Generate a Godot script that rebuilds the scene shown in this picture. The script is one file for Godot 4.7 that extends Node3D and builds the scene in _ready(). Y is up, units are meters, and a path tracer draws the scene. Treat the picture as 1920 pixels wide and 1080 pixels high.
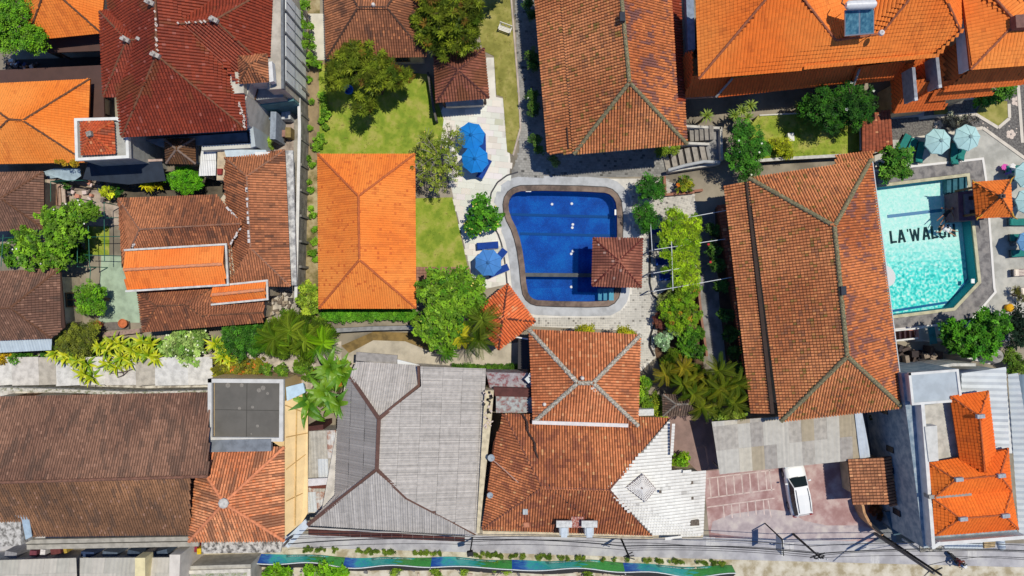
extends Node3D

const H := 62.4      # the drone hovers this high and looks straight down
const F := 1280.0
const K := 1.12      # sunlit level of a level surface of albedo 1
var rng := RandomNumberGenerator.new()
var taken := {}
var base_of := {}
var cache := {}
var noise := FastNoiseLite.new()
var fine := FastNoiseLite.new()

# a spot named by where the plan shows it, at height h above the ground
func P(x: float, y: float, h := 0.0) -> Vector3:
	return Vector3((x - 960.0) * (H - h) / F, h, (y - 540.0) * (H - h) / F)

func S(r: float, g: float, b: float) -> Color:
	var c := Color(r / 255.0, g / 255.0, b / 255.0).srgb_to_linear()
	return Color(c.r / K, c.g / K, c.b / K)

func numbered(called: String) -> String:
	var k: int = taken.get(called, 0)
	taken[called] = k + 1
	return called if k == 0 else "%s_%03d" % [called, k]

func tag(o: Node3D, label: String, category := "", group := "", kind := "") -> Node3D:
	if label: o.set_meta("label", label)
	if category: o.set_meta("category", category)
	if group: o.set_meta("group", group)
	if kind: o.set_meta("kind", kind)
	return o

func thing(called: String, label: String, category: String, at := Vector3.ZERO, group := "") -> Node3D:
	var o := Node3D.new()
	o.name = numbered(called)
	add_child(o)
	o.position = at
	base_of[o] = at
	tag(o, label, category, group)
	return o

func copy_of(src: Node3D, label: String, at: Vector3, turn: float, size := 1.0) -> Node3D:
	var o: Node3D = src.duplicate()
	var root_name := String(src.name)
	if root_name.length() > 4 and root_name.substr(root_name.length() - 4, 1) == "_" and root_name.substr(root_name.length() - 3).is_valid_int():
		root_name = root_name.substr(0, root_name.length() - 4)
	o.name = numbered(root_name)
	add_child(o)
	o.position = at
	o.rotation.y = turn
	o.scale = Vector3.ONE * size
	o.set_meta("label", label)
	return o

# collects triangles (given counter-clockwise seen from outside) for one mesh
class G:
	var v := PackedVector3Array()
	var n := PackedVector3Array()
	var uv := PackedVector2Array()
	var cs := PackedColorArray()
	var col := Color.WHITE
	func tri(a: Vector3, b: Vector3, c: Vector3) -> void:
		var nn := (b - a).cross(c - a)
		if nn.length_squared() < 1e-14: return
		nn = nn.normalized()
		v.append(a); v.append(c); v.append(b)
		n.append(nn); n.append(nn); n.append(nn)
		cs.append(col); cs.append(col); cs.append(col)
	func trin(a: Vector3, b: Vector3, c: Vector3, na: Vector3, nb: Vector3, nc: Vector3) -> void:
		v.append(a); v.append(c); v.append(b)
		n.append(na); n.append(nc); n.append(nb)
		cs.append(col); cs.append(col); cs.append(col)
	func quad(a: Vector3, b: Vector3, c: Vector3, d: Vector3) -> void:
		tri(a, b, c); tri(a, c, d)
	func box(c: Vector3, s: Vector3, turn := 0.0, bs := Basis()) -> void:
		var b := bs if turn == 0.0 else Basis(Vector3.UP, turn)
		var x := b.x * s.x * 0.5
		var y := b.y * s.y * 0.5
		var z := b.z * s.z * 0.5
		quad(c + y - x + z, c + y + x + z, c + y + x - z, c + y - x - z)
		quad(c - y - x - z, c - y + x - z, c - y + x + z, c - y - x + z)
		quad(c + z - x - y, c + z + x - y, c + z + x + y, c + z - x + y)
		quad(c - z + x - y, c - z - x - y, c - z - x + y, c - z + x + y)
		quad(c + x + z - y, c + x - z - y, c + x - z + y, c + x + z + y)
		quad(c - x - z - y, c - x + z - y, c - x + z + y, c - x - z + y)
	# a bar of width w and height h whose top runs from a to b
	func bar(a: Vector3, b: Vector3, w: float, h: float) -> void:
		var z := (b - a)
		var l := z.length()
		if l < 0.001: return
		z /= l
		var x := Vector3.UP.cross(z)
		x = Vector3.RIGHT if x.length() < 0.01 else x.normalized()
		var y := z.cross(x)
		box((a + b) * 0.5 - y * h * 0.5, Vector3(w, h, l), 0.0, Basis(x, y, z))
	func tube(p: Array, r: Array, sides := 6, caps := true) -> void:
		var rings := []
		var keep := Vector3.ZERO
		for i in p.size():
			var d: Vector3 = (p[min(i + 1, p.size() - 1)] - p[max(i - 1, 0)]).normalized()
			var x := keep - d * keep.dot(d) if i else d.cross(Vector3.UP if absf(d.y) < 0.9 else Vector3.RIGHT)
			if x.length() < 0.001: x = d.cross(Vector3.RIGHT)
			x = x.normalized()
			keep = x
			var y := d.cross(x)
			var ring := []
			for k in sides:
				var a := TAU * k / sides
				ring.append(x * cos(a) + y * sin(a))
			rings.append(ring)
		for i in p.size() - 1:
			for k in sides:
				var k2 := (k + 1) % sides
				var a0: Vector3 = p[i] + rings[i][k] * r[i]
				var a1: Vector3 = p[i] + rings[i][k2] * r[i]
				var b0: Vector3 = p[i + 1] + rings[i + 1][k] * r[i + 1]
				var b1: Vector3 = p[i + 1] + rings[i + 1][k2] * r[i + 1]
				trin(a0, a1, b1, rings[i][k], rings[i][k2], rings[i + 1][k2])
				trin(a0, b1, b0, rings[i][k], rings[i + 1][k2], rings[i + 1][k])
		if caps:
			for e in [0, p.size() - 1]:
				for k in sides:
					var q0: Vector3 = p[e] + rings[e][k] * r[e]
					var q1: Vector3 = p[e] + rings[e][(k + 1) % sides] * r[e]
					if e == 0: tri(p[e], q1, q0)
					else: tri(p[e], q0, q1)
	func lathe(c: Vector3, prof: Array, sides := 16) -> void:
		for i in prof.size() - 1:
			var a: Vector2 = prof[i]
			var b: Vector2 = prof[i + 1]
			for k in sides:
				var t0 := TAU * k / sides
				var t1 := TAU * (k + 1) / sides
				var d0 := Vector3(cos(t0), 0, sin(t0))
				var d1 := Vector3(cos(t1), 0, sin(t1))
				var p0 := c + d0 * a.x + Vector3.UP * a.y
				var p1 := c + d1 * a.x + Vector3.UP * a.y
				var q0 := c + d0 * b.x + Vector3.UP * b.y
				var q1 := c + d1 * b.x + Vector3.UP * b.y
				quad(p0, q0, q1, p1)
	# a level polygon (x, z) between two heights
	func prism(poly: PackedVector2Array, y0: float, y1: float, sides := true) -> void:
		var idx := Geometry2D.triangulate_polygon(poly)
		var i := 0
		while i < idx.size():
			var a := poly[idx[i]]
			var b := poly[idx[i + 1]]
			var c := poly[idx[i + 2]]
			var va := Vector3(a.x, y1, a.y)
			var vb := Vector3(b.x, y1, b.y)
			var vc := Vector3(c.x, y1, c.y)
			if (vb - va).cross(vc - va).y < 0.0: tri(va, vc, vb)
			else: tri(va, vb, vc)
			i += 3
		if sides:
			var cw := Geometry2D.is_polygon_clockwise(poly)
			for k in poly.size():
				var a := poly[k]
				var b := poly[(k + 1) % poly.size()]
				if cw: quad(Vector3(a.x, y0, a.y), Vector3(a.x, y1, a.y), Vector3(b.x, y1, b.y), Vector3(b.x, y0, b.y))
				else: quad(Vector3(b.x, y0, b.y), Vector3(b.x, y1, b.y), Vector3(a.x, y1, a.y), Vector3(a.x, y0, a.y))
	# a sloping polygon with a thickness
	func slab(p: Array, t: float) -> void:
		var flat := PackedVector2Array()
		for q in p: flat.append(Vector2(q.x, q.z))
		var idx := Geometry2D.triangulate_polygon(flat)
		var i := 0
		while i < idx.size():
			var va: Vector3 = p[idx[i]]
			var vb: Vector3 = p[idx[i + 1]]
			var vc: Vector3 = p[idx[i + 2]]
			if (vb - va).cross(vc - va).y < 0.0:
				var keep := vb
				vb = vc
				vc = keep
			tri(va, vb, vc)
			var d := Vector3.UP * t
			tri(va - d, vc - d, vb - d)
			i += 3
		var cw := Geometry2D.is_polygon_clockwise(flat)
		for k in p.size():
			var a: Vector3 = p[k]
			var b: Vector3 = p[(k + 1) % p.size()]
			var d := Vector3.UP * t
			if cw: quad(a - d, a, b, b - d)
			else: quad(b - d, b, a, a - d)
	func mesh() -> ArrayMesh:
		var m := ArrayMesh.new()
		if v.size() == 0: return m
		var arr := []
		arr.resize(Mesh.ARRAY_MAX)
		arr[Mesh.ARRAY_VERTEX] = v
		arr[Mesh.ARRAY_NORMAL] = n
		if col != Color.WHITE: arr[Mesh.ARRAY_COLOR] = cs
		if uv.size() == v.size(): arr[Mesh.ARRAY_TEX_UV] = uv
		m.add_surface_from_arrays(Mesh.PRIMITIVE_TRIANGLES, arr)
		return m

func put(g: G, called: String, m: Material, parent: Node3D = self) -> MeshInstance3D:
	return put_mesh(g.mesh(), called, m, parent)

func put_mesh(me: Mesh, called: String, m: Material, parent: Node3D = self, xf := Transform3D()) -> MeshInstance3D:
	var o := MeshInstance3D.new()
	o.mesh = me
	o.material_override = m
	if parent == self:
		o.name = numbered(called)
		add_child(o)
	else:
		o.name = called
		parent.add_child(o, true)
	var off: Vector3 = base_of.get(parent, Vector3.ZERO)
	o.transform = xf.translated(-off)
	base_of[o] = xf.origin if xf.basis == Basis() else Vector3.ZERO
	return o

func struct(called: String, g: G, m: Material) -> MeshInstance3D:
	var o := put(g, called, m)
	o.set_meta("kind", "structure")
	return o

func scatter(me: Mesh, xfs: Array, cols: Array, called: String, m: Material, parent: Node3D, kind := "stuff") -> void:
	if xfs.is_empty(): return
	var mm := MultiMesh.new()
	mm.transform_format = MultiMesh.TRANSFORM_3D
	mm.use_colors = true
	mm.mesh = me
	mm.instance_count = xfs.size()
	for i in xfs.size():
		mm.set_instance_transform(i, xfs[i])
		mm.set_instance_color(i, cols[i])
	var o := MultiMeshInstance3D.new()
	o.multimesh = mm
	o.material_override = m
	if parent == self:
		o.name = numbered(called)
		add_child(o)
	else:
		o.name = called
		parent.add_child(o, true)
	o.position = -base_of.get(parent, Vector3.ZERO)
	if kind: o.set_meta("kind", kind)

# ---------- materials ----------
func plain(c: Color, rough := 0.8, metal := 0.0) -> StandardMaterial3D:
	var key := "p%s%s%s" % [c, rough, metal]
	if not cache.has(key):
		var m := StandardMaterial3D.new()
		m.albedo_color = c.linear_to_srgb()
		m.roughness = rough
		m.metallic = metal
		cache[key] = m
	return cache[key]

func tinted(rough := 0.8, back := 0.0) -> StandardMaterial3D:
	var key := "t%s%s" % [rough, back]
	if not cache.has(key):
		var m := StandardMaterial3D.new()
		m.vertex_color_use_as_albedo = true
		m.roughness = rough
		if back > 0.0:
			m.backlight_enabled = true
			m.backlight = Color(0.5, 0.6, 0.1) * back
			m.cull_mode = BaseMaterial3D.CULL_DISABLED
		cache[key] = m
	return cache[key]

# a weathered surface: three tones spread by noise that repeats only every `period` metres
func rough_mat(a: Color, b: Color, c: Color, period := 12.0, rough := 0.85, freq := 0.012, bump := 0.0, sd := 3) -> StandardMaterial3D:
	var key := "n%s%s%s%s%s%s" % [a, b, c, period, freq, sd]
	if not cache.has(key):
		var nz := FastNoiseLite.new()
		nz.seed = sd
		nz.noise_type = FastNoiseLite.TYPE_SIMPLEX
		nz.frequency = freq
		nz.fractal_octaves = 6
		nz.fractal_gain = 0.62
		var gr := Gradient.new()
		gr.set_color(0, a.linear_to_srgb())
		gr.set_color(1, c.linear_to_srgb())
		gr.set_offset(0, 0.22)
		gr.set_offset(1, 0.8)
		gr.add_point(0.5, b.linear_to_srgb())
		var t := NoiseTexture2D.new()
		t.width = 384
		t.height = 384
		t.seamless = true
		t.noise = nz
		t.color_ramp = gr
		var m := StandardMaterial3D.new()
		m.albedo_texture = t
		m.roughness = rough
		m.uv1_triplanar = true
		m.uv1_world_triplanar = true
		m.uv1_scale = Vector3.ONE / (period * 1.7)
		cache[key] = m
	return cache[key]

# one tone, worn lighter and darker in patches: a few grey textures serve all colours
func worn(c: Color, spread := 0.25, period := 12.0, rough := 0.85, _freq := 0.012, sd := 3) -> StandardMaterial3D:
	var key := "w%s%s%s%s%s" % [c, spread, period, rough, sd]
	if cache.has(key): return cache[key]
	var q := 0.1 if spread < 0.13 else (0.2 if spread < 0.27 else 0.36)
	var tk := "grey%s" % q
	if not cache.has(tk):
		var top := 1.0 + 0.7 * q
		cache[tk] = rough_mat(Color.WHITE * ((1.0 - q) / top), Color.WHITE * (1.0 / top), Color.WHITE, 1.0, 0.9, 0.014, 0.0, 3).albedo_texture
	var m := StandardMaterial3D.new()
	m.albedo_texture = cache[tk]
	var l := c * (1.0 + 0.7 * q)
	m.albedo_color = Color(minf(l.r, 0.92), minf(l.g, 0.92), minf(l.b, 0.92)).linear_to_srgb()
	m.roughness = rough
	m.uv1_triplanar = true
	m.uv1_world_triplanar = true
	m.uv1_scale = Vector3.ONE / (period * 2.2)
	m.uv1_offset = Vector3(0.13, 0.29, 0.41) * sd
	cache[key] = m
	return m

# ---------- plan helpers ----------
func ring(px: Array, h := 0.0) -> PackedVector2Array:
	var out := PackedVector2Array()
	for q in px:
		var w := P(q[0], q[1], h)
		out.append(Vector2(w.x, w.z))
	return out

func smooth_ring(poly: PackedVector2Array, times := 2) -> PackedVector2Array:
	for t in times:
		var out := PackedVector2Array()
		for i in poly.size():
			var a := poly[i]
			var b := poly[(i + 1) % poly.size()]
			out.append(a.lerp(b, 0.25))
			out.append(a.lerp(b, 0.75))
		poly = out
	return poly

func grown(poly: PackedVector2Array, d: float) -> PackedVector2Array:
	var r := Geometry2D.offset_polygon(poly, d, Geometry2D.JOIN_MITER)
	if r.is_empty(): return poly
	var best := r[0]
	for q in r:
		if q.size() > best.size(): best = q
	return best

# pieces of a polygon that are left when the holes are cut out; cut along the hole middles so that no piece has a hole
func without(poly: PackedVector2Array, holes: Array) -> Array:
	var cuts := [-400.0]
	for hl in holes:
		var c := 0.0
		for q in hl: c += q.x
		cuts.append(c / hl.size())
	cuts.append(400.0)
	cuts.sort()
	var out := []
	for i in cuts.size() - 1:
		var strip := PackedVector2Array([Vector2(cuts[i], -400), Vector2(cuts[i + 1], -400), Vector2(cuts[i + 1], 400), Vector2(cuts[i], 400)])
		var parts: Array = Geometry2D.intersect_polygons(poly, strip)
		for hl in holes:
			var next := []
			for q in parts:
				for r in Geometry2D.clip_polygons(q, hl): next.append(r)
			parts = next
		out.append_array(parts)
	return out

func patch(called: String, px: Array, y: float, m: Material, holes := [], round_it := 0) -> MeshInstance3D:
	var g := G.new()
	var poly := ring(px)
	if round_it: poly = smooth_ring(poly, round_it)
	if holes.is_empty():
		g.prism(poly, y - 0.06, y)
	else:
		for q in without(poly, holes): g.prism(q, y - 0.06, y)
	return struct(called, g, m)

func seen_px(w: Vector3) -> bool:
	var s := F / (H - w.y)
	return absf(w.x * s) < 1030.0 and absf(w.z * s) < 610.0

# ---------- roofs ----------
func tile_mesh(fill: float, lip: float) -> ArrayMesh:
	var key := "tile%s%s" % [fill, lip]
	if not cache.has(key):
		var g := G.new()
		var xs := [-0.5, -0.27, 0.0, 0.27, 0.5]
		var ys := [0.0, 0.75, 1.0, 0.75, 0.0]
		for i in 4:
			var x0: float = xs[i] * fill
			var x1: float = xs[i + 1] * fill
			var y0: float = ys[i] * lip
			var y1: float = ys[i + 1] * lip
			# z from -0.5 (upper end) to 0.5 (lower end, lifted); unit width and length
			g.quad(Vector3(x0, y0 + lip * 0.7, 0.5), Vector3(x1, y1 + lip * 0.7, 0.5), Vector3(x1, y1, -0.55), Vector3(x0, y0, -0.55))
			g.quad(Vector3(x0, 0, 0.5), Vector3(x1, 0, 0.5), Vector3(x1, y1 + lip * 0.7, 0.5), Vector3(x0, y0 + lip * 0.7, 0.5))
		cache[key] = g.mesh()
	return cache[key]

func tile_colour(st: Dictionary, w: Vector3, u: float, v: float) -> Color:
	var t := clampf(0.5 + noise.get_noise_3d(w.x * st.get("f", 6.0), 3.0, w.z * st.get("f", 6.0)) * 1.3, 0.0, 1.0)
	var c: Color = st.a.lerp(st.b, t)
	var j: float = st.get("jit", 0.18)
	c = c * (1.0 + j * (rng.randf() * 2.0 - 1.0))
	if st.has("odd") and rng.randf() < st.get("oddp", 0.06): c = c.lerp(st.odd, 0.5 + 0.4 * rng.randf())
	if st.has("dark"):
		var s := fine.get_noise_3d(u * st.get("su", 40.0), 7.0, v * st.get("sv", 10.0)) + 0.5 * noise.get_noise_3d(w.x * 14.0, 1.0, w.z * 14.0)
		c = c.lerp(st.dark, clampf((s - st.get("dthr", 0.12)) * 3.0, 0.0, st.get("damt", 0.7)))
	if st.has("moss"):
		var s2 := fine.get_noise_3d(w.x * 44.0, 20.0, w.z * 44.0) + rng.randf() * 0.25 - 0.1
		c = c.lerp(st.moss, clampf((s2 - st.get("mthr", 0.3)) * 4.0, 0.0, 0.75))
	return c

func tiles(parent: Node3D, pts: Array, st: Dictionary) -> void:
	var a: Vector3 = pts[0]
	var n := Vector3.ZERO
	for i in pts.size(): n += (pts[i] - a).cross(pts[(i + 1) % pts.size()] - a)
	n = n.normalized()
	if n.y < 0.0: n = -n
	var u: Vector3 = (pts[1] - pts[0])
	u = (u - n * u.dot(n)).normalized()
	var v := n.cross(u)
	var mid := Vector3.ZERO
	for q in pts: mid += q / pts.size()
	if (mid - a).dot(v) < 0.0:
		u = -u
		v = -v
	var flat := PackedVector2Array()
	var lo := Vector2(1e9, 1e9)
	var hi := Vector2(-1e9, -1e9)
	for q in pts:
		var f := Vector2((q - a).dot(u), (q - a).dot(v))
		flat.append(f)
		lo = lo.min(f)
		hi = hi.max(f)
	var tw: float = st.get("tw", 0.2)
	var tl: float = st.get("tl", 0.24)
	var room := grown(flat, tw * 0.3)
	var plan := PackedVector2Array()
	for q in pts: plan.append(Vector2(q.x, q.z))
	var tri := Geometry2D.triangulate_polygon(plan)
	var xfs := []
	var cols := []
	var shape := Basis(u * tw, n, -v * tl)
	for r in int(ceil((hi.y - lo.y) / tl)):
		var vc := lo.y + (r + 0.5) * tl
		for c in int(ceil((hi.x - lo.x) / tw)):
			var uc := lo.x + (c + 0.5) * tw
			if not Geometry2D.is_point_in_polygon(Vector2(uc, vc), room): continue
			var w := a + u * uc + v * vc
			if not seen_px(w): continue
			var i := 0
			while pts.size() > 3 and i < tri.size():
				if Geometry2D.point_is_inside_triangle(Vector2(w.x, w.z), plan[tri[i]], plan[tri[i + 1]], plan[tri[i + 2]]):
					var p0: Vector3 = pts[tri[i]]
					var nn: Vector3 = (pts[tri[i + 1]] - p0).cross(pts[tri[i + 2]] - p0)
					if absf(nn.y) > 1e-6: w.y = p0.y - (nn.x * (w.x - p0.x) + nn.z * (w.z - p0.z)) / nn.y
					break
				i += 3
			var b := shape
			if st.get("loose", 0.0) > 0.0: b = Basis(n, rng.randf_range(-1, 1) * st.loose) * b
			xfs.append(Transform3D(b, w + n * (0.012 + rng.randf() * 0.012)))
			cols.append(tile_colour(st, w, uc, vc))
	scatter(tile_mesh(st.get("fill", 0.9), st.get("lip", 0.05)), xfs, cols, "roof_tile", tinted(st.get("rough", 0.85)), parent)

func ridge(parent: Node3D, p: Vector3, q: Vector3, r: float, m: Material, called := "ridge_cap") -> void:
	var g := G.new()
	var l := p.distance_to(q)
	var k := maxi(2, int(l / 0.42))
	var pts := []
	var rad := []
	for i in k:
		for e in [0.02, 0.9]:
			var t: float = (i + e) / k
			pts.append(p.lerp(q, t) + Vector3.UP * 0.03 + Vector3(rng.randf() - 0.5, 0, rng.randf() - 0.5) * 0.02)
			rad.append(r * (1.12 if e < 0.5 else 0.92))
	g.tube(pts, rad, 8)
	put(g, called, m, parent)

var window_mesh: ArrayMesh
var pane_mesh: ArrayMesh

func windows_on(root: Node3D, poly: PackedVector2Array, top: float) -> void:
	if window_mesh == null:
		var g := G.new()
		for s in [-1, 1]:
			g.box(Vector3(0.6 * s, 0, 0), Vector3(0.1, 1.4, 0.12))
			g.box(Vector3(0, 0.65 * s, 0), Vector3(1.1, 0.1, 0.12))
		g.box(Vector3(0, 0, 0), Vector3(0.05, 1.2, 0.08))
		window_mesh = g.mesh()
		var g2 := G.new()
		g2.box(Vector3(0, 0, 0), Vector3(1.1, 1.2, 0.03))
		pane_mesh = g2.mesh()
	var fm := plain(Color(0.12, 0.06, 0.03), 0.6)
	var pm := plain(Color(0.03, 0.045, 0.055), 0.08)
	var cw := Geometry2D.is_polygon_clockwise(poly)
	for i in poly.size():
		var a := poly[i]
		var b := poly[(i + 1) % poly.size()]
		var l := a.distance_to(b)
		if l < 3.2: continue
		var d := (b - a) / l
		var out := Vector2(d.y, -d.x) if not cw else Vector2(-d.y, d.x)
		var k := mini(4, int(l / 3.6))
		for s in k:
			var y := 1.6
			while y < top - 0.9:
				var c := a.lerp(b, (s + 0.5) / k) + out * 0.03
				var bs := Basis(Vector3.UP, atan2(out.x, out.y))
				var w := put_mesh(window_mesh, "window", fm, root, Transform3D(bs, Vector3(c.x, y, c.y)))
				base_of[w] = Vector3.ZERO
				put_mesh(pane_mesh, "pane", pm, w)
				y += 3.1

# a house: v corners [x, y, height], f roof faces (first two corners along the eave), r ridges and hips, e eave outline for the walls
func house(d: Dictionary) -> Node3D:
	var vs := []
	for q in d.v: vs.append(P(q[0], q[1], q[2]))
	var mid := Vector3.ZERO
	for i in d.e: mid += vs[i] / d.e.size()
	mid.y = 0.0
	var root := thing(d.n, d.l, d.get("c", "house"), mid, d.get("g", ""))
	var st: Dictionary = d.st
	var under := worn(Color(st.a.r * 0.3, st.a.g * 0.26, st.a.b * 0.26), 0.2)
	for f in d.f:
		var pts := []
		for i in f: pts.append(vs[i])
		var g := G.new()
		g.slab(pts, 0.14)
		var o := put(g, "roof", under, root)
		tiles(o, pts, st)
	for e in d.get("r", []):
		ridge(root, vs[e[0]], vs[e[1]], d.get("rr", 0.11), d.rm)
	if d.has("w"):
		var poly := PackedVector2Array()
		var low := 1e9
		for i in d.e:
			poly.append(Vector2(vs[i].x, vs[i].z))
			low = minf(low, vs[i].y)
		poly = grown(poly, -d.get("in", 0.7))
		var g := G.new()
		g.prism(poly, 0.0, low - 0.05)
		put(g, "wall", d.w, root)
		if d.get("win", true): windows_on(root, poly, low)
	return root

# posts under an open roof
func posts(root: Node3D, spots: Array, h: float, w: float, m: Material) -> void:
	for s in spots:
		var g := G.new()
		var a := P(s[0], s[1], h)
		g.box(Vector3(a.x, h * 0.5, a.z), Vector3(w, h, w))
		put(g, "post", m, root)

# corrugated sheets laid over a sloping polygon; the waves run from the eave (first two corners) up the slope
func sheets(parent: Node3D, pts: Array, sw: float, sl: float, wave: float, amp: float, mats: Array, called := "sheet", streak := 0.14) -> void:
	var a: Vector3 = pts[0]
	var n := Vector3.ZERO
	for i in pts.size(): n += (pts[i] - a).cross(pts[(i + 1) % pts.size()] - a)
	n = n.normalized()
	if n.y < 0.0: n = -n
	var u: Vector3 = pts[1] - pts[0]
	u = (u - n * u.dot(n)).normalized()
	var v := n.cross(u)
	var flat := PackedVector2Array()
	var lo := Vector2(1e9, 1e9)
	var hi := Vector2(-1e9, -1e9)
	for q in pts:
		var f := Vector2((q - a).dot(u), (q - a).dot(v))
		flat.append(f)
		lo = lo.min(f)
		hi = hi.max(f)
	var tones := []
	for i in 512: tones.append(rng.randf())
	var nr := int(ceil((hi.y - lo.y) / sl))
	var nc := int(ceil((hi.x - lo.x) / sw))
	for r in nr:
		for c in nc:
			var g := G.new()
			var k := maxi(2, int(round(sw / wave * 2.0)))
			var lift := rng.randf() * 0.015 + (0.0 if (r + c) % 2 else 0.012)
			for i in k:
				var u0 := lo.x + c * sw + sw * i / k
				var u1 := u0 + sw / k
				var v0 := lo.y + r * sl
				var tone: float = 1.0 - streak * (0.6 * tones[(c * k + i) % 512] + 0.4 * rng.randf())
				g.col = Color(tone, tone, tone * 0.995)
				var strip := PackedVector2Array([Vector2(u0, v0), Vector2(u1, v0), Vector2(u1, v0 + sl - 0.01), Vector2(u0, v0 + sl - 0.01)])
				for q in Geometry2D.intersect_polygons(strip, flat):
					var w := []
					for p in q:
						var t: float = (p.x - u0) / (u1 - u0)
						var y: float = (t if i % 2 == 0 else 1.0 - t) * amp + lift + 0.02 * (1.0 - (p.y - v0) / sl)
						w.append(a + u * p.x + v * p.y + n * y)
					for e in range(1, w.size() - 1):
						if (w[e] - w[0]).cross(w[e + 1] - w[0]).dot(n) > 0.0: g.tri(w[0], w[e], w[e + 1])
						else: g.tri(w[0], w[e + 1], w[e])
			if g.v.size() >= 12: put(g, called, streaky(mats[rng.randi() % mats.size()]), parent)

func streaky(m: StandardMaterial3D) -> StandardMaterial3D:
	if not cache.has(m):
		var d: StandardMaterial3D = m.duplicate()
		d.vertex_color_use_as_albedo = true
		cache[m] = d
	return cache[m]

# small level pavers over a polygon, joints open between them
func pavers(parent: Node3D, poly: PackedVector2Array, y: float, sx: float, sz: float, turn: float, gap: float, cols: Array, jit: float, holes := [], stagger := 0.0, single := false) -> void:
	var g := G.new()
	g.box(Vector3(0, -0.02, 0), Vector3(1, 0.06, 1))
	var me := g.mesh()
	var lo := Vector2(1e9, 1e9)
	var hi := Vector2(-1e9, -1e9)
	for p in poly:
		var q := p.rotated(-turn)
		lo = lo.min(q)
		hi = hi.max(q)
	var xfs := []
	var cc := []
	var b := Basis(Vector3.UP, -turn) * Basis(Vector3(sx - gap, 0, 0), Vector3.UP, Vector3(0, 0, sz - gap))
	for r in int((hi.y - lo.y) / sz) + 1:
		for c in int((hi.x - lo.x) / sx) + 2:
			var q := Vector2(lo.x + (c + 0.5 - (stagger if r % 2 else 0.0)) * sx, lo.y + (r + 0.5) * sz).rotated(turn)
			if not Geometry2D.is_point_in_polygon(q, poly): continue
			var inside := false
			for hl in holes:
				if Geometry2D.is_point_in_polygon(q, hl): inside = true
			var w := Vector3(q.x, y + rng.randf() * 0.006, q.y)
			if inside or not seen_px(w): continue
			xfs.append(Transform3D(b, w))
			var t := clampf(0.5 + noise.get_noise_3d(q.x * 9.0, 50.0, q.y * 9.0) * 1.2, 0, 1)
			var col: Color = cols[0].lerp(cols[1], t) * (1.0 + jit * (rng.randf() * 2.0 - 1.0))
			if cols.size() > 2 and rng.randf() < 0.04 + 0.25 * maxf(0.0, fine.get_noise_3d(q.x * 6.0, 80.0, q.y * 6.0)): col = cols[2].lerp(col, rng.randf() * 0.6)
			cc.append(col)
	if single and xfs.size() <= 300:
		for i in xfs.size():
			var q: Color = cc[i]
			put_mesh(me, "paver", plain(Color(snappedf(q.r, 0.06), snappedf(q.g, 0.06), snappedf(q.b, 0.06)), 0.75), parent, xfs[i])
	else: scatter(me, xfs, cc, "paver", tinted(0.85), parent)

# ---------- plants ----------
func leaf(g: G, at: Vector3, dir: Vector3, l: float, w: float, droop: float) -> void:
	var side := dir.cross(Vector3.UP)
	side = Vector3.RIGHT if side.length() < 0.05 else side.normalized()
	var up := side.cross(dir).normalized()
	var m := at + dir * l * 0.5 + up * w * 0.12
	var tip := at + dir * l - Vector3.UP * droop * l
	g.tri(at, m + side * w * 0.5 + up * w * 0.2, tip)
	g.tri(at, tip, m - side * w * 0.5 + up * w * 0.2)

func tuft(kind: String) -> ArrayMesh:
	if cache.has("tuft" + kind): return cache["tuft" + kind]
	var g := G.new()
	var r := RandomNumberGenerator.new()
	r.seed = 11
	match kind:
		"broad":
			for i in 11:
				var d := Vector3(cos(i * 2.4), r.randf_range(-0.25, 0.8), sin(i * 2.4)).normalized()
				leaf(g, d * r.randf() * 0.12, d, r.randf_range(0.2, 0.36), r.randf_range(0.12, 0.19), 0.15)
		"fine":
			for i in 14:
				var d := Vector3(cos(i * 2.4), r.randf_range(-0.3, 0.9), sin(i * 2.4)).normalized()
				leaf(g, d * r.randf() * 0.16, d, r.randf_range(0.12, 0.2), r.randf_range(0.07, 0.1), 0.1)
		"star":
			for i in 12:
				var d := Vector3(cos(i * 2.4), r.randf_range(0.0, 0.7), sin(i * 2.4)).normalized()
				leaf(g, d * 0.03, d, r.randf_range(0.38, 0.55), 0.1, 0.25)
		"strap":
			for i in 8:
				var d := Vector3(cos(i * 2.4), r.randf_range(0.15, 0.7), sin(i * 2.4)).normalized()
				leaf(g, d * 0.03, d, r.randf_range(0.7, 1.2), 0.2, 0.35)
		"grass":
			for i in 9:
				var d := Vector3(cos(i * 2.4) * 0.6, 1.0, sin(i * 2.4) * 0.6).normalized()
				leaf(g, Vector3(cos(i * 5.1), 0, sin(i * 5.1)) * 0.07, d, r.randf_range(0.04, 0.08), 0.02, 0.2)
		"petal":
			for i in 5:
				var d := Vector3(cos(i * TAU / 5), 0.35, sin(i * TAU / 5)).normalized()
				leaf(g, Vector3.ZERO, d, 0.09, 0.08, 0.0)
	cache["tuft" + kind] = g.mesh()
	return cache["tuft" + kind]

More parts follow.
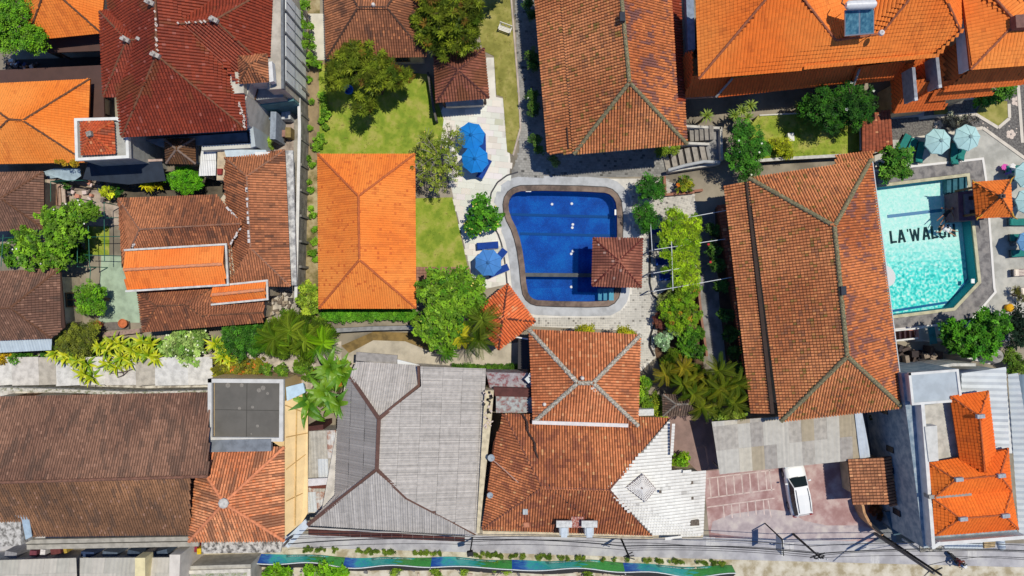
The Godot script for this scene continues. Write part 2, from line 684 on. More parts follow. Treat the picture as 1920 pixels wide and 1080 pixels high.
# b: clumps of the crown [x, y, radius on the plan, height]; c1..c2 leaf colours
func tree(d: Dictionary) -> Node3D:
	var mid := Vector3.ZERO
	for q in d.b: mid += P(q[0], q[1], q[3]) / d.b.size()
	mid.y = 0.0
	var root := thing(d.n, d.l, d.get("c", "tree"), mid, d.get("g", ""))
	var r := RandomNumberGenerator.new()
	r.seed = int(d.b[0][0] * 7 + d.b[0][1])
	var xfs := []
	var cols := []
	var fx := []
	var fc := []
	var bark := worn(d.get("bark", Color(0.16, 0.12, 0.08)), 0.3, 2.0)
	var gt := G.new()
	var flat: float = d.get("flat", 0.75)
	for q in d.b:
		var c := P(q[0], q[1], q[3])
		var rad: float = q[2] * (H - q[3]) / F
		var k := int(rad * rad * d.get("dens", 46.0) * 0.8) + 6
		for i in k:
			var dir := Vector3(r.randfn(), r.randfn() * 0.8 + 0.35, r.randfn()).normalized()
			var bumpy := 0.86 + 0.5 * fine.get_noise_3d(dir.x * 55 + c.x * 9, dir.y * 55, dir.z * 55 + c.z * 9)
			var t := pow(r.randf(), 0.42)
			var w := c + Vector3(dir.x, dir.y * flat, dir.z) * rad * bumpy * t
			if w.y < 0.12: w.y = 0.12 + r.randf() * 0.2
			var b := Basis(Vector3.UP, r.randf() * TAU) * Basis(Vector3.RIGHT, r.randfn() * 0.35)
			var s: float = d.get("s", 1.0) * r.randf_range(0.7, 1.25)
			xfs.append(Transform3D(b.scaled(Vector3.ONE * s), w))
			var tone := clampf(0.5 + 0.9 * noise.get_noise_3d(w.x * 40, w.y * 40, w.z * 40) + r.randfn() * 0.22, 0, 1)
			var col: Color = d.c1.lerp(d.c2, tone)
			if d.has("c3") and r.randf() < d.get("p3", 0.12): col = d.c3
			cols.append(Color(col.r * 0.92, col.g, col.b * 0.85) * r.randf_range(0.5, 1.65))
			if d.has("fl") and r.randf() < d.get("fp", 0.05) and dir.y > 0.1:
				fx.append(Transform3D(Basis().scaled(Vector3.ONE * d.get("fs", 1.0)), c + Vector3(dir.x, dir.y * flat, dir.z) * rad * (bumpy + 0.06)))
				fc.append(d.fl)
		var foot := mid + Vector3(r.randf() - 0.5, 0, r.randf() - 0.5) * 0.2
		var fork: Vector3 = mid.lerp(Vector3(c.x, 0, c.z), 0.3) + Vector3.UP * q[3] * 0.5
		if d.get("trunk", true):
			var tr: float = d.get("tr", 0.05 + 0.03 * rad)
			gt.tube([foot, fork, c, c + Vector3(r.randfn() * 0.3, rad * 0.4, r.randfn() * 0.3)], [tr * 1.2, tr, tr * 0.6, tr * 0.25], 7)
			for e in int(d.get("twigs", 5)):
				var dir2 := Vector3(r.randfn(), 0.5 + r.randf(), r.randfn()).normalized()
				gt.tube([fork.lerp(c, 0.7), c + dir2 * rad * 0.45, c + Vector3(dir2.x, dir2.y * 0.6, dir2.z) * rad * 0.9], [tr * 0.55, tr * 0.35, tr * 0.12], 5, false)
	if gt.v.size(): put(gt, "trunk", bark, root)
	scatter(tuft(d.get("leaf", "broad")), xfs, cols, "crown", tinted(0.6, 0.24), root)
	if fx.size(): scatter(tuft("petal"), fx, fc, "flower", tinted(0.7), root)
	return root

func frond_mesh(l: float, wide: float, arch: float) -> ArrayMesh:
	var key := "frond%s%s%s" % [l, wide, arch]
	if cache.has(key): return cache[key]
	var g := G.new()
	var pts := []
	var rad := []
	for i in 9:
		var t := i / 8.0
		pts.append(Vector3(0, arch * sin(t * PI * 0.75) - arch * 1.1 * t * t, l * t))
		rad.append(0.03 * (1.05 - t))
	g.tube(pts, rad, 4, false)
	for i in 27:
		var t := 0.1 + 0.9 * i / 27.0
		var k := t * 8.0
		var at: Vector3 = pts[int(k)].lerp(pts[mini(int(k) + 1, 8)], k - int(k))
		var w := wide * (0.35 + 0.65 * sin(PI * (0.18 + 0.75 * t)))
		for s in [-1, 1]:
			var d := Vector3(s * 1.0, 0.12, 0.55 + 0.4 * t).normalized()
			leaf(g, at, d, w * (0.85 + 0.3 * absf(sin(i * 7.3))), 0.034, 0.3 + 0.35 * absf(sin(i * 3.1)))
	cache[key] = g.mesh()
	return cache[key]

func blade_mesh(l: float, w: float) -> ArrayMesh:   # a long banana or heliconia leaf, folded along the rib and torn a little
	var key := "blade%s%s" % [l, w]
	if cache.has(key): return cache[key]
	var g := G.new()
	var k := 7
	for i in k:
		var t0 := float(i) / k
		var t1 := float(i + 1) / k
		var q := []
		for t in [t0, t1]:
			var y: float = 0.45 * l * sin(t * 1.9) - 0.35 * l * t * t
			var hw: float = w * 0.5 * sin(PI * pow(clampf(t * 0.96 + 0.03, 0, 1), 0.7))
			q.append([Vector3(0, y, l * t), Vector3(-hw, y + hw * 0.25, l * t), Vector3(hw, y + hw * 0.25, l * t)])
		g.quad(q[0][0], q[1][0], q[1][1], q[0][1])
		g.quad(q[0][2], q[1][2], q[1][0], q[0][0])
	cache[key] = g.mesh()
	return cache[key]

# a palm or a big-leaved plant: every frond is a part
func palm(d: Dictionary) -> Node3D:
	var top := P(d.x, d.y, d.h)
	var root := thing(d.n, d.l, d.get("c", "palm"), Vector3(top.x, 0, top.z), d.get("g", ""))
	var r := RandomNumberGenerator.new()
	r.seed = int(d.x * 3 + d.y)
	var gt := G.new()
	var heads: Array = d.get("heads", [[0, 0, 0]])
	for hd in heads:
		var c := top + Vector3(hd[0], hd[1], hd[2])
		gt.tube([Vector3(top.x + hd[0] * 0.3, 0, top.z + hd[2] * 0.3), c.lerp(Vector3(top.x, 0, top.z), 0.4), c], [0.13, 0.1, 0.08], 7)
		var k: int = d.get("k", 11)
		for i in k:
			var yaw := TAU * i / k + r.randfn() * 0.2
			var pitch := r.randf_range(-0.55, 0.2) if i % 3 else r.randf_range(-0.9, -0.4)
			var s := r.randf_range(0.8, 1.1)
			var bs := Basis(Vector3.UP, yaw) * Basis(Vector3.RIGHT, pitch) * Basis().scaled(Vector3.ONE * s)
			var tone: Color = d.c1.lerp(d.c2, r.randf()) * 1.15
			tone = Color(snappedf(tone.r, 0.02), snappedf(tone.g, 0.03), snappedf(tone.b, 0.01))
			var m := leaf_mat(tone)
			var me: Mesh = blade_mesh(d.get("len", 1.6), d.get("wide", 0.35)) if d.get("blade", false) else frond_mesh(d.get("len", 1.6), d.get("wide", 0.45), d.get("arch", 0.35))
			put_mesh(me, "leaf" if d.get("blade", false) else "frond", m, root, Transform3D(bs, c))
	put(gt, "trunk", worn(Color(0.2, 0.16, 0.11), 0.3, 2.0), root)
	return root

func leaf_mat(c: Color) -> StandardMaterial3D:
	var key := "leaf%s" % c
	if not cache.has(key):
		var m := StandardMaterial3D.new()
		m.albedo_color = c.linear_to_srgb()
		m.roughness = 0.5
		m.backlight_enabled = true
		m.backlight = Color(0.18, 0.22, 0.03)
		m.cull_mode = BaseMaterial3D.CULL_DISABLED
		cache[key] = m
	return cache[key]

func grass(parent: Node3D, poly: PackedVector2Array, y: float, per: float, c1: Color, c2: Color) -> void:
	var lo := poly[0]
	var hi := poly[0]
	for p in poly:
		lo = lo.min(p)
		hi = hi.max(p)
	var xfs := []
	var cols := []
	for i in int((hi.x - lo.x) * (hi.y - lo.y) * per):
		var q := Vector2(rng.randf_range(lo.x, hi.x), rng.randf_range(lo.y, hi.y))
		if not Geometry2D.is_point_in_polygon(q, poly): continue
		var w := Vector3(q.x, y, q.y)
		if not seen_px(w): continue
		xfs.append(Transform3D(Basis(Vector3.UP, rng.randf() * TAU).scaled(Vector3.ONE * rng.randf_range(0.7, 1.5)), w))
		var t := clampf(0.5 + 1.2 * noise.get_noise_3d(q.x * 12, 5, q.y * 12) + rng.randfn() * 0.15, 0, 1)
		cols.append(c1.lerp(c2, t) * rng.randf_range(1.1, 1.45))
		if rng.randf() < 0.03:   # a fallen leaf
			xfs[-1] = Transform3D(Basis(Vector3.RIGHT, 1.4) * Basis(Vector3.UP, rng.randf() * TAU).scaled(Vector3.ONE * rng.randf_range(1.2, 2.2)), w + Vector3.UP * 0.06)
			cols[-1] = Color(0.3, 0.17, 0.06) * rng.randf_range(0.5, 1.3)
	scatter(tuft("grass"), xfs, cols, "grass", tinted(0.7, 0.3), parent)

# ---------- bodies: a smooth union of tapered capsules, meshed as surface nets ----------
func flesh(caps: Array, cell := 0.028, soft := 0.035) -> ArrayMesh:
	var lo := Vector3.ONE * 1e9
	var hi := -lo
	for c in caps:
		var rr: float = maxf(c[2], c[3]) + 0.06
		lo = lo.min((c[0] as Vector3).min(c[1]) - Vector3.ONE * rr)
		hi = hi.max((c[0] as Vector3).max(c[1]) + Vector3.ONE * rr)
	var nx := int((hi.x - lo.x) / cell) + 2
	var ny := int((hi.y - lo.y) / cell) + 2
	var nz := int((hi.z - lo.z) / cell) + 2
	var f := PackedFloat32Array()
	f.resize(nx * ny * nz)
	f.fill(1.0)
	for c in caps:
		var a: Vector3 = c[0]
		var ab: Vector3 = c[1] - a
		var ll := maxf(ab.length_squared(), 1e-8)
		var rr: float = maxf(c[2], c[3]) + 0.06
		var q0 := (((c[0] as Vector3).min(c[1]) - Vector3.ONE * rr - lo) / cell).floor()
		var q1 := (((c[0] as Vector3).max(c[1]) + Vector3.ONE * rr - lo) / cell).ceil()
		for z in range(maxi(0, int(q0.z)), mini(nz, int(q1.z) + 1)):
			for y in range(maxi(0, int(q0.y)), mini(ny, int(q1.y) + 1)):
				for x in range(maxi(0, int(q0.x)), mini(nx, int(q1.x) + 1)):
					var p := lo + Vector3(x, y, z) * cell
					var t := clampf((p - a).dot(ab) / ll, 0.0, 1.0)
					var dd := p.distance_to(a + ab * t) - lerpf(c[2], c[3], t)
					var i := (z * ny + y) * nx + x
					var o := f[i]
					var hh := clampf(0.5 + 0.5 * (o - dd) / soft, 0.0, 1.0)
					f[i] = lerpf(o, dd, hh) - soft * hh * (1.0 - hh)
	var at := {}
	for z in nz - 1:
		for y in ny - 1:
			for x in nx - 1:
				var i := (z * ny + y) * nx + x
				var s := 0
				var sum := Vector3.ZERO
				var cnt := 0
				for e in [[0, 1], [0, 2], [0, 4], [1, 3], [1, 5], [2, 3], [2, 6], [3, 7], [4, 5], [4, 6], [5, 7], [6, 7]]:
					var k0: int = e[0]
					var k1: int = e[1]
					var f0 := f[i + (k0 & 1) + ((k0 >> 1) & 1) * nx + (k0 >> 2) * nx * ny]
					var f1 := f[i + (k1 & 1) + ((k1 >> 1) & 1) * nx + (k1 >> 2) * nx * ny]
					if (f0 < 0.0) != (f1 < 0.0):
						var t := f0 / (f0 - f1)
						sum += Vector3(k0 & 1, (k0 >> 1) & 1, k0 >> 2).lerp(Vector3(k1 & 1, (k1 >> 1) & 1, k1 >> 2), t)
						cnt += 1
				if cnt: at[i] = lo + (Vector3(x, y, z) + sum / cnt) * cell
	var st := SurfaceTool.new()
	st.begin(Mesh.PRIMITIVE_TRIANGLES)
	st.set_smooth_group(0)
	var step := [1, nx, nx * ny]
	for i in at:
		for ax in 3:
			var j: int = i + step[ax]
			if j >= f.size() or (f[i] < 0.0) == (f[j] < 0.0): continue
			var s1: int = step[(ax + 1) % 3]
			var s2: int = step[(ax + 2) % 3]
			if not (at.has(i - s1) and at.has(i - s2) and at.has(i - s1 - s2)): continue
			var q := [at[i], at[i - s1], at[i - s1 - s2], at[i - s2]]
			if f[i] < 0.0: q.reverse()
			for k in [0, 1, 2, 0, 2, 3]: st.add_vertex(q[k])
	st.generate_normals()
	return st.commit()

func _ready() -> void:
	# camera: a drone looking straight down
	var cam := Camera3D.new()
	cam.name = "camera"
	add_child(cam)
	cam.position = Vector3(0, H, 0)
	cam.rotation_degrees = Vector3(-90, 0, 0)
	cam.fov = rad_to_deg(2.0 * atan(540.0 / F))
	cam.near = 0.5
	cam.far = 900.0
	cam.current = true
	var env := Environment.new()
	env.background_mode = Environment.BG_SKY
	var sky := Sky.new()
	var ps := ProceduralSkyMaterial.new()
	ps.sky_top_color = Color(0.3, 0.49, 0.78)
	ps.sky_horizon_color = Color(0.72, 0.82, 0.92)
	ps.sky_curve = 0.2
	ps.ground_bottom_color = Color(0.3, 0.28, 0.24)
	ps.ground_horizon_color = Color(0.6, 0.62, 0.62)
	ps.sky_energy_multiplier = 0.8
	sky.sky_material = ps
	env.sky = sky
	env.tonemap_mode = Environment.TONE_MAPPER_LINEAR
	env.tonemap_exposure = 1.0
	env.sdfgi_enabled = true
	env.ssao_enabled = true
	env.ssil_enabled = true
	var we := WorldEnvironment.new()
	we.name = "world"
	we.environment = env
	add_child(we)
	var sun := DirectionalLight3D.new()
	sun.name = "sun"
	add_child(sun)
	sun.look_at_from_position(Vector3.ZERO, Vector3(-0.285, -1.0, 0.16), Vector3(0, 0, -1))
	sun.light_energy = 1.1
	sun.light_color = Color(1.0, 0.975, 0.9)
	sun.light_angular_distance = 0.5
	sun.shadow_enabled = true

	rng.seed = 7
	noise.seed = 5
	noise.frequency = 0.02
	noise.fractal_octaves = 4
	fine.seed = 9
	fine.frequency = 0.035
	fine.fractal_octaves = 3
	window_mesh = null
	ground_and_paving()
	pools()
	houses_left()
	houses_middle()
	houses_right()
	houses_street()
	walls_and_yards()
	trees_and_plants()
	pool_furniture()
	street_things()
	roof_things()
	people()

var pool_blue: PackedVector2Array
var pool_aqua: PackedVector2Array

func ground_and_paving() -> void:
	pool_blue = smooth_ring(ring([[953, 378], [962, 363], [982, 357], [1130, 360], [1147, 366], [1157, 384], [1157, 450], [1154, 540], [1149, 558], [1134, 566], [1012, 564], [996, 559], [988, 545], [982, 480], [972, 435], [955, 402]]), 1)
	pool_aqua = ring([[1640, 352], [1812, 331], [1833, 528], [1787, 577], [1650, 594]])
	var blue_out := grown(pool_blue, 0.5)
	var aqua_out := grown(pool_aqua, 0.3)
	var g := G.new()
	for q in without(PackedVector2Array([Vector2(-160, -120), Vector2(160, -120), Vector2(160, 120), Vector2(-160, 120)]), [blue_out, aqua_out]): g.prism(q, -0.5, 0.0)
	struct("ground", g, worn(S(150, 140, 125), 0.35, 14.0))

	var stone := worn(S(226, 221, 214), 0.16, 9.0, 0.7)
	var p := patch("patio", [[835, 190], [905, 186], [912, 108], [926, 108], [930, 182], [945, 185], [957, 300], [955, 335], [1240, 335], [1300, 360], [1312, 420], [1312, 450], [1236, 560], [1229, 670], [1196, 702], [1196, 620], [1000, 612], [960, 560], [950, 533], [895, 545], [880, 500], [850, 370], [818, 230]], 0.012, stone, [blue_out])
	# rough stone setts on the sunny side of the pool, small grey blocks laid in courses
	pavers(p, ring([[1000, 588], [1160, 588], [1196, 520], [1206, 440], [1230, 440], [1236, 560], [1229, 670], [1196, 690], [1196, 618], [1000, 612]]), 0.03, 0.21, 0.21, 0.0, 0.03, [S(214, 210, 204), S(186, 182, 176), S(120, 116, 112)], 0.12, [grown(pool_blue, 1.5)])
	pavers(p, ring([[1196, 335], [1240, 332], [1300, 360], [1312, 420], [1300, 440], [1196, 440], [1160, 380]]), 0.03, 0.24, 0.2, 0.3, 0.03, [S(205, 200, 194), S(160, 156, 150), S(90, 88, 86)], 0.2, [grown(pool_blue, 1.5)])
	pavers(p, ring([[905, 190], [942, 190], [956, 330], [945, 372], [936, 460], [950, 530], [895, 540], [852, 372], [820, 232]]), 0.026, 0.8, 0.55, 0.1, 0.012, [S(226, 221, 213), S(240, 236, 230), S(206, 198, 186)], 0.05, [grown(pool_blue, 1.5)], 0.5, true)
	p = patch("path", [[965, -30], [1003, -30], [1022, 287], [1245, 268], [1252, 330], [955, 336], [974, 285], [972, 180]], 0.02, worn(S(150, 148, 146), 0.25, 6.0))
	pavers(p, ring([[966, -10], [1003, -10], [1022, 287], [1245, 268], [1250, 328], [957, 333], [974, 285], [972, 180]]), 0.035, 0.3, 0.22, 0.05, 0.035, [S(165, 162, 158), S(128, 126, 124), S(78, 76, 74)], 0.18, [], 0.5)
	struct_kerb("kerb", [[958, -10], [973, 180], [976, 240], [962, 292]], 0.16, 0.12, worn(S(196, 180, 170), 0.2, 4.0))

	var lawn_m := rough_mat(S(122, 146, 40), S(148, 164, 54), S(174, 172, 86), 8.0, 0.95, 0.016, 0.0, 8)
	var lawn_dry := rough_mat(S(134, 132, 62), S(152, 148, 74), S(174, 164, 96), 8.0, 0.95, 0.018, 0.0, 12)
	for l in [[[[598, 120], [805, 140], [832, 225], [822, 300], [600, 300]], lawn_m, 9.0, S(120, 140, 44), S(178, 180, 84)],
			[[[776, 372], [848, 370], [877, 500], [884, 548], [776, 560]], lawn_m, 9.0, S(120, 146, 44), S(172, 186, 82)],
			[[[880, -30], [957, -30], [975, 240], [962, 290], [951, 285], [943, 182], [931, 178], [926, 105], [905, 95]], lawn_dry, 9.0, S(98, 112, 40), S(170, 160, 88)]]:
		var o := patch("lawn", l[0], 0.05, l[1])
		grass(o, ring(l[0]), 0.05, l[2], l[3], l[4])
	# brick path across the small lawn
	var bp := [[776, 500], [880, 502], [884, 525], [776, 526]]
	p = patch("brick_path", bp, 0.056, plain(S(70, 52, 44), 0.95))
	pavers(p, ring(bp), 0.075, 0.13, 0.32, 0.0, 0.035, [S(168, 118, 100), S(190, 150, 132)], 0.15)

	# raised lawn behind the long hotel roof, with its retaining wall
	g = G.new()
	var tl := [[1422, 216], [1612, 210], [1618, 288], [1560, 291], [1405, 300], [1405, 240]]
	g.prism(ring(tl, 1.0), 0.0, 1.0)
	var lawn_up := struct("terrace_lawn", g, lawn_m)
	grass(lawn_up, ring(tl, 1.0), 1.0, 16.0, S(98, 118, 36), S(165, 168, 78))

	patch("path", [[1306, 400], [1340, 400], [1350, 560], [1362, 690], [1330, 690], [1312, 560]], 0.016, worn(S(140, 138, 136), 0.3, 6.0))
	patch("flower_bed", [[1340, 392], [1372, 400], [1415, 770], [1372, 770], [1348, 560]], 0.02, worn(S(92, 70, 52), 0.4, 5.0))
	patch("flower_bed", [[1232, 555], [1308, 500], [1320, 700], [1240, 700], [1224, 650]], 0.03, worn(S(98, 74, 54), 0.4, 5.0))
	patch("flower_bed", [[640, 648], [700, 622], [790, 624], [812, 660], [760, 640], [700, 638], [655, 662]], 0.02, worn(S(136, 112, 66), 0.4, 4.0))
	patch("garden_path", [[640, 690], [655, 662], [700, 638], [760, 640], [812, 662], [900, 650], [992, 640], [992, 700], [860, 700]], 0.024, worn(S(192, 182, 166), 0.25, 6.0))
	patch("flower_bed", [[575, -20], [600, -20], [600, 600], [565, 600], [566, 300]], 0.02, rough_mat(S(96, 92, 46), S(160, 142, 104), S(190, 176, 140), 7.0))
	patch("alley", [[553, -20], [577, -20], [568, 300], [566, 600], [548, 600]], 0.024, worn(S(160, 154, 146), 0.3, 5.0))
	patch("terrace", [[578, 26], [613, 26], [613, 113], [583, 112]], 0.06, worn(S(222, 216, 204), 0.12, 5.0))
	patch("soil", [[574, 112], [612, 112], [606, 150], [600, 300], [570, 300]], 0.03, worn(S(150, 130, 100), 0.35, 6.0))
	patch("lane", [[-40, 666], [405, 664], [405, 748], [-40, 748]], 0.02, rough_mat(S(150, 142, 134), S(206, 200, 192), S(228, 222, 214), 6.0, 0.9, 0.02, 0.0, 21))
	patch("yard", [[190, 480], [262, 480], [262, 605], [185, 605]], 0.02, worn(S(170, 190, 168), 0.2, 5.0))
	var yl := [[160, 425], [205, 425], [205, 478], [160, 478]]
	p = patch("lawn", yl, 0.03, lawn_m)
	grass(p, ring(yl), 0.03, 20.0, S(110, 150, 28), S(170, 190, 40))
	patch("yard", [[88, 335], [205, 335], [225, 372], [225, 425], [88, 420]], 0.015, worn(S(176, 160, 148), 0.35, 4.0))
	patch("yard", [[205, 345], [420, 335], [420, 375], [205, 382]], 0.018, worn(S(92, 84, 72), 0.4, 4.0))
	patch("yard", [[470, 195], [556, 195], [556, 285], [470, 285]], 0.02, worn(S(172, 156, 146), 0.35, 4.0))
	patch("yard", [[485, 535], [560, 535], [560, 625], [485, 625]], 0.02, worn(S(190, 182, 172), 0.3, 4.0))
	patch("yard", [[400, 660], [640, 640], [640, 720], [560, 760], [400, 720]], 0.014, worn(S(198, 186, 174), 0.3, 5.0))

	# the street, its verge, the parking court
	patch("road", [[-90, 1003], [540, 1000], [900, 1004], [1330, 1006], [1640, 1016], [2010, 1020], [2010, 1066], [1400, 1050], [900, 1036], [540, 1026], [-90, 1048]], 0.012, rough_mat(S(166, 164, 170), S(186, 184, 190), S(200, 198, 200), 14.0, 0.9, 0.02, 0.0, 33))
	patch("verge", [[-90, 1048], [540, 1026], [900, 1036], [1400, 1050], [2010, 1066], [2010, 1180], [-90, 1180]], 0.03, rough_mat(S(170, 156, 128), S(204, 194, 174), S(222, 214, 198), 9.0, 0.95, 0.02, 0.0, 40))
	var court := [[1318, 884], [1450, 872], [1592, 852], [1640, 900], [1652, 1016], [1330, 1008]]
	p = patch("parking_court", court, 0.016, rough_mat(S(164, 126, 124), S(182, 148, 146), S(202, 178, 174), 10.0, 0.9, 0.018, 0.0, 44))
	patch("driveway", [[1250, 775], [1345, 775], [1345, 890], [1252, 890]], 0.014, worn(S(150, 124, 118), 0.25, 6.0))
	patch("driveway", [[1590, 760], [1700, 760], [1680, 1018], [1640, 1016]], 0.02, worn(S(120, 122, 126), 0.3, 6.0))
	var apron := [[1338, 968], [1470, 950], [1520, 985], [1640, 985], [1652, 1016], [1330, 1008]]
	patch("road_apron", apron, 0.022, rough_mat(S(172, 158, 162), S(190, 176, 178), S(208, 196, 192), 8.0, 0.9, 0.02, 0.0, 47), [], 1)
	g = G.new()
	var lines := [[1324, 897, 1452, 881], [1326, 934, 1452, 917], [1326, 951, 1452, 934], [1442, 880, 1447, 921], [1440, 938, 1446, 970]]
	for i in 8:
		lines.append([1330 + i * 15, 896 - i * 1.9, 1333 + i * 15, 933 - i * 1.9])
		if i > 1: lines.append([1326 + i * 15, 951 - i * 1.9, 1328 + i * 15, 976 - i * 1.6])
	for l in lines:
		var a := P(l[0], l[1]) + Vector3.UP * 0.024
		var b := P(l[2], l[3]) + Vector3.UP * 0.024
		g.bar(a, b, 0.1, 0.004)
	struct("bay_marking", g, worn(S(216, 196, 190), 0.2, 2.0))

	# hotel deck by the aqua pool
	p = patch("pool_deck", [[1640, 215], [2010, 150], [2010, 640], [1640, 640]], 0.012, rough_mat(S(170, 168, 162), S(188, 186, 180), S(202, 199, 192), 9.0, 0.85, 0.018, 0.0, 50), [aqua_out])
	patch("pebble_path", [[1670, 205], [1840, 185], [1872, 165], [1925, 130], [1990, 130], [1990, 300], [1925, 300], [1842, 240], [1700, 262], [1672, 262]], 0.022, rough_mat(S(88, 84, 84), S(112, 108, 106), S(134, 130, 126), 3.0, 0.9, 0.05, 0.0, 52))
	var kerb_m := worn(S(222, 212, 200), 0.12, 4.0)
	for k in [[[1700, 262], [1842, 240], [1925, 300], [1990, 352]], [[1722, 222], [1745, 219], [1828, 214], [1871, 240], [1892, 222], [1891, 195]], [[1908, 160], [1916, 268]]]:
		struct_kerb("kerb", k, 0.28, 0.08, kerb_m)
	patch("lawn", [[1830, 212], [1871, 236], [1889, 220], [1888, 190], [1845, 185]], 0.05, lawn_dry)
	patch("lawn", [[1750, 205], [1775, 200], [1778, 217], [1752, 219]], 0.05, lawn_dry)
	# white pebble flowers set into the dark path
	g = G.new()
	for f in [[1759, 234], [1895, 252], [1905, 190]]:
		var c := P(f[0], f[1]) + Vector3.UP * 0.024
		for i in 5:
			var a := TAU * i / 5
			var q := c + Vector3(cos(a), 0, sin(a)) * 0.26
			g.lathe(q, [Vector2(0.2, 0.0), Vector2(0.16, 0.012), Vector2(0.0, 0.014)], 8)
	for i in 60:
		var c := P(rng.randf_range(1720, 1925), rng.randf_range(195, 330))
		if Geometry2D.is_point_in_polygon(Vector2(c.x, c.z), ring([[1740, 228], [1845, 222], [1871, 250], [1900, 215], [1906, 190], [1925, 290], [1842, 238], [1740, 252]])):
			g.lathe(c + Vector3.UP * 0.024, [Vector2(0.07, 0.0), Vector2(0.05, 0.012), Vector2(0.0, 0.014)], 6)
	struct("pebble_flower_inlay", g, worn(S(226, 208, 196), 0.15, 0.6))

func struct_kerb(called: String, px: Array, w: float, h: float, m: Material) -> void:
	var g := G.new()
	for i in px.size() - 1:
		g.bar(P(px[i][0], px[i][1]) + Vector3.UP * h, P(px[i + 1][0], px[i + 1][1]) + Vector3.UP * h, w, h + 0.02)
	struct(called, g, m)

func band(g: G, inner: PackedVector2Array, outer_d: float, y0: float, y1: float) -> void:
	# a ring-shaped course: split where needed so that no piece has a hole
	for q in without(grown(inner, outer_d), [inner]): g.prism(q, y0, y1)

func pool(root: Node3D, water: PackedVector2Array, depth: float, level: float, floor_m: Material, wall_m: Material, water_c: Color, alpha: float) -> void:
	var g := G.new()
	g.prism(grown(water, 0.25), -depth - 0.2, -depth)
	put(g, "pool_floor", floor_m, root)
	g = G.new()
	band(g, water, 0.2, -depth, -0.01)
	put(g, "pool_wall", wall_m, root)
	g = G.new()
	g.prism(water, 0.0, level, false)
	var m := StandardMaterial3D.new()
	m.transparency = BaseMaterial3D.TRANSPARENCY_ALPHA
	m.albedo_color = Color(water_c.linear_to_srgb(), alpha)
	m.roughness = 0.03
	m.metallic_specular = 0.25
	var nz := FastNoiseLite.new()
	nz.seed = 61
	nz.frequency = 0.03
	nz.fractal_octaves = 3
	var t := NoiseTexture2D.new()
	t.width = 256
	t.height = 256
	t.seamless = true
	t.as_normal_map = true
	t.bump_strength = 2.0
	t.noise = nz
	m.normal_enabled = true
	m.normal_texture = t
	m.normal_scale = 0.05
	m.uv1_triplanar = true
	m.uv1_world_triplanar = true
	m.uv1_scale = Vector3.ONE / 3.0
	put(g, "water", m, root)

func mosaic_sparkle(a: Color, b: Color, c: Color, tile: float, sd: int, cloud: float, freq := 0.05) -> StandardMaterial3D:
	# small glass tiles of random tone; the cloud drift paints caustic sparkle and ripples
	var n := 256
	var im := Image.create(n, n, false, Image.FORMAT_RGB8)
	var r := RandomNumberGenerator.new()
	r.seed = sd
	var nz := FastNoiseLite.new()
	nz.seed = sd
	nz.frequency = freq
	for y in n:
		for x in n:
			var t := clampf(0.5 + r.randfn() * 0.16 + cloud * nz.get_noise_2d(x, y), 0, 1)
			var k := a.lerp(b, t * 2.0) if t < 0.5 else b.lerp(c, t * 2.0 - 1.0)
			im.set_pixel(x, y, k.linear_to_srgb())
	var m := StandardMaterial3D.new()
	m.albedo_texture = ImageTexture.create_from_image(im)
	m.roughness = 0.92
	m.uv1_triplanar = true
	m.uv1_world_triplanar = true
	m.uv1_scale = Vector3.ONE / (tile * n)
	return m

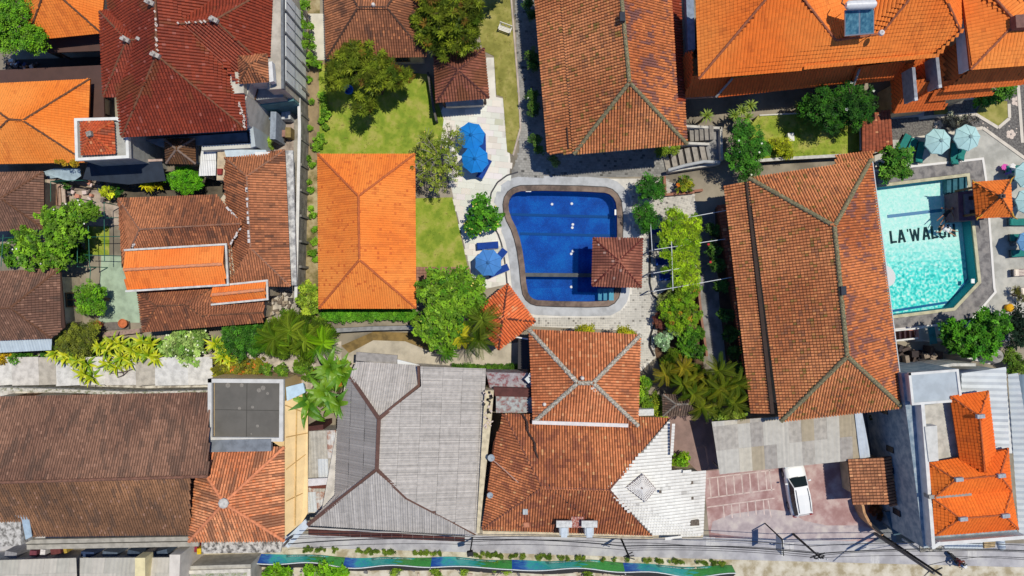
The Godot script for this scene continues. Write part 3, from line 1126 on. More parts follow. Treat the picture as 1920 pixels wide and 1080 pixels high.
func pools() -> void:
	# ---- the blue pool ----
	var c := P(1060, 460)
	var root := thing("swimming_pool", "deep blue swimming pool with rounded corners and a brown stone rim", "pool", Vector3(c.x, 0, c.z))
	pool(root, pool_blue, 1.5, -0.12, mosaic_sparkle(S(0, 60, 152), S(0, 80, 184), S(0, 108, 204), 0.08, 4, 0.75, 0.035), mosaic_sparkle(S(0, 58, 150), S(4, 74, 170), S(10, 95, 196), 0.06, 5, 0.1), Color(0.0, 0.1, 0.42), 0.12)  # floor mottling puts the ripple tones of the water into the tiles
	var g := G.new()
	band(g, pool_blue, 0.48, -0.14, 0.09)
	put(g, "rim", rough_mat(S(82, 66, 60), S(116, 96, 86), S(140, 120, 108), 6.0, 0.7, 0.012, 0.0, 14), root)
	g = G.new()
	for q in without(grown(pool_blue, 0.56), [grown(pool_blue, 0.48)]): g.prism(q, 0.0, 0.05)
	put(g, "gutter", plain(S(52, 50, 54), 0.7), root)
	g = G.new()
	for q in without(grown(pool_blue, 1.35), [grown(pool_blue, 0.56)]): g.prism(q, 0.0, 0.035)
	put(g, "surround", worn(S(186, 188, 194), 0.14, 5.0, 0.7), root)
	for s in [[957, 402, 1155, 407], [975, 438, 1152, 442]]:
		g = G.new()
		g.bar(P(s[0], s[1], -1.42), P(s[2], s[3], -1.42), 0.24, 0.1)
		put(g, "lane_line", plain(S(4, 74, 142), 0.9), root)
	g = G.new()
	g.bar(P(984, 515) + Vector3.UP * -0.06, P(1118, 516) + Vector3.UP * -0.06, 0.34, 1.4)
	put(g, "dividing_wall", worn(S(92, 96, 100), 0.2, 3.0), root)
	for i in 3:
		g = G.new()
		var a := P(1128 + i * 9, 552)
		g.box(Vector3(a.x, -1.1 + i * 0.3, a.z + 0.0), Vector3(0.44, 0.8 + i * 0.2, 1.1))
		put(g, "step", worn(S(90, 168, 196), 0.12, 2.0), root)
	for s in [[1035, 383], [1072, 382], [1074, 421], [1073, 427], [1074, 471], [1071, 476], [1071, 538]]:
		g = G.new()
		var a := P(s[0], s[1], -1.5)
		g.lathe(a, [Vector2(0.13, 0.0), Vector2(0.13, 0.05), Vector2(0.09, 0.07), Vector2(0.0, 0.07)], 10)
		put(g, "floor_disc", plain(Color(0.85, 0.86, 0.86), 0.4), root)  # small white discs on the pool floor
	for s in [[991, 358, 0.0], [1154, 398, 1.57]]:
		g = G.new()
		var a := P(s[0], s[1])
		g.box(Vector3(a.x, -0.05, a.z), Vector3(0.5, 0.1, 0.16), s[2])
		put(g, "skimmer_lid", plain(Color(0.8, 0.8, 0.8), 0.5), root)
	# outer white step that follows the rim on the garden side
	g = G.new()
	var line := grown(pool_blue, 1.75)
	for i in line.size():
		var a := line[i]
		var b := line[(i + 1) % line.size()]
		if a.x < P(1000, 0).x and b.x < P(1000, 0).x: g.bar(Vector3(a.x, 0.06, a.y), Vector3(b.x, 0.06, b.y), 0.14, 0.06)
	put(g, "edge_strip", plain(S(70, 70, 76), 0.8), root)

	# ---- the aqua pool with lettering ----
	c = P(1735, 460)
	root = thing("lettered_pool", "pale aqua swimming pool with dark lettering on its floor", "pool", Vector3(c.x, 0, c.z))
	pool(root, pool_aqua, 1.3, -0.1, mosaic_sparkle(S(156, 236, 228), S(196, 250, 244), S(232, 255, 252), 0.11, 6, 0.35, 0.22), mosaic_sparkle(S(0, 120, 140), S(10, 140, 156), S(30, 165, 176), 0.06, 7, 0.1), Color(0.1, 0.6, 0.6), 0.02)  # floor mottling paints the caustic cells into the tile colour
	# deep end: a more saturated mosaic toward the street, caustic sparkle painted into its tone
	g = G.new()
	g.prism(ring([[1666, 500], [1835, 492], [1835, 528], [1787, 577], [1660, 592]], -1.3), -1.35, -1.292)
	put(g, "deep_end_floor", mosaic_sparkle(S(0, 176, 176), S(84, 240, 232), S(232, 255, 252), 0.12, 16, 0.85, 0.3), root)
	for k in 3:
		g = G.new()
		var y0 := 450.0 + k * 16.7
		g.prism(ring([[1658 + k * 3, y0 + 8], [1835, y0], [1835, y0 + 16.6], [1658 + k * 3, y0 + 24.6]], -1.3), -1.35, -1.288 + 0.004 * k)
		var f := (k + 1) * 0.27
		put(g, "sloping_floor", mosaic_sparkle(S(156, 236, 228).lerp(S(0, 176, 176), f), S(196, 250, 244).lerp(S(84, 240, 232), f), S(232, 255, 252), 0.12, 20 + k, 0.35 + 0.5 * f, 0.27), root)  # painted sparkle grows stronger from strip to strip
	g = G.new()
	band(g, pool_aqua, 0.28, -0.12, 0.08)
	put(g, "rim", worn(S(196, 190, 160), 0.15, 3.0, 0.7), root)
	var deck_out := ring([[1640, 322], [1712, 314], [1840, 300], [1846, 340], [1861, 540], [1863, 547], [1817, 601], [1640, 620]])
	g = G.new()
	for q in without(deck_out, [grown(pool_aqua, 0.3)]): g.prism(q, 0.0, 0.05)
	put(g, "surround", rough_mat(S(104, 100, 102), S(134, 130, 130), S(150, 144, 142), 4.0, 0.75, 0.015, 0.0, 17), root)
	g = G.new()
	for q in without(grown(deck_out, 0.2), [deck_out]): g.prism(q, 0.0, 0.1)
	put(g, "edge_strip", plain(S(236, 232, 230), 0.7), root)
	# blue band across the shallow end and along the east wall
	g = G.new()
	g.bar(P(1664, 406, -1.27), P(1766, 394, -1.27), 0.3, 0.04)
	put(g, "lane_line", plain(S(0, 112, 168), 0.5), root)
	for s in [[1806, 410, 1816, 522], [1816, 522, 1782, 566], [1782, 566, 1668, 584], [1683, 343, 1785, 334]]:
		g = G.new()
		g.bar(P(s[0], s[1], -1.25), P(s[2], s[3], -1.25), 0.22, 0.05)
		put(g, "floor_border", plain(S(0, 96, 150), 0.9), root)
	g = G.new()
	g.prism(ring([[1808, 410], [1829, 410], [1834, 528], [1788, 577], [1784, 566], [1818, 522]], -1.2), -1.3, -1.2)
	put(g, "bench_ledge", mosaic_sparkle(S(0, 170, 184), S(4, 188, 200), S(20, 206, 214), 0.1, 18, 0.1), root)
	for i in 4:
		g = G.new()
		var a := P(1788 + i * 9, 346)
		g.box(Vector3(a.x, -0.9 + i * 0.2, a.z), Vector3(0.43, 0.6, 1.35))
		put(g, "step", worn(S(50, 104, 122), 0.15, 2.0), root)
	g = G.new()
	g.prism(smooth_ring(ring([[1640, 496], [1664, 496], [1680, 512], [1678, 532], [1662, 540], [1640, 540]], -0.3), 2), -1.3, -0.3)
	put(g, "shallow_ledge", plain(S(222, 222, 226), 0.6), root)
	for s in [[1824, 527], [1700, 592], [1816, 352]]:
		g = G.new()
		var a := P(s[0], s[1])
		g.box(Vector3(a.x, -0.02, a.z), Vector3(0.3, 0.1, 0.4))
		put(g, "skimmer_lid", plain(Color(0.8, 0.82, 0.82), 0.5), root)
	# lettering in dark tiles on the pool floor
	var word := "LA'WALON"
	var strokes := {"L": [[0.12, 1, 0.12, 0], [0.0, 0.11, 1, 0.11]], "A": [[0.1, 0, 0.46, 1], [0.9, 0, 0.54, 1], [0.25, 0.3, 0.75, 0.3]], "'": [[0.5, 1, 0.5, 0.78]],
		"W": [[0.06, 1, 0.27, 0], [0.27, 0, 0.5, 0.9], [0.5, 0.9, 0.73, 0], [0.73, 0, 0.94, 1]], "O": [[0.13, 0.2, 0.13, 0.8], [0.87, 0.2, 0.87, 0.8], [0.1, 0.85, 0.4, 0.93], [0.6, 0.93, 0.9, 0.85], [0.1, 0.15, 0.4, 0.07], [0.6, 0.07, 0.9, 0.15], [0.3, 0.92, 0.7, 0.92], [0.3, 0.08, 0.7, 0.08]], "N": [[0.12, 0, 0.12, 1], [0.88, 0, 0.88, 1], [0.14, 1, 0.86, 0]]}
	var x := 0.0
	var widths := {"L": 0.56, "A": 0.68, "'": 0.24, "W": 0.92, "O": 0.66, "N": 0.7}
	var total := 0.0
	for ch in word: total += widths[ch]
	var a0 := P(1671, 457, -1.25)
	var a1 := P(1796, 443, -1.25)
	var dir := (a1 - a0)
	var unit := dir.length() / total
	dir = dir.normalized()
	var up := Vector3(dir.z, 0, -dir.x)
	var dark := plain(S(0, 34, 46), 0.95)
	for ch in word:
		g = G.new()
		var w: float = widths[ch] * unit * 0.8
		var k := 0
		for q in strokes[ch]:
			var p0: Vector3 = a0 + dir * (x + w * q[0]) + up * (1.2 * q[1])
			var p1: Vector3 = a0 + dir * (x + w * q[2]) + up * (1.2 * q[3])
			g.bar(p0 + Vector3.UP * 0.003 * k, p1 + Vector3.UP * 0.003 * k, 0.1 if ch == "'" else (0.155 if ch == "W" else 0.19), 0.05)
			k += 1
		put(g, "letter", dark, root)
		x += widths[ch] * unit

# roof coverings
func cov(kind: String) -> Dictionary:
	match kind:
		"orange": return {"a": S(244, 122, 36), "b": S(255, 146, 60), "jit": 0.06, "tw": 0.21, "tl": 0.24, "fill": 0.96, "lip": 0.03, "dark": S(196, 92, 36), "dthr": 0.34, "damt": 0.35}
		"orange_grid": return {"a": S(254, 128, 44), "b": S(255, 150, 66), "jit": 0.08, "tw": 0.26, "tl": 0.3, "fill": 0.955, "lip": 0.032, "dark": S(170, 74, 26), "dthr": 0.4, "damt": 0.3}
		"villa": return {"a": S(252, 138, 54), "b": S(255, 154, 70), "jit": 0.05, "tw": 0.2, "tl": 0.22, "fill": 0.96, "lip": 0.035, "odd": S(214, 104, 44), "oddp": 0.04, "dark": S(206, 100, 42), "dthr": 0.16, "damt": 0.3}
		"hotel": return {"a": S(200, 122, 76), "b": S(230, 152, 100), "jit": 0.2, "tw": 0.235, "tl": 0.26, "fill": 0.78, "lip": 0.075, "dark": S(130, 92, 74), "dthr": 0.3, "damt": 0.6, "su": 40.0, "sv": 40.0, "moss": S(128, 116, 50), "mthr": 0.34, "odd": S(240, 164, 104), "oddp": 0.06}
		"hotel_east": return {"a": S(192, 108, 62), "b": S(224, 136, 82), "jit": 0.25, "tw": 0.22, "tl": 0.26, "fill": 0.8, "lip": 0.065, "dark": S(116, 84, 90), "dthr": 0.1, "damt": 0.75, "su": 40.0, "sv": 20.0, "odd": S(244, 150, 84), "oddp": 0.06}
		"maroon": return {"a": S(134, 50, 28), "b": S(158, 66, 38), "jit": 0.2, "tw": 0.24, "tl": 0.28, "fill": 0.84, "lip": 0.06, "dark": S(120, 74, 34), "dthr": 0.2, "damt": 0.5, "su": 14.0, "sv": 7.0, "odd": S(176, 100, 86), "oddp": 0.03, "rough": 0.55}
		"brown": return {"a": S(120, 86, 72), "b": S(154, 114, 94), "jit": 0.2, "tw": 0.21, "tl": 0.25, "fill": 0.84, "lip": 0.05, "dark": S(86, 70, 62), "dthr": 0.12, "damt": 0.5, "odd": S(172, 130, 110), "oddp": 0.04}
		"brown_red": return {"a": S(152, 94, 66), "b": S(200, 130, 90), "jit": 0.2, "tw": 0.21, "tl": 0.25, "fill": 0.82, "lip": 0.055, "dark": S(82, 60, 52), "dthr": 0.2, "damt": 0.7, "odd": S(214, 138, 92), "oddp": 0.06}
		"terracotta": return {"a": S(202, 120, 76), "b": S(232, 150, 102), "jit": 0.25, "tw": 0.23, "tl": 0.26, "fill": 0.76, "lip": 0.07, "dark": S(136, 90, 72), "dthr": 0.3, "damt": 0.6, "odd": S(244, 178, 128), "oddp": 0.05}
		"rusty": return {"a": S(178, 106, 70), "b": S(222, 140, 92), "jit": 0.25, "tw": 0.22, "tl": 0.25, "fill": 0.76, "lip": 0.065, "dark": S(132, 74, 62), "dthr": 0.14, "damt": 0.6, "su": 30.0, "sv": 24.0, "odd": S(242, 184, 128), "oddp": 0.03}
		"white": return {"a": S(226, 222, 218), "b": S(246, 244, 240), "jit": 0.07, "tw": 0.27, "tl": 0.27, "fill": 0.92, "lip": 0.025, "dark": S(160, 154, 150), "dthr": 0.4, "damt": 0.6}
	return {}

func extend(a: Dictionary, b: Dictionary) -> Dictionary:
	var c := a.duplicate()
	c.merge(b, true)
	return c

func block(root: Node3D, px: Array, h: float, y0: float, called: String, m: Material) -> void:
	var g := G.new()
	g.prism(ring(px, h), y0, h)
	put(g, called, m, root)

# walls of a given width that stand along the edges of a flat roof
func parapet(root: Node3D, px: Array, h: float, high: float, w: float, m: Material, closed := true) -> void:
	var g := G.new()
	var n := px.size() if closed else px.size() - 1
	for i in n:
		var a := P(px[i][0], px[i][1], h)
		var b := P(px[(i + 1) % px.size()][0], px[(i + 1) % px.size()][1], h)
		var d := (b - a).normalized() * w * 0.5
		var lift := high + 0.003 * (i % 3)
		g.bar(a - d + Vector3.UP * lift, b + d + Vector3.UP * lift, w, lift + 0.05)
	put(g, "parapet", m, root)

func houses_left() -> void:
	var cream := worn(S(206, 192, 170), 0.15, 4.0)
	var pale := worn(S(206, 204, 200), 0.15, 4.0)
	var dark_ridge := worn(S(112, 74, 52), 0.3, 1.5)
	var orange_ridge := worn(S(206, 96, 40), 0.25, 1.5)
	var grey_ridge := worn(S(140, 128, 122), 0.35, 1.5)
	house({"n": "tiled_house", "l": "bright orange hipped roof beside the green tree in the far upper left corner", "v": [[51, 76, 5], [190, 62, 5], [88, -28, 7.6], [205, -150, 5], [92, -110, 7.6], [30, -150, 5]],
		"f": [[0, 1, 2], [1, 3, 4, 2], [5, 0, 2, 4]], "r": [[0, 2], [1, 2]], "rm": dark_ridge, "rr": 0.09, "st": cov("orange"), "e": [0, 1, 3, 5], "w": cream})
	house({"n": "tiled_house", "l": "bright orange hipped roof with a short dark ridge next to the white parapet tower", "v": [[-70, 160, 4.2], [169, 148, 4.2], [163, 304, 4.2], [-70, 309, 4.2], [17, 224, 6.4], [43, 226, 6.4]],
		"f": [[0, 1, 5, 4], [1, 2, 5], [2, 3, 4, 5], [3, 0, 4]], "r": [[1, 5], [2, 5], [0, 4], [3, 4], [4, 5]], "rm": dark_ridge, "rr": 0.09, "st": extend(cov("orange"), {"a": S(250, 136, 46), "b": S(255, 156, 70)}), "e": [0, 1, 2, 3], "w": cream})
	# flat brown canopies between the two orange roofs
	var choc := worn(S(86, 60, 54), 0.12, 4.0, 0.6)
	var t := thing("flat_canopy", "flat chocolate brown canopy under the upper left orange roof", "canopy", P(140, 85))
	block(t, [[84, 74], [192, 62], [192, 95], [90, 99]], 3.4, 3.25, "roof", choc)
	posts(t, [[96, 92], [186, 90]], 3.24, 0.14, choc)
	t = thing("flat_canopy", "long flat chocolate brown canopy wrapped around the left orange roof", "canopy", P(90, 140))
	block(t, [[-40, 133], [192, 122], [196, 228], [150, 232], [150, 160], [-40, 168]], 3.2, 3.05, "roof", choc)
	posts(t, [[10, 138], [186, 130], [186, 210]], 3.04, 0.14, choc)

	# the big maroon roof
	var mar := house({"n": "tiled_house", "l": "big maroon tiled roof with several hipped wings and grey ridge ornaments", "v": [
		[229, 257, 7.2], [463, 243, 7.2], [294, 104, 11], [290, -50, 11], [197, -50, 7.2], [512, -50, 7.0],
		[194, 182, 7.0], [187, 22, 7.0], [238, 75, 9.3], [268, 75, 9.4], [219, 182, 7.1], [206, 18, 7.1],
		[475, 104, 8.05], [403, 38, 10.2], [330, 46, 10.05], [428, 135, 7.55], [447, 134, 7.4], [506, 103, 6.9], [512, -40, 6.9], [470, -40, 8.4], [478, -5, 8.15], [400, -3, 8.55], [455, 170, 7.2]],
		"f": [[4, 0, 2, 3], [0, 1, 2], [1, 22, 15, 21, 3, 2], [7, 6, 8], [6, 10, 9, 8], [11, 7, 8, 9], [16, 12, 13, 14, 15], [17, 18, 19, 20, 13, 12], [20, 21, 14, 13]],
		"r": [[0, 2], [1, 2], [2, 3], [6, 8], [7, 8], [8, 9], [12, 13], [13, 20], [14, 13], [9, 10], [14, 15], [9, 11]], "rm": worn(S(128, 84, 60), 0.4, 1.2), "rr": 0.09, "st": cov("maroon"), "e": [0, 1, 17, 5, 4], "w": pale, "in": 0.9})
	for s in [[294, 104, 11.0], [238, 75, 9.3], [403, 38, 10.2], [284, 6, 11.0], [268, 75, 9.4]]:
		var g := G.new()
		var a := P(s[0], s[1], s[2])
		g.box(a + Vector3(0, 0.12, 0), Vector3(0.62, 0.3, 0.34), -0.5)
		g.box(a + Vector3(-0.12, 0.4, 0.06), Vector3(0.3, 0.28, 0.24), -0.5)
		put(g, "ridge_ornament", worn(S(178, 170, 166), 0.35, 0.8), mar)
	# white mortar smears along the ridge and the right eave
	for s in [[292, 20, 296, 100, 11.05, 9], [330, 44, 400, 40, 10.25, 7], [448, 190, 461, 240, 7.5, 16]]:
		var g := G.new()
		for i in int(s[5]):
			var a := P(lerpf(s[0], s[2], (i + rng.randf()) / s[5]), lerpf(s[1], s[3], (i + rng.randf()) / s[5]), s[4])
			g.box(a + Vector3(rng.randf_range(-0.1, 0.1), 0.06, 0), Vector3(rng.randf_range(0.06, 0.16), 0.05, rng.randf_range(0.1, 0.3)), rng.randf())
		put(g, "mortar", plain(S(214, 196, 188), 0.9), mar)

	t = house({"n": "roof_turret", "l": "small brown pyramid roof against the right side of the maroon roof", "c": "turret", "v": [[447, 104, 8.0], [501, 102, 8.0], [503, 153, 8.0], [450, 156, 8.0], [466, 122, 9.4]],
		"f": [[0, 1, 4], [1, 2, 4], [2, 3, 4], [3, 0, 4]], "r": [[0, 4], [1, 4], [2, 4], [3, 4]], "rm": dark_ridge, "rr": 0.08, "st": cov("brown_red"), "e": [0, 1, 2, 3], "w": pale, "in": 0.3, "win": false})
	block(t, [[503, 116], [510, 115], [513, 152], [505, 154]], 7.9, 7.2, "gutter_wall", worn(S(226, 226, 228), 0.1, 3.0))

	# the concrete building right of the maroon roof, its glazed side towards the alley
	t = thing("concrete_building", "concrete flat-roofed building with pale blue glazed side facing the alley", "building", P(520, 90))
	block(t, [[498, -50], [530, -50], [531, 166], [502, 168]], 6.8, 0.0, "wall", worn(S(196, 188, 178), 0.22, 4.0))
	block(t, [[432, 136], [456, 134], [457, 174], [430, 176]], 7.6, 0.0, "roof_block", worn(S(206, 200, 188), 0.2, 3.0))
	block(t, [[457, 160], [531, 168], [531, 182], [458, 190]], 5.2, 0.0, "terrace", worn(S(150, 152, 156), 0.2, 3.0))
	block(t, [[463, 191], [550, 180], [551, 189], [464, 201]], 4.0, 0.0, "terrace", worn(S(92, 138, 146), 0.2, 3.0))
	var frame := worn(S(120, 124, 130), 0.2, 2.0)
	var xw := P(531, 0, 6.8).x
	for s in [[-18, 16], [18, 58], [62, 104], [108, 150]]:
		var z0 := P(0, s[0], 6.8).z
		var z1 := P(0, s[1], 6.8).z
		var g := G.new()
		g.box(Vector3(xw + 0.05, 3.7, (z0 + z1) / 2), Vector3(0.1, 5.4, z1 - z0))
		var w := put(g, "window", worn(S(244, 248, 252), 0.08, 3.0, 0.6), t)
		g = G.new()
		g.box(Vector3(xw + 0.12, 3.7, (z0 + z1) / 2), Vector3(0.05, 5.3, 0.05))
		g.box(Vector3(xw + 0.125, 4.2, (z0 + z1) / 2), Vector3(0.05, 0.07, z1 - z0 - 0.02))
		put(g, "frame", frame, w)
		g = G.new()
		g.box(Vector3(xw + 0.09, 3.4, z1 + 0.09), Vector3(0.18, 6.7, 0.16))
		put(g, "pier", frame, t)
	block(t, [[526, -50], [531, -50], [532, 166], [527, 166]], 7.2, 6.8, "parapet", frame)
	# sunk yard with a pale frame
	t = thing("roof_frame", "pale concrete frame with a teal inner face around the sunk yard", "wall", P(470, 235))
	block(t, [[463, 194], [469, 193], [479, 274], [470, 277]], 4.2, 0.0, "wall", worn(S(186, 196, 204), 0.12, 3.0))
	block(t, [[378, 273], [470, 268], [470, 277], [378, 282]], 4.2, 0.0, "wall", worn(S(214, 212, 204), 0.12, 3.0))
	block(t, [[270, 262], [462, 248], [466, 266], [378, 272], [300, 275]], 3.6, 0.0, "roof", worn(S(118, 128, 138), 0.22, 3.0))
	t = thing("yard_clutter", "stacked boards, blocks and a pale tub in the sunk yard by the alley", "clutter", P(520, 240))
	for s in [[512, 235, 0.5, 2.4, 2.6, 150, 160, 176], [498, 218, 0.9, 0.5, 1.4, 110, 128, 150], [536, 216, 0.8, 0.7, 1.2, 206, 210, 214], [528, 250, 0.7, 0.6, 1.0, 160, 120, 110], [540, 248, 0.5, 0.9, 1.1, 150, 130, 84], [524, 262, 0.9, 0.4, 0.5, 70, 66, 64], [508, 205, 1.0, 0.4, 0.9, 80, 104, 130]]:
		var g := G.new()
		var a := P(s[0], s[1], s[4])
		g.box(Vector3(a.x, s[4] * 0.5, a.z), Vector3(s[2], s[4], s[3]), rng.randf_range(-0.1, 0.1))
		put(g, "block", worn(S(s[5], s[6], s[7]), 0.25, 1.5), t)

	# white-edged tower by the left orange roof
	t = house({"n": "roof_turret", "l": "small red pyramid roof standing inside a white parapet", "c": "turret", "v": [[152, 229, 6.6], [213, 228, 6.6], [216, 287, 6.6], [154, 290, 6.6], [170, 252, 7.9]],
		"f": [[0, 1, 4], [1, 2, 4], [2, 3, 4], [3, 0, 4]], "r": [[0, 4], [1, 4], [2, 4], [3, 4]], "rm": worn(S(206, 110, 56), 0.3, 1.0), "rr": 0.08, "st": extend(cov("terracotta"), {"a": S(196, 82, 44), "b": S(220, 106, 62), "fill": 0.9}), "e": [0, 1, 2, 3], "w": pale, "in": 0.1, "win": false})
	block(t, [[146, 226], [222, 224], [241, 230], [243, 294], [148, 299]], 6.2, 0.0, "tower", worn(S(178, 178, 174), 0.15, 3.0))
	parapet(t, [[146, 226], [222, 224], [241, 235], [243, 295], [148, 300]], 6.3, 0.3, 0.24, worn(S(236, 236, 234), 0.06, 3.0))
	var g2 := G.new()
	g2.box(P(170, 252, 7.9) + Vector3(0, 0.12, 0), Vector3(0.4, 0.35, 0.4), 0.3)
	put(g2, "finial", worn(S(150, 146, 140), 0.3, 0.6), t)

	t = house({"n": "roof_turret", "l": "small dark brown pyramid roof with pale hips under the maroon eave", "c": "turret", "v": [[309, 261, 3.9], [365, 260, 3.9], [367, 307, 3.9], [312, 306, 3.9], [331, 280, 5.0]],
		"f": [[0, 1, 4], [1, 2, 4], [2, 3, 4], [3, 0, 4]], "r": [[0, 4], [1, 4], [2, 4], [3, 4]], "rm": worn(S(142, 122, 112), 0.25, 1.0), "rr": 0.1, "st": extend(cov("brown"), {"a": S(96, 66, 44), "b": S(122, 82, 52)}), "e": [0, 1, 2, 3], "w": pale, "in": 0.4, "win": false})
	# white sheet roof and the little service tower beside it
	t = thing("sheet_roof", "white corrugated sheet roof next to the clipped round shrub", "roof", P(390, 300))
	sheets(t, [P(373, 330, 3.0), P(405, 329, 3.0), P(406, 276, 3.3), P(378, 277, 3.3)], 0.8, 1.3, 0.2, 0.03, [worn(S(238, 238, 240), 0.05, 3.0, 0.5)])
	posts(t, [[376, 327], [402, 327], [402, 280]], 2.9, 0.1, pale)
	t = thing("service_tower", "narrow beige masonry stack with a red box beside the white sheet roof", "wall", P(416, 310))
	block(t, [[408, 283], [424, 280], [421, 338], [406, 338]], 3.6, 0.0, "wall", worn(S(206, 186, 158), 0.2, 2.0))
	block(t, [[407, 316], [416, 316], [415, 327], [407, 327]], 3.9, 3.5, "box", plain(S(150, 44, 40), 0.7))
	block(t, [[420, 280], [498, 281], [506, 293], [424, 294]], 3.9, 3.7, "gutter", worn(S(206, 220, 230), 0.12, 2.0, 0.4))
	block(t, [[478, 285], [506, 285], [494, 303], [482, 311]], 4.0, 3.8, "flashing", worn(S(236, 236, 236), 0.1, 2.0, 0.5))
	# dark awning over the garden and a torn pale sheet
	t = thing("awning", "dark navy fabric awning sagging over the small back garden", "awning", P(235, 325))
	var navy := worn(S(46, 56, 72), 0.14, 3.0, 0.7)
	var g3 := G.new()
	g3.slab([P(155, 336, 2.6), P(240, 346, 2.3), P(311, 339, 2.7), P(303, 302, 3.2), P(165, 304, 3.2)], 0.03)
	put(g3, "cloth", navy, t)
	block(t, [[255, 299], [304, 298], [304, 302], [255, 304]], 3.3, 3.15, "batten", worn(S(196, 170, 160), 0.2, 2.0))
	posts(t, [[168, 310], [238, 342], [306, 335]], 2.3, 0.06, plain(S(90, 96, 100), 0.5, 0.6))
	t = thing("torn_sheet", "torn pale blue plastic sheet hanging beside the left orange roof", "sheet", P(117, 325))
	g3 = G.new()
	g3.slab([P(80, 322, 2.5), P(92, 335, 2.3), P(108, 333, 2.4), P(118, 337, 2.3), P(137, 340, 2.2), P(152, 330, 2.4), P(150, 316, 2.6), P(100, 316, 2.7)], 0.02)
	put(g3, "sheet", worn(S(176, 196, 210), 0.18, 2.0, 0.5), t)
	posts(t, [[84, 322], [147, 322]], 2.4, 0.05, plain(S(120, 126, 124), 0.5, 0.5))

	# brown roofs of the left edge
	house({"n": "tiled_house", "l": "small brown hipped roof at the left edge beside the white-flowering tree", "v": [[-60, 325, 3.6], [82, 322, 3.6], [83, 429, 3.6], [-60, 436, 3.6], [2, 372, 5.2], [-40, 373, 5.2]],
		"f": [[0, 1, 4, 5], [1, 2, 4], [2, 3, 5, 4]], "r": [[1, 4], [2, 4], [4, 5]], "rm": dark_ridge, "rr": 0.09, "st": cov("brown"), "e": [0, 1, 2, 3], "w": cream})
	t = house({"n": "tiled_house", "l": "brown hipped roof with a pale blue metal eave strip at the left edge", "v": [[-60, 512, 3.7], [113, 503, 3.7], [122, 614, 3.7], [97, 634, 3.6], [-60, 640, 3.6], [20, 577, 5.5], [-60, 581, 5.5]],
		"f": [[0, 1, 5, 6], [1, 2, 3, 5], [3, 4, 6, 5]], "r": [[1, 5], [3, 5], [5, 6]], "rm": dark_ridge, "rr": 0.1, "st": cov("brown"), "e": [0, 1, 2, 3, 4], "w": cream})
	sheets(t, [P(-60, 664, 3.0), P(97, 656, 3.0), P(98, 631, 3.4), P(-60, 638, 3.4)], 1.0, 2.0, 0.24, 0.025, [worn(S(206, 220, 232), 0.08, 3.0, 0.45)], "eave_sheet")

	# the L-shaped brown roof and the orange strips let into it
	var l := house({"n": "tiled_house", "l": "L-shaped brown tiled roof with mortar-marked valleys beside the boundary wall", "v": [
		[424, 297, 3.8], [504, 286, 3.8], [534, 281, 3.8], [545, 537, 3.8], [440, 512, 3.8], [463, 331, 5.4], [470, 465, 5.4], [405, 346, 3.8], [420, 345, 3.8],
		[222, 372, 3.8], [404, 366, 3.8], [453, 419, 5.3], [262, 430, 5.3], [228, 502, 3.8], [424, 470, 3.9], [244, 470, 4.0], [430, 535, 3.8]],
		"f": [[0, 2, 5], [2, 3, 6, 5], [3, 16, 6], [16, 4, 8, 0, 5, 6], [9, 10, 11, 12], [9, 12, 15, 13], [15, 14, 11, 12]],
		"r": [[0, 5], [2, 5], [5, 6], [3, 6], [9, 12], [12, 11], [12, 15]], "rm": worn(S(150, 110, 90), 0.35, 1.0), "rr": 0.08, "st": cov("brown_red"), "e": [9, 10, 8, 0, 2, 3, 16, 13], "w": cream, "in": 0.5})
	for s in [[463, 345, 468, 460, 5.5, 10], [428, 390, 452, 418, 4.8, 8], [434, 460, 452, 425, 4.8, 7], [246, 470, 256, 452, 4.4, 6]]:
		var g := G.new()
		for i in int(s[5]):
			var a := P(lerpf(s[0], s[2], (i + rng.randf()) / s[5]), lerpf(s[1], s[3], (i + rng.randf()) / s[5]), s[4])
			g.box(a + Vector3(0, 0.1, 0), Vector3(rng.randf_range(0.1, 0.2), 0.06, rng.randf_range(0.15, 0.4)), atan2(s[2] - s[0], s[3] - s[1]))
		put(g, "mortar", plain(S(216, 208, 206), 0.9), l)
	for o in [["orange roof strip with a pale ridge let into the brown L-shaped roof", [[237, 472], [420, 461], [423, 532], [238, 543]], [[234, 506], [418, 495]], 4.6], ["short orange roof strip beside the alley below the brown L-shaped roof", [[398, 540], [497, 529], [497, 559], [398, 568]], [[398, 553], [497, 543]], 4.3]]:
		var q: Array = o[1]
		var rr: Array = o[2]
		var hh: float = o[3]
		t = house({"n": "roof_strip", "l": o[0], "c": "roof", "v": [[q[0][0], q[0][1], hh], [q[1][0], q[1][1], hh], [q[2][0], q[2][1], hh - 0.2], [q[3][0], q[3][1], hh - 0.2], [rr[0][0], rr[0][1], hh + 0.5], [rr[1][0], rr[1][1], hh + 0.5]],
			"f": [[0, 1, 5, 4], [2, 3, 4, 5]], "r": [[4, 5]], "rm": worn(S(226, 150, 110), 0.2, 1.0), "rr": 0.14, "st": extend(cov("orange"), {"a": S(254, 130, 50), "b": S(255, 150, 70), "jit": 0.04}), "e": [0, 1, 2, 3], "w": cream, "in": 0.2, "win": false})
		parapet(t, [[q[0][0] - 2, q[0][1] - 3], [q[1][0] + 4, q[1][1] - 3], [q[2][0] + 5, q[2][1] + 2], [q[3][0], q[3][1] + 3]], hh, 0.1, 0.16, worn(S(216, 214, 212), 0.15, 2.0), false)
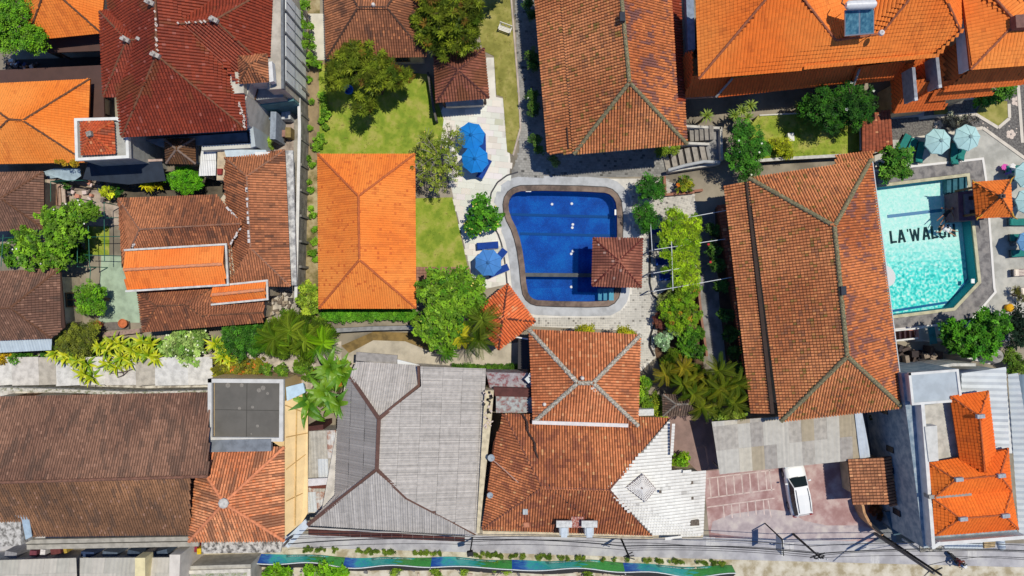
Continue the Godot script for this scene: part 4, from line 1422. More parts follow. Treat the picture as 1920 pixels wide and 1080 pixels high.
	house({"n": "tiled_house", "l": "low brown hipped roof under the orange strip, above the flowering hedge strip", "v": [[258, 547, 3.4], [398, 541, 3.5], [497, 560, 3.4], [492, 604, 3.4], [268, 623, 3.4], [293, 574, 4.6], [348, 571, 4.6], [377, 592, 3.95], [494, 586, 3.95]],
		"f": [[0, 1, 6, 5], [1, 2, 8, 7, 6], [4, 0, 5], [3, 4, 5, 6, 7, 8]], "r": [[0, 5], [4, 5], [5, 6], [6, 7], [7, 8], [1, 6]], "rm": dark_ridge, "rr": 0.08, "st": cov("brown_red"), "e": [0, 1, 2, 3, 4], "w": cream, "in": 0.4})

func houses_middle() -> void:
	var cream := worn(S(206, 192, 170), 0.15, 4.0)
	var pale := worn(S(206, 204, 200), 0.15, 4.0)
	var dark_ridge := worn(S(84, 58, 46), 0.3, 1.2)
	house({"n": "tiled_house", "l": "weathered brown hipped roof at the top behind the two mango trees", "v": [[612, 110, 4.0], [800, 106, 4.0], [800, -90, 4.0], [606, -90, 4.0], [672, 14, 6.2], [725, 14, 6.2]],
		"f": [[0, 1, 5, 4], [1, 2, 5], [2, 3, 4, 5], [3, 0, 4]], "r": [[0, 4], [1, 5], [2, 5], [3, 4], [4, 5]], "rm": dark_ridge, "rr": 0.1, "st": extend(cov("brown_red"), {"a": S(150, 94, 66), "b": S(190, 126, 88), "dthr": 0.24}), "e": [0, 1, 2, 3], "w": cream})
	# the orange villa
	house({"n": "villa", "l": "large plain orange hipped villa roof left of the swimming pool", "v": [[596, 289, 3.4], [778, 289, 3.4], [780, 578, 3.4], [598, 578, 3.4], [672, 368, 6.0], [674, 487, 6.0]],
		"f": [[0, 1, 4], [1, 2, 5, 4], [2, 3, 5], [3, 0, 4, 5]], "r": [[0, 4], [1, 4], [2, 5], [3, 5], [4, 5]], "rm": worn(S(198, 104, 56), 0.25, 1.2), "rr": 0.1, "st": cov("villa"), "e": [0, 1, 2, 3], "w": cream})
	# pavilions
	var t := house({"n": "pavilion", "l": "square maroon pyramid pavilion between the mango tree and the white patio", "c": "pavilion", "v": [[814, 106, 3.2], [908, 91, 3.2], [917, 184, 3.2], [818, 192, 3.2], [859, 132, 5.0]],
		"f": [[0, 1, 4], [1, 2, 4], [2, 3, 4], [3, 0, 4]], "r": [[0, 4], [1, 4], [2, 4], [3, 4]], "rm": worn(S(88, 48, 44), 0.3, 1.0), "rr": 0.1, "st": extend(cov("maroon"), {"a": S(126, 74, 60), "b": S(160, 98, 74), "rough": 0.8}), "e": [0, 1, 2, 3]})
	posts(t, [[826, 112], [900, 100], [908, 176], [828, 182]], 3.1, 0.18, plain(S(90, 60, 44), 0.7))
	block(t, [[836, 120], [905, 108], [908, 198], [836, 200]], 0.5, 0.0, "platform", worn(S(196, 188, 180), 0.15, 3.0))
	block(t, [[835, 186], [906, 184], [906, 197], [836, 200]], 1.1, 0.5, "railing_wall", worn(S(206, 200, 192), 0.15, 3.0))
	t = house({"n": "pavilion", "l": "maroon pyramid roof over the swim-up corner of the blue pool", "c": "pavilion", "v": [[1112, 446, 3.0], [1205, 447, 3.0], [1202, 539, 3.0], [1110, 536, 3.0], [1160, 490, 4.6]],
		"f": [[0, 1, 4], [1, 2, 4], [2, 3, 4], [3, 0, 4]], "r": [[0, 4], [1, 4], [2, 4], [3, 4]], "rm": worn(S(104, 40, 34), 0.3, 1.0), "rr": 0.09, "st": extend(cov("maroon"), {"a": S(146, 86, 70), "b": S(178, 112, 90), "rough": 0.8, "odd": S(226, 190, 176), "oddp": 0.05, "dark": S(96, 52, 48)}), "e": [0, 1, 2, 3]})
	posts(t, [[1120, 454], [1196, 455], [1194, 530], [1120, 528]], 2.9, 0.22, worn(S(120, 84, 66), 0.2, 1.0))
	t = house({"n": "pavilion", "l": "orange-red pyramid roof turned on its corner beside the pool's lower left", "c": "pavilion", "v": [[952, 532, 3.0], [1004, 603, 3.0], [935, 656, 3.0], [884, 588, 3.0], [942, 597, 4.7]],
		"f": [[0, 1, 4], [1, 2, 4], [2, 3, 4], [3, 0, 4]], "r": [[0, 4], [1, 4], [2, 4], [3, 4]], "rm": worn(S(104, 54, 40), 0.3, 1.0), "rr": 0.1, "st": extend(cov("terracotta"), {"a": S(226, 104, 54), "b": S(248, 132, 76), "jit": 0.15, "fill": 0.86}), "e": [0, 1, 2, 3]})
	posts(t, [[950, 545], [993, 602], [936, 644], [896, 588]], 2.9, 0.2, plain(S(110, 80, 60), 0.7))

	# hotel wing at the top
	var hr := rough_mat(S(84, 80, 60), S(132, 124, 94), S(168, 156, 124), 1.0, 0.9, 0.02, 0.0, 101)
	house({"n": "hotel_wing", "l": "long mossy terracotta hotel roof at the top above the blue pool", "c": "hotel", "v": [[1048, -60, 5.9], [1076, 289, 5.6], [1180, 155, 9.0], [1160, -60, 9.0], [1288, 270, 5.6], [1250, -60, 5.9]],
		"f": [[0, 1, 2, 3], [1, 4, 2]], "r": [[1, 2], [4, 2], [2, 3]], "rm": hr, "rr": 0.17, "st": cov("hotel"), "e": [0, 1, 4, 5], "w": cream, "in": 0.9})
	var hw: Node3D = get_child(get_child_count() - 1)
	for fc in [[[P(1288, 270, 5.6), P(1284, 190, 5.6), P(1268, 190, 5.9), P(1252, -60, 5.9), P(1160, -60, 9.0), P(1180, 155, 9.0)], cov("hotel_east")], [[P(1284, 192, 4.2), P(1274, -60, 4.2), P(1246, -60, 5.0), P(1262, 192, 5.0)], cov("maroon")], [[P(998, -60, 4.4), P(1026, 287, 4.3), P(1074, 288, 5.5), P(1047, -60, 5.8)], cov("hotel")]]:
		var g := G.new()
		g.slab(fc[0], 0.14)
		tiles(put(g, "roof", worn(S(110, 60, 40), 0.2), hw), fc[0], fc[1])
	var g1 := G.new()
	g1.bar(P(1050, -60, 5.95), P(1072, 238, 5.75), 0.16, 0.3)
	g1.bar(P(1063, 238, 5.6), P(1066, 278, 5.55), 0.1, 0.2)
	put(g1, "roof_step", worn(S(66, 44, 36), 0.2, 2.0), hw)
	# hotel wing at the right
	house({"n": "hotel_wing", "l": "long mossy terracotta hotel roof between the two swimming pools", "c": "hotel", "v": [[1404, 334, 5.8], [1464, 790, 5.8], [1588, 668, 9.2], [1564, 424, 9.2], [1692, 764, 5.8], [1632, 300, 5.8], [1612, 288, 5.5]],
		"f": [[0, 1, 2, 3], [1, 4, 2]], "r": [[1, 2], [4, 2], [2, 3], [0, 3], [5, 3]], "rm": hr, "rr": 0.19, "st": cov("hotel"), "e": [0, 1, 4, 5], "w": cream, "in": 0.9})
	hw = get_child(get_child_count() - 1)
	for fc in [[[P(1692, 764, 5.8), P(1632, 300, 5.8), P(1564, 424, 9.2), P(1588, 668, 9.2)], cov("hotel_east")], [[P(1632, 300, 5.8), P(1404, 334, 5.8), P(1564, 424, 9.2)], cov("hotel")],
			[[P(1358, 352, 4.5), P(1408, 772, 4.4), P(1446, 772, 5.4), P(1400, 340, 5.6)], cov("hotel")], [[P(1638, 284, 5.0), P(1570, 290, 5.0), P(1566, 316, 5.7), P(1632, 304, 5.75)], cov("hotel")]]:
		var g := G.new()
		g.slab(fc[0], 0.14)
		tiles(put(g, "roof", worn(S(110, 60, 40), 0.2), hw), fc[0], fc[1])
	g1 = G.new()
	g1.bar(P(1401, 340, 5.75), P(1449, 776, 5.6), 0.3, 0.35)
	put(g1, "roof_step", worn(S(60, 44, 38), 0.2, 2.0), hw)
	g1 = G.new()
	g1.bar(P(1636, 300, 5.8), P(1696, 764, 5.8), 0.08, 0.1)
	put(g1, "gutter", worn(S(206, 210, 216), 0.1, 3.0), hw)
	for s in [[1166, 34], [1578, 545]]:
		var g := G.new()
		var a := P(s[0], s[1], 9.2)
		g.box(a + Vector3.UP * 0.2, Vector3(0.4, 0.36, 0.7), 0.05)
		put(g, "ridge_vent", worn(S(54, 58, 70), 0.2, 1.0), hw)
	# little tiled gate roof in the palms
	house({"n": "gate_roof", "l": "small brown hipped roof half hidden under the feathery palms", "c": "roof", "v": [[1243, 740, 2.8], [1308, 742, 2.8], [1308, 778, 2.8], [1243, 780, 2.8], [1268, 758, 3.7], [1292, 758, 3.7]],
		"f": [[0, 1, 5, 4], [1, 2, 5], [2, 3, 4, 5], [3, 0, 4]], "r": [[0, 4], [3, 4], [4, 5]], "rm": worn(S(150, 140, 130), 0.3, 1.0), "rr": 0.09, "st": extend(cov("brown"), {"a": S(120, 100, 88), "b": S(146, 120, 104)}), "e": [0, 1, 2, 3], "w": pale, "in": 0.4, "win": false})

func houses_right() -> void:
	var buff := worn(S(214, 186, 150), 0.15, 4.0)
	var grey := worn(S(150, 150, 152), 0.2, 3.0)
	var og := cov("orange_grid")
	var rm := worn(S(170, 100, 70), 0.35, 1.0)
	# the tall orange hotel: a U of wings round a roof well
	var t := house({"n": "hotel", "l": "tall bright orange hotel roof with a solar water heater, upper right", "c": "hotel", "v": [
		[1310, 148, 8.0], [1746, 104, 8.0], [1800, 58, 9.3], [1765, -20, 11.6], [1720, -20, 11.6], [1652, 63, 9.5], [1567, 76, 9.5], [1492, -20, 11.6], [1452, -20, 11.6], [1304, -20, 8.0], [1610, 60, 9.0], [1606, -20, 8.8], [1812, -20, 8.6]],
		"f": [[0, 1, 2, 3, 4, 5, 6, 7, 8], [9, 0, 8], [6, 10, 11, 7], [10, 5, 4, 11], [2, 12, 3]],
		"r": [[0, 8], [6, 7], [4, 5], [5, 6], [2, 3]], "rm": rm, "rr": 0.1, "st": og, "e": [0, 1, 2, 12, 9], "w": buff, "in": 0.9})
	# the well between the wings is closed by the wall of the heater platform
	block(t, [[1570, -20], [1650, -20], [1652, 66], [1567, 78]], 8.6, 0.0, "roof_well", worn(S(120, 70, 50), 0.2, 2.0))
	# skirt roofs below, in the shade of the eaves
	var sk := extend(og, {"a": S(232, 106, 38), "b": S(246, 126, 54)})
	for f in [[[1283, 183, 4.0], [1345, 180, 4.0], [1374, 140, 5.5], [1300, 146, 5.5]], [[1283, 183, 4.0], [1300, 146, 5.5], [1297, 96, 5.5], [1276, 110, 4.0]],
			[[1346, 182, 4.1], [1640, 150, 4.1], [1640, 118, 5.5], [1374, 146, 5.5]], [[1600, 158, 4.3], [1745, 140, 4.3], [1748, 112, 5.6], [1606, 126, 5.6]]]:
		var pts := []
		for q in f: pts.append(P(q[0], q[1], q[2]))
		var g := G.new()
		g.slab(pts, 0.14)
		tiles(put(g, "skirt_roof", worn(S(120, 60, 30), 0.2), t), pts, sk)
	for e in [[1342, 182, 1374, 146, 4.4, 5.7], [1600, 160, 1612, 128, 4.5, 5.8]]: ridge(t, P(e[0], e[1], e[4]), P(e[2], e[3], e[5]), 0.1, grey)
	var g0 := G.new()
	g0.bar(P(1282, 184, 4.05), P(1345, 181, 4.05), 0.14, 0.14)
	put(g0, "gutter", worn(S(170, 130, 110), 0.2, 2.0), t)
	block(t, [[1286, -20], [1300, -20], [1304, 92], [1290, 94]], 5.0, 0.0, "balcony", worn(S(136, 150, 172), 0.2, 2.0))
	block(t, [[1277, -20], [1284, -20], [1288, 110], [1281, 112]], 3.4, 0.0, "balcony", worn(S(120, 130, 150), 0.2, 2.0))

	# the stepped right wing
	t = house({"n": "hotel_wing", "l": "orange hotel wing with white gutter wall at the upper right edge", "c": "hotel", "v": [[1819, 131, 9.4], [1990, 116, 9.4], [1990, 40, 10.9], [1905, 42, 10.8], [1850, -20, 10.4], [1803, -20, 9.4], [1930, -20, 10.9]],
		"f": [[0, 1, 2, 3], [5, 0, 3, 4], [4, 3, 2, 6]], "r": [[0, 3], [3, 4], [3, 2]], "rm": rm, "rr": 0.1, "st": og, "e": [5, 0, 1, 6], "w": buff, "in": 0.8})
	block(t, [[1806, -20], [1811, -20], [1824, 128], [1818, 129]], 9.3, 8.0, "gutter_wall", worn(S(200, 206, 216), 0.1, 3.0))
	block(t, [[1904, 28], [1990, 20], [1990, 48], [1906, 52]], 11.3, 10.3, "roof_box", worn(S(130, 92, 84), 0.2, 2.0))
	for f in [[[1675, 212, 4.0], [1772, 203, 4.0], [1770, 150, 6.4], [1716, 152, 6.4]], [[1675, 212, 4.0], [1716, 152, 6.4], [1712, 120, 6.4], [1671, 130, 4.0]],
			[[1740, 190, 5.0], [1860, 178, 5.0], [1856, 142, 6.8], [1772, 150, 6.8]], [[1768, 172, 6.2], [1915, 158, 6.2], [1908, 124, 7.6], [1822, 130, 7.6]], [[1722, 186, 5.2], [1772, 150, 6.8], [1768, 100, 6.8], [1720, 118, 5.2]], [[1772, 168, 6.4], [1822, 128, 7.7], [1812, 70, 7.7], [1768, 96, 6.4]], [[1915, 158, 6.2], [1990, 150, 6.2], [1990, 116, 7.6], [1908, 124, 7.6]]]:
		var pts := []
		for q in f: pts.append(P(q[0], q[1], q[2]))
		var g := G.new()
		g.slab(pts, 0.14)
		tiles(put(g, "skirt_roof", worn(S(120, 60, 30), 0.2), t), pts, sk)
	for s in [[[1710, 126], [1716, 126], [1721, 185], [1715, 186]], [[1754, 105], [1760, 104], [1766, 161], [1760, 162]]]:
		block(t, s, 7.4, 5.9, "dividing_wall", worn(S(150, 154, 164), 0.15, 2.0))
		var g := G.new()
		g.bar(P(s[3][0], s[3][1], 7.45) , P(s[2][0], s[2][1], 7.45), 0.25, 0.2)
		put(g, "wall_cap", worn(S(206, 210, 216), 0.1, 2.0), t)
	block(t, [[1740, 112], [1850, 102], [1850, 170], [1745, 180]], 5.0, 0.0, "wall", buff)
	block(t, [[1690, 150], [1762, 140], [1764, 196], [1692, 204]], 3.9, 0.0, "wall", buff)
	block(t, [[1668, 214], [1733, 208], [1733, 217], [1668, 222]], 0.4, 0.0, "porch_step", worn(S(170, 172, 178), 0.15, 2.0))

	# small orange pavilion by the aqua pool and its bar
	t = house({"n": "pavilion", "l": "small orange pyramid pavilion with curled yellow hip ends at the aqua pool", "c": "pavilion", "v": [[1824, 342, 3.0], [1894, 337, 3.0], [1898, 406, 3.0], [1831, 409, 3.0], [1876, 369, 4.7]],
		"f": [[0, 1, 4], [1, 2, 4], [2, 3, 4], [3, 0, 4]], "r": [[0, 4], [1, 4], [2, 4], [3, 4]], "rm": worn(S(120, 66, 34), 0.3, 1.0), "rr": 0.08, "st": extend(og, {"tw": 0.26, "tl": 0.28}), "e": [0, 1, 2, 3]})
	for s in [[1824, 342], [1894, 337], [1898, 406], [1831, 409]]:
		var g := G.new()
		var a := P(s[0], s[1], 3.0)
		var o := (a - P(1876, 369, 3.0)).normalized()
		g.tube([a - o * 0.5 + Vector3.UP * 0.3, a + Vector3.UP * 0.14, a + o * 0.22 + Vector3.UP * 0.26, a + o * 0.3 + Vector3.UP * 0.42], [0.07, 0.07, 0.05, 0.03], 6)
		put(g, "hip_end", worn(S(216, 168, 60), 0.2, 1.0), t)
	var gf := G.new()
	gf.box(P(1877, 368, 4.75) + Vector3.UP * 0.1, Vector3(0.42, 0.3, 0.32))
	gf.lathe(P(1877, 368, 4.75) + Vector3.UP * 0.22, [Vector2(0.14, 0), Vector2(0.1, 0.2), Vector2(0.0, 0.3)], 8)
	put(gf, "finial", worn(S(96, 88, 88), 0.2, 1.0), t)
	posts(t, [[1832, 350], [1886, 346], [1888, 398], [1838, 400]], 2.9, 0.18, plain(S(110, 70, 44), 0.7))
	t = thing("pool_bar", "dark stone swim-up bar with a plum counter under the orange pavilion", "bar", P(1812, 385))
	block(t, [[1796, 360], [1842, 356], [1845, 412], [1798, 414]], 0.75, -1.2, "counter", worn(S(116, 88, 104), 0.2, 2.0))
	block(t, [[1808, 364], [1842, 362], [1843, 402], [1810, 404]], 0.95, 0.7, "worktop", worn(S(120, 124, 132), 0.15, 2.0))
	for s in [[1817, 368], [1819, 394]]: block(t, [[s[0], s[1]], [s[0] + 14, s[1] - 1], [s[0] + 14, s[1] + 6], [s[0], s[1] + 7]], 1.0, 0.9, "sink", plain(S(30, 32, 38), 0.4))

	# grey building at the lower right with its orange roofs
	var white := worn(S(226, 226, 226), 0.08, 3.0)
	t = thing("white_building", "white rendered building with grey side wall and flat roof terraces, lower right", "building", P(1780, 900))
	block(t, [[1690, 700], [1798, 692], [1806, 830], [1885, 838], [1908, 1000], [1732, 1028]], 6.6, 0.0, "wall", rough_mat(S(120, 140, 158), S(150, 166, 180), S(176, 186, 194), 5.0, 0.85, 0.02, 0.0, 70))
	block(t, [[1706, 703], [1792, 695], [1799, 748], [1712, 755]], 7.4, 6.4, "roof", worn(S(184, 194, 204), 0.1, 5.0))
	parapet(t, [[1704, 701], [1793, 694], [1800, 750], [1710, 757]], 7.35, 0.15, 0.2, white)
	parapet(t, [[1718, 757], [1738, 1018], [1748, 1012], [1905, 1000]], 6.6, 0.9, 0.28, white, false)
	block(t, [[1733, 760], [1790, 752], [1798, 862], [1742, 866]], 6.7, 6.5, "terrace", worn(S(196, 192, 184), 0.15, 3.0))
	block(t, [[1734, 800], [1757, 798], [1760, 864], [1742, 866]], 7.6, 6.6, "roof_box", worn(S(214, 214, 212), 0.1, 2.0))
	for s in [[1684, 770, 3.2], [1690, 842, 3.4], [1697, 880, 3.0], [1706, 960, 3.2]]:
		var g := G.new()
		var a := P(s[0], s[1], s[2])
		g.box(Vector3(P(1700 + (s[1] - 760) * 0.13, 0, 6.6).x - 0.02, s[2], a.z), Vector3(0.14, 1.1, 0.5))
		put(g, "window", plain(S(34, 46, 60), 0.2), t)
	var oc := extend(og, {"tw": 0.26, "tl": 0.26, "a": S(252, 112, 26), "b": S(255, 132, 42)})
	var ridge_m := worn(S(180, 92, 50), 0.3, 1.0)
	house({"n": "tiled_roof", "l": "bright orange roof of three joined hips on the white building, lower right", "c": "roof", "v": [
		[1782, 743, 7.4], [1852, 733, 7.4], [1866, 845, 7.4], [1800, 862, 7.4], [1836, 780, 9.0], [1846, 885, 8.8],
		[1741, 868, 7.2], [1797, 858, 7.2], [1890, 840, 7.2], [1896, 920, 7.6], [1749, 934, 7.6], [1792, 899, 8.7], [1874, 891, 8.7],
		[1752, 1004, 7.2], [1909, 992, 7.2], [1800, 972, 8.6], [1882, 965, 8.6], [1824, 926, 8.0]],
		"f": [[1, 0, 4], [0, 3, 5, 4], [2, 1, 4, 5], [10, 6, 11], [6, 8, 12, 11], [8, 9, 12], [9, 10, 11, 12], [13, 10, 15], [10, 9, 16, 15], [14, 13, 15, 16], [9, 14, 16]],
		"r": [[0, 4], [1, 4], [4, 5], [6, 11], [10, 11], [8, 12], [9, 12], [11, 12], [10, 15], [13, 15], [15, 16], [14, 16], [9, 16]], "rm": ridge_m, "rr": 0.07, "st": oc, "e": [6, 8, 14, 13]})
	var rt: Node3D = get_child(get_child_count() - 1)
	for s in [[1836, 780, 9.0], [1796, 898, 8.7], [1875, 891, 8.7], [1804, 972, 8.6], [1883, 966, 8.6]]:
		var g := G.new()
		var a := P(s[0], s[1], s[2])
		g.box(a + Vector3.UP * 0.12, Vector3(0.6, 0.26, 0.3), 0.1)
		put(g, "ridge_ornament", worn(S(170, 176, 186), 0.25, 0.8), rt)
	block(rt, [[1742, 929], [1822, 924], [1822, 929], [1743, 936]], 7.75, 7.0, "valley_gutter", worn(S(160, 160, 156), 0.2, 2.0))
	# pale metal roofs on the right edge
	t = thing("sheet_roof", "pale ribbed metal roof at the right edge behind the orange hips", "roof", P(1870, 780))
	var met := [worn(S(206, 214, 222), 0.06, 4.0, 0.5), worn(S(216, 222, 228), 0.05, 4.0, 0.5)]
	sheets(t, [P(1802, 700, 6.2), P(1802, 848, 6.2), P(1892, 846, 6.7), P(1886, 688, 6.7)], 1.5, 5.0, 0.5, 0.07, met)
	sheets(t, [P(1889, 702, 6.0), P(1912, 1010, 6.0), P(1960, 1010, 6.4), P(1910, 700, 6.4)], 1.5, 5.0, 0.5, 0.07, met)
	sheets(t, [P(1910, 702, 5.0), P(1990, 702, 5.0), P(1990, 850, 5.2), P(1921, 850, 5.2)], 1.5, 5.0, 0.5, 0.07, [worn(S(120, 140, 160), 0.1, 4.0)])
	block(t, [[1806, 706], [1884, 694], [1904, 850], [1808, 850]], 5.9, 0.0, "wall", white)
	t = thing("sheet_roof", "short white ribbed awning over the street below the orange hips", "roof", P(1805, 1020))
	sheets(t, [P(1771, 1030, 3.0), P(1842, 1029, 3.0), P(1842, 1008, 3.5), P(1769, 1010, 3.5)], 0.8, 2.0, 0.25, 0.03, [worn(S(222, 230, 238), 0.06, 2.0, 0.5)])
	posts(t, [[1773, 1028], [1840, 1027]], 2.9, 0.08, white)
	t = thing("porch_roof", "mottled concrete porch roof beside the white street awning", "roof", P(1748, 1020))
	block(t, [[1724, 1014], [1766, 1010], [1767, 1034], [1726, 1036]], 3.0, 2.85, "roof", rough_mat(S(110, 108, 104), S(160, 156, 150), S(206, 200, 194), 2.0, 0.9, 0.03))
	posts(t, [[1727, 1033], [1764, 1031]], 2.85, 0.16, white)
	t = thing("water_tank_cover", "white and blue rounded hood above the street at the right edge", "awning", P(1875, 1018))
	gf = G.new()
	gf.tube([P(1874, 1008, 3.4), P(1876, 1018, 3.3), P(1878, 1028, 3.1)], [0.35, 0.34, 0.3], 10)
	put(gf, "hood", worn(S(206, 216, 228), 0.1, 1.0), t)
	posts(t, [[1874, 1010]], 3.2, 0.1, white)
	block(t, [[1844, 1006], [1866, 1004], [1866, 1026], [1846, 1028]], 0.6, 0.0, "planter", worn(S(186, 160, 120), 0.2, 2.0))

	# asbestos canopy over the parking court
	t = thing("carport", "wide pale cement-sheet carport roof beside the parked white car", "carport", P(1490, 830))
	var ash := [worn(S(190, 183, 176), 0.14, 2.0), worn(S(206, 201, 194), 0.12, 2.0, 0.85, 0.012, 4), worn(S(180, 173, 168), 0.16, 2.0, 0.85, 0.012, 5), worn(S(214, 206, 192), 0.12, 2.0, 0.85, 0.012, 6), worn(S(186, 172, 150), 0.12, 2.0, 0.85, 0.012, 7)]
	sheets(t, [P(1349, 889, 2.8), P(1622, 860, 2.8), P(1612, 770, 3.5), P(1334, 790, 3.5)], 1.1, 2.2, 0.37, 0.02, ash)
	sheets(t, [P(1612, 860, 2.9), P(1632, 856, 2.9), P(1616, 772, 3.6), P(1602, 774, 3.6)], 0.9, 4.5, 0.3, 0.03, [worn(S(206, 216, 232), 0.08, 2.0, 0.5)], "blue_sheet")
	posts(t, [[1355, 882], [1440, 872], [1530, 862], [1610, 853], [1345, 795], [1600, 775]], 2.7, 0.12, grey)
	# tiled gate roof on the court
	t = house({"n": "gatehouse", "l": "small brown tiled gatehouse roof at the corner of the parking court", "c": "gatehouse", "v": [[1590, 864, 3.0], [1599, 946, 3.0], [1660, 946, 3.7], [1652, 858, 3.7], [1690, 946, 3.1], [1684, 854, 3.1]],
		"f": [[0, 1, 2, 3], [4, 5, 3, 2]], "r": [], "rm": rm, "st": extend(cov("terracotta"), {"a": S(170, 112, 80), "b": S(206, 140, 100), "tw": 0.27, "tl": 0.28}), "e": [0, 1, 4, 5], "w": buff, "in": 0.6, "win": false})

func houses_street() -> void:
	var cream := worn(S(222, 198, 160), 0.12, 4.0)
	var pale := worn(S(214, 206, 196), 0.15, 4.0)
	# long brown roof of the lower left
	house({"n": "shop_house", "l": "very long brown tiled gable roof in the lower left corner", "c": "shop", "v": [[-60, 745, 4.8], [392, 736, 4.8], [390, 893, 7.6], [-60, 906, 7.6], [355, 1002, 4.8], [-60, 1006, 4.8], [356, 894, 7.6]],
		"f": [[0, 1, 2, 3]], "r": [[3, 2]], "rm": worn(S(132, 92, 76), 0.35, 1.2), "rr": 0.13, "st": extend(cov("brown"), {"su": 26.0, "sv": 9.0}), "e": [0, 1, 4, 5], "w": pale, "in": 0.4})
	var t: Node3D = get_child(get_child_count() - 1)
	var pts := [P(355, 1002, 4.8), P(-60, 1006, 4.8), P(-60, 906, 7.6), P(356, 894, 7.6)]
	var g := G.new()
	g.slab(pts, 0.14)
	tiles(put(g, "roof", worn(S(60, 44, 34), 0.2), t), pts, extend(cov("brown"), {"a": S(126, 90, 66), "b": S(164, 118, 86)}))
	g = G.new()
	g.bar(P(48, 1016, 4.3), P(356, 1010, 4.3), 0.35, 0.3)
	g.bar(P(50, 1026, 4.0), P(372, 1020, 4.0), 0.4, 0.25)
	put(g, "cornice", worn(S(176, 170, 160), 0.25, 3.0), t)
	# concrete box with a flat dark roof
	t = thing("concrete_building", "tall block with a flat dark grey roof inside white parapets, lower left", "building", P(470, 780))
	block(t, [[391, 710], [533, 712], [533, 1004], [526, 1004], [526, 838], [508, 826], [391, 826]], 4.8, 0.0, "wall", worn(S(236, 204, 150), 0.08, 5.0))
	block(t, [[402, 716], [526, 716], [524, 822], [402, 820]], 5.2, 4.8, "roof", worn(S(106, 102, 97), 0.12, 5.0))
	parapet(t, [[396, 713], [530, 714], [529, 823], [396, 822]], 5.2, 0.3, 0.32, worn(S(216, 214, 212), 0.12, 3.0))
	for i in 9:
		var g9 := G.new()
		var edge := rng.randf() < 0.6
		var a9 := P(rng.randf_range(408, 520), rng.randf_range(722, 734) if edge else rng.randf_range(734, 814), 5.21)
		g9.lathe(a9, [Vector2(rng.randf_range(0.05, 0.22), 0.0), Vector2(0.04, 0.012), Vector2(0.0, 0.012)], 7)
		put(g9, "plaster_spot", worn(S(142, 136, 129), 0.2, 0.6), t)
	for q in [[463, 718, 462, 820], [403, 768, 525, 770]]:
		var g9 := G.new()
		g9.bar(P(q[0], q[1], 5.212), P(q[2], q[3], 5.212), 0.05, 0.03)
		put(g9, "joint", plain(S(76, 73, 70), 0.9), t)
	block(t, [[373, 826], [508, 823], [508, 846], [380, 848]], 5.6, 5.2, "canopy", worn(S(128, 134, 144), 0.15, 3.0))
	g = G.new()
	g.slab([P(534, 752, 4.9), P(534, 1006, 4.9), P(566, 980, 3.5), P(577, 962, 3.4), P(577, 764, 3.4), P(566, 738, 3.6)], 0.1)
	put(g, "sloped_side_wall", worn(S(252, 218, 164), 0.1, 4.0), t)  # cream side wall tilted like a roof so it faces more sun
	for q in [[532, 760, 577, 776], [534, 820, 578, 812], [534, 880, 574, 852], [534, 940, 570, 924]]:  # thin tan strips across the cream face
		g = G.new()
		g.bar(P(q[0] + 3, q[1], 4.95), P(q[2] - 1, q[3], 3.45), 0.07, 0.05)
		put(g, "tan_strip", worn(S(200, 160, 100), 0.15, 2.0), t)
	g = G.new()
	g.bar(P(556, 762, 4.16), P(553, 986, 4.2), 0.1, 0.07)
	put(g, "tan_strip", worn(S(206, 170, 110), 0.15, 2.0), t)
	block(t, [[530, 1016], [572, 974], [580, 986], [540, 1028]], 3.6, 3.4, "canopy", worn(S(206, 216, 230), 0.08, 3.0))
	block(t, [[536, 726], [568, 718], [572, 736], [538, 752]], 5.0, 4.7, "canopy", worn(S(196, 220, 236), 0.08, 3.0, 0.5))
	# rust-red pyramid roof
	house({"n": "tiled_roof", "l": "rust-red four-sided roof with a pale cap stone at its top, lower left", "c": "roof", "v": [[355, 840, 5.0], [533, 838, 5.0], [533, 1014, 5.0], [355, 1015, 5.0], [420, 943, 7.6]],
		"f": [[0, 1, 4], [1, 2, 4], [2, 3, 4], [3, 0, 4]], "r": [[0, 4], [1, 4], [2, 4], [3, 4]], "rm": worn(S(232, 146, 104), 0.3, 1.0), "rr": 0.14, "st": extend(cov("terracotta"), {"a": S(214, 130, 88), "b": S(248, 170, 122), "dark": S(134, 96, 76), "dthr": 0.02, "damt": 0.75, "su": 44.0, "sv": 5.0, "jit": 0.25, "odd": S(238, 140, 88), "oddp": 0.12}), "e": [0, 1, 2, 3], "w": pale, "in": 0.3})
	t = get_child(get_child_count() - 1)
	g = G.new()
	g.lathe(P(420, 943, 7.6), [Vector2(0.42, 0.0), Vector2(0.42, 0.16), Vector2(0.3, 0.24), Vector2(0.0, 0.24)], 8)
	put(g, "cap_stone", worn(S(206, 202, 198), 0.15, 1.0), t)
	block(t, [[378, 1015], [530, 1014], [526, 1036], [378, 1038]], 4.6, 4.4, "canopy", rough_mat(S(96, 92, 88), S(190, 184, 178), S(222, 216, 208), 4.0, 0.9, 0.03, 0.0, 82))
	# concrete stump at the far left
	t = thing("roof_shed", "weathered concrete stair box with a bent metal sheet at the left edge", "shed", P(20, 1000))
	block(t, [[-60, 972], [38, 966], [40, 1022], [-60, 1030]], 5.6, 0.0, "box", rough_mat(S(120, 116, 112), S(186, 182, 178), S(214, 210, 206), 4.0, 0.9, 0.03, 0.0, 84))
	g = G.new()
	g.slab([P(8, 960, 6.0), P(52, 956, 6.0), P(60, 1006, 5.2), P(48, 1012, 5.2), P(40, 972, 5.8)], 0.05)
	put(g, "sheet", worn(S(176, 196, 214), 0.15, 2.0, 0.5), t)
	# grey corrugated roof
	t = thing("workshop", "large grey corrugated cement roof with brown hips in the middle of the street row", "workshop", P(735, 850))
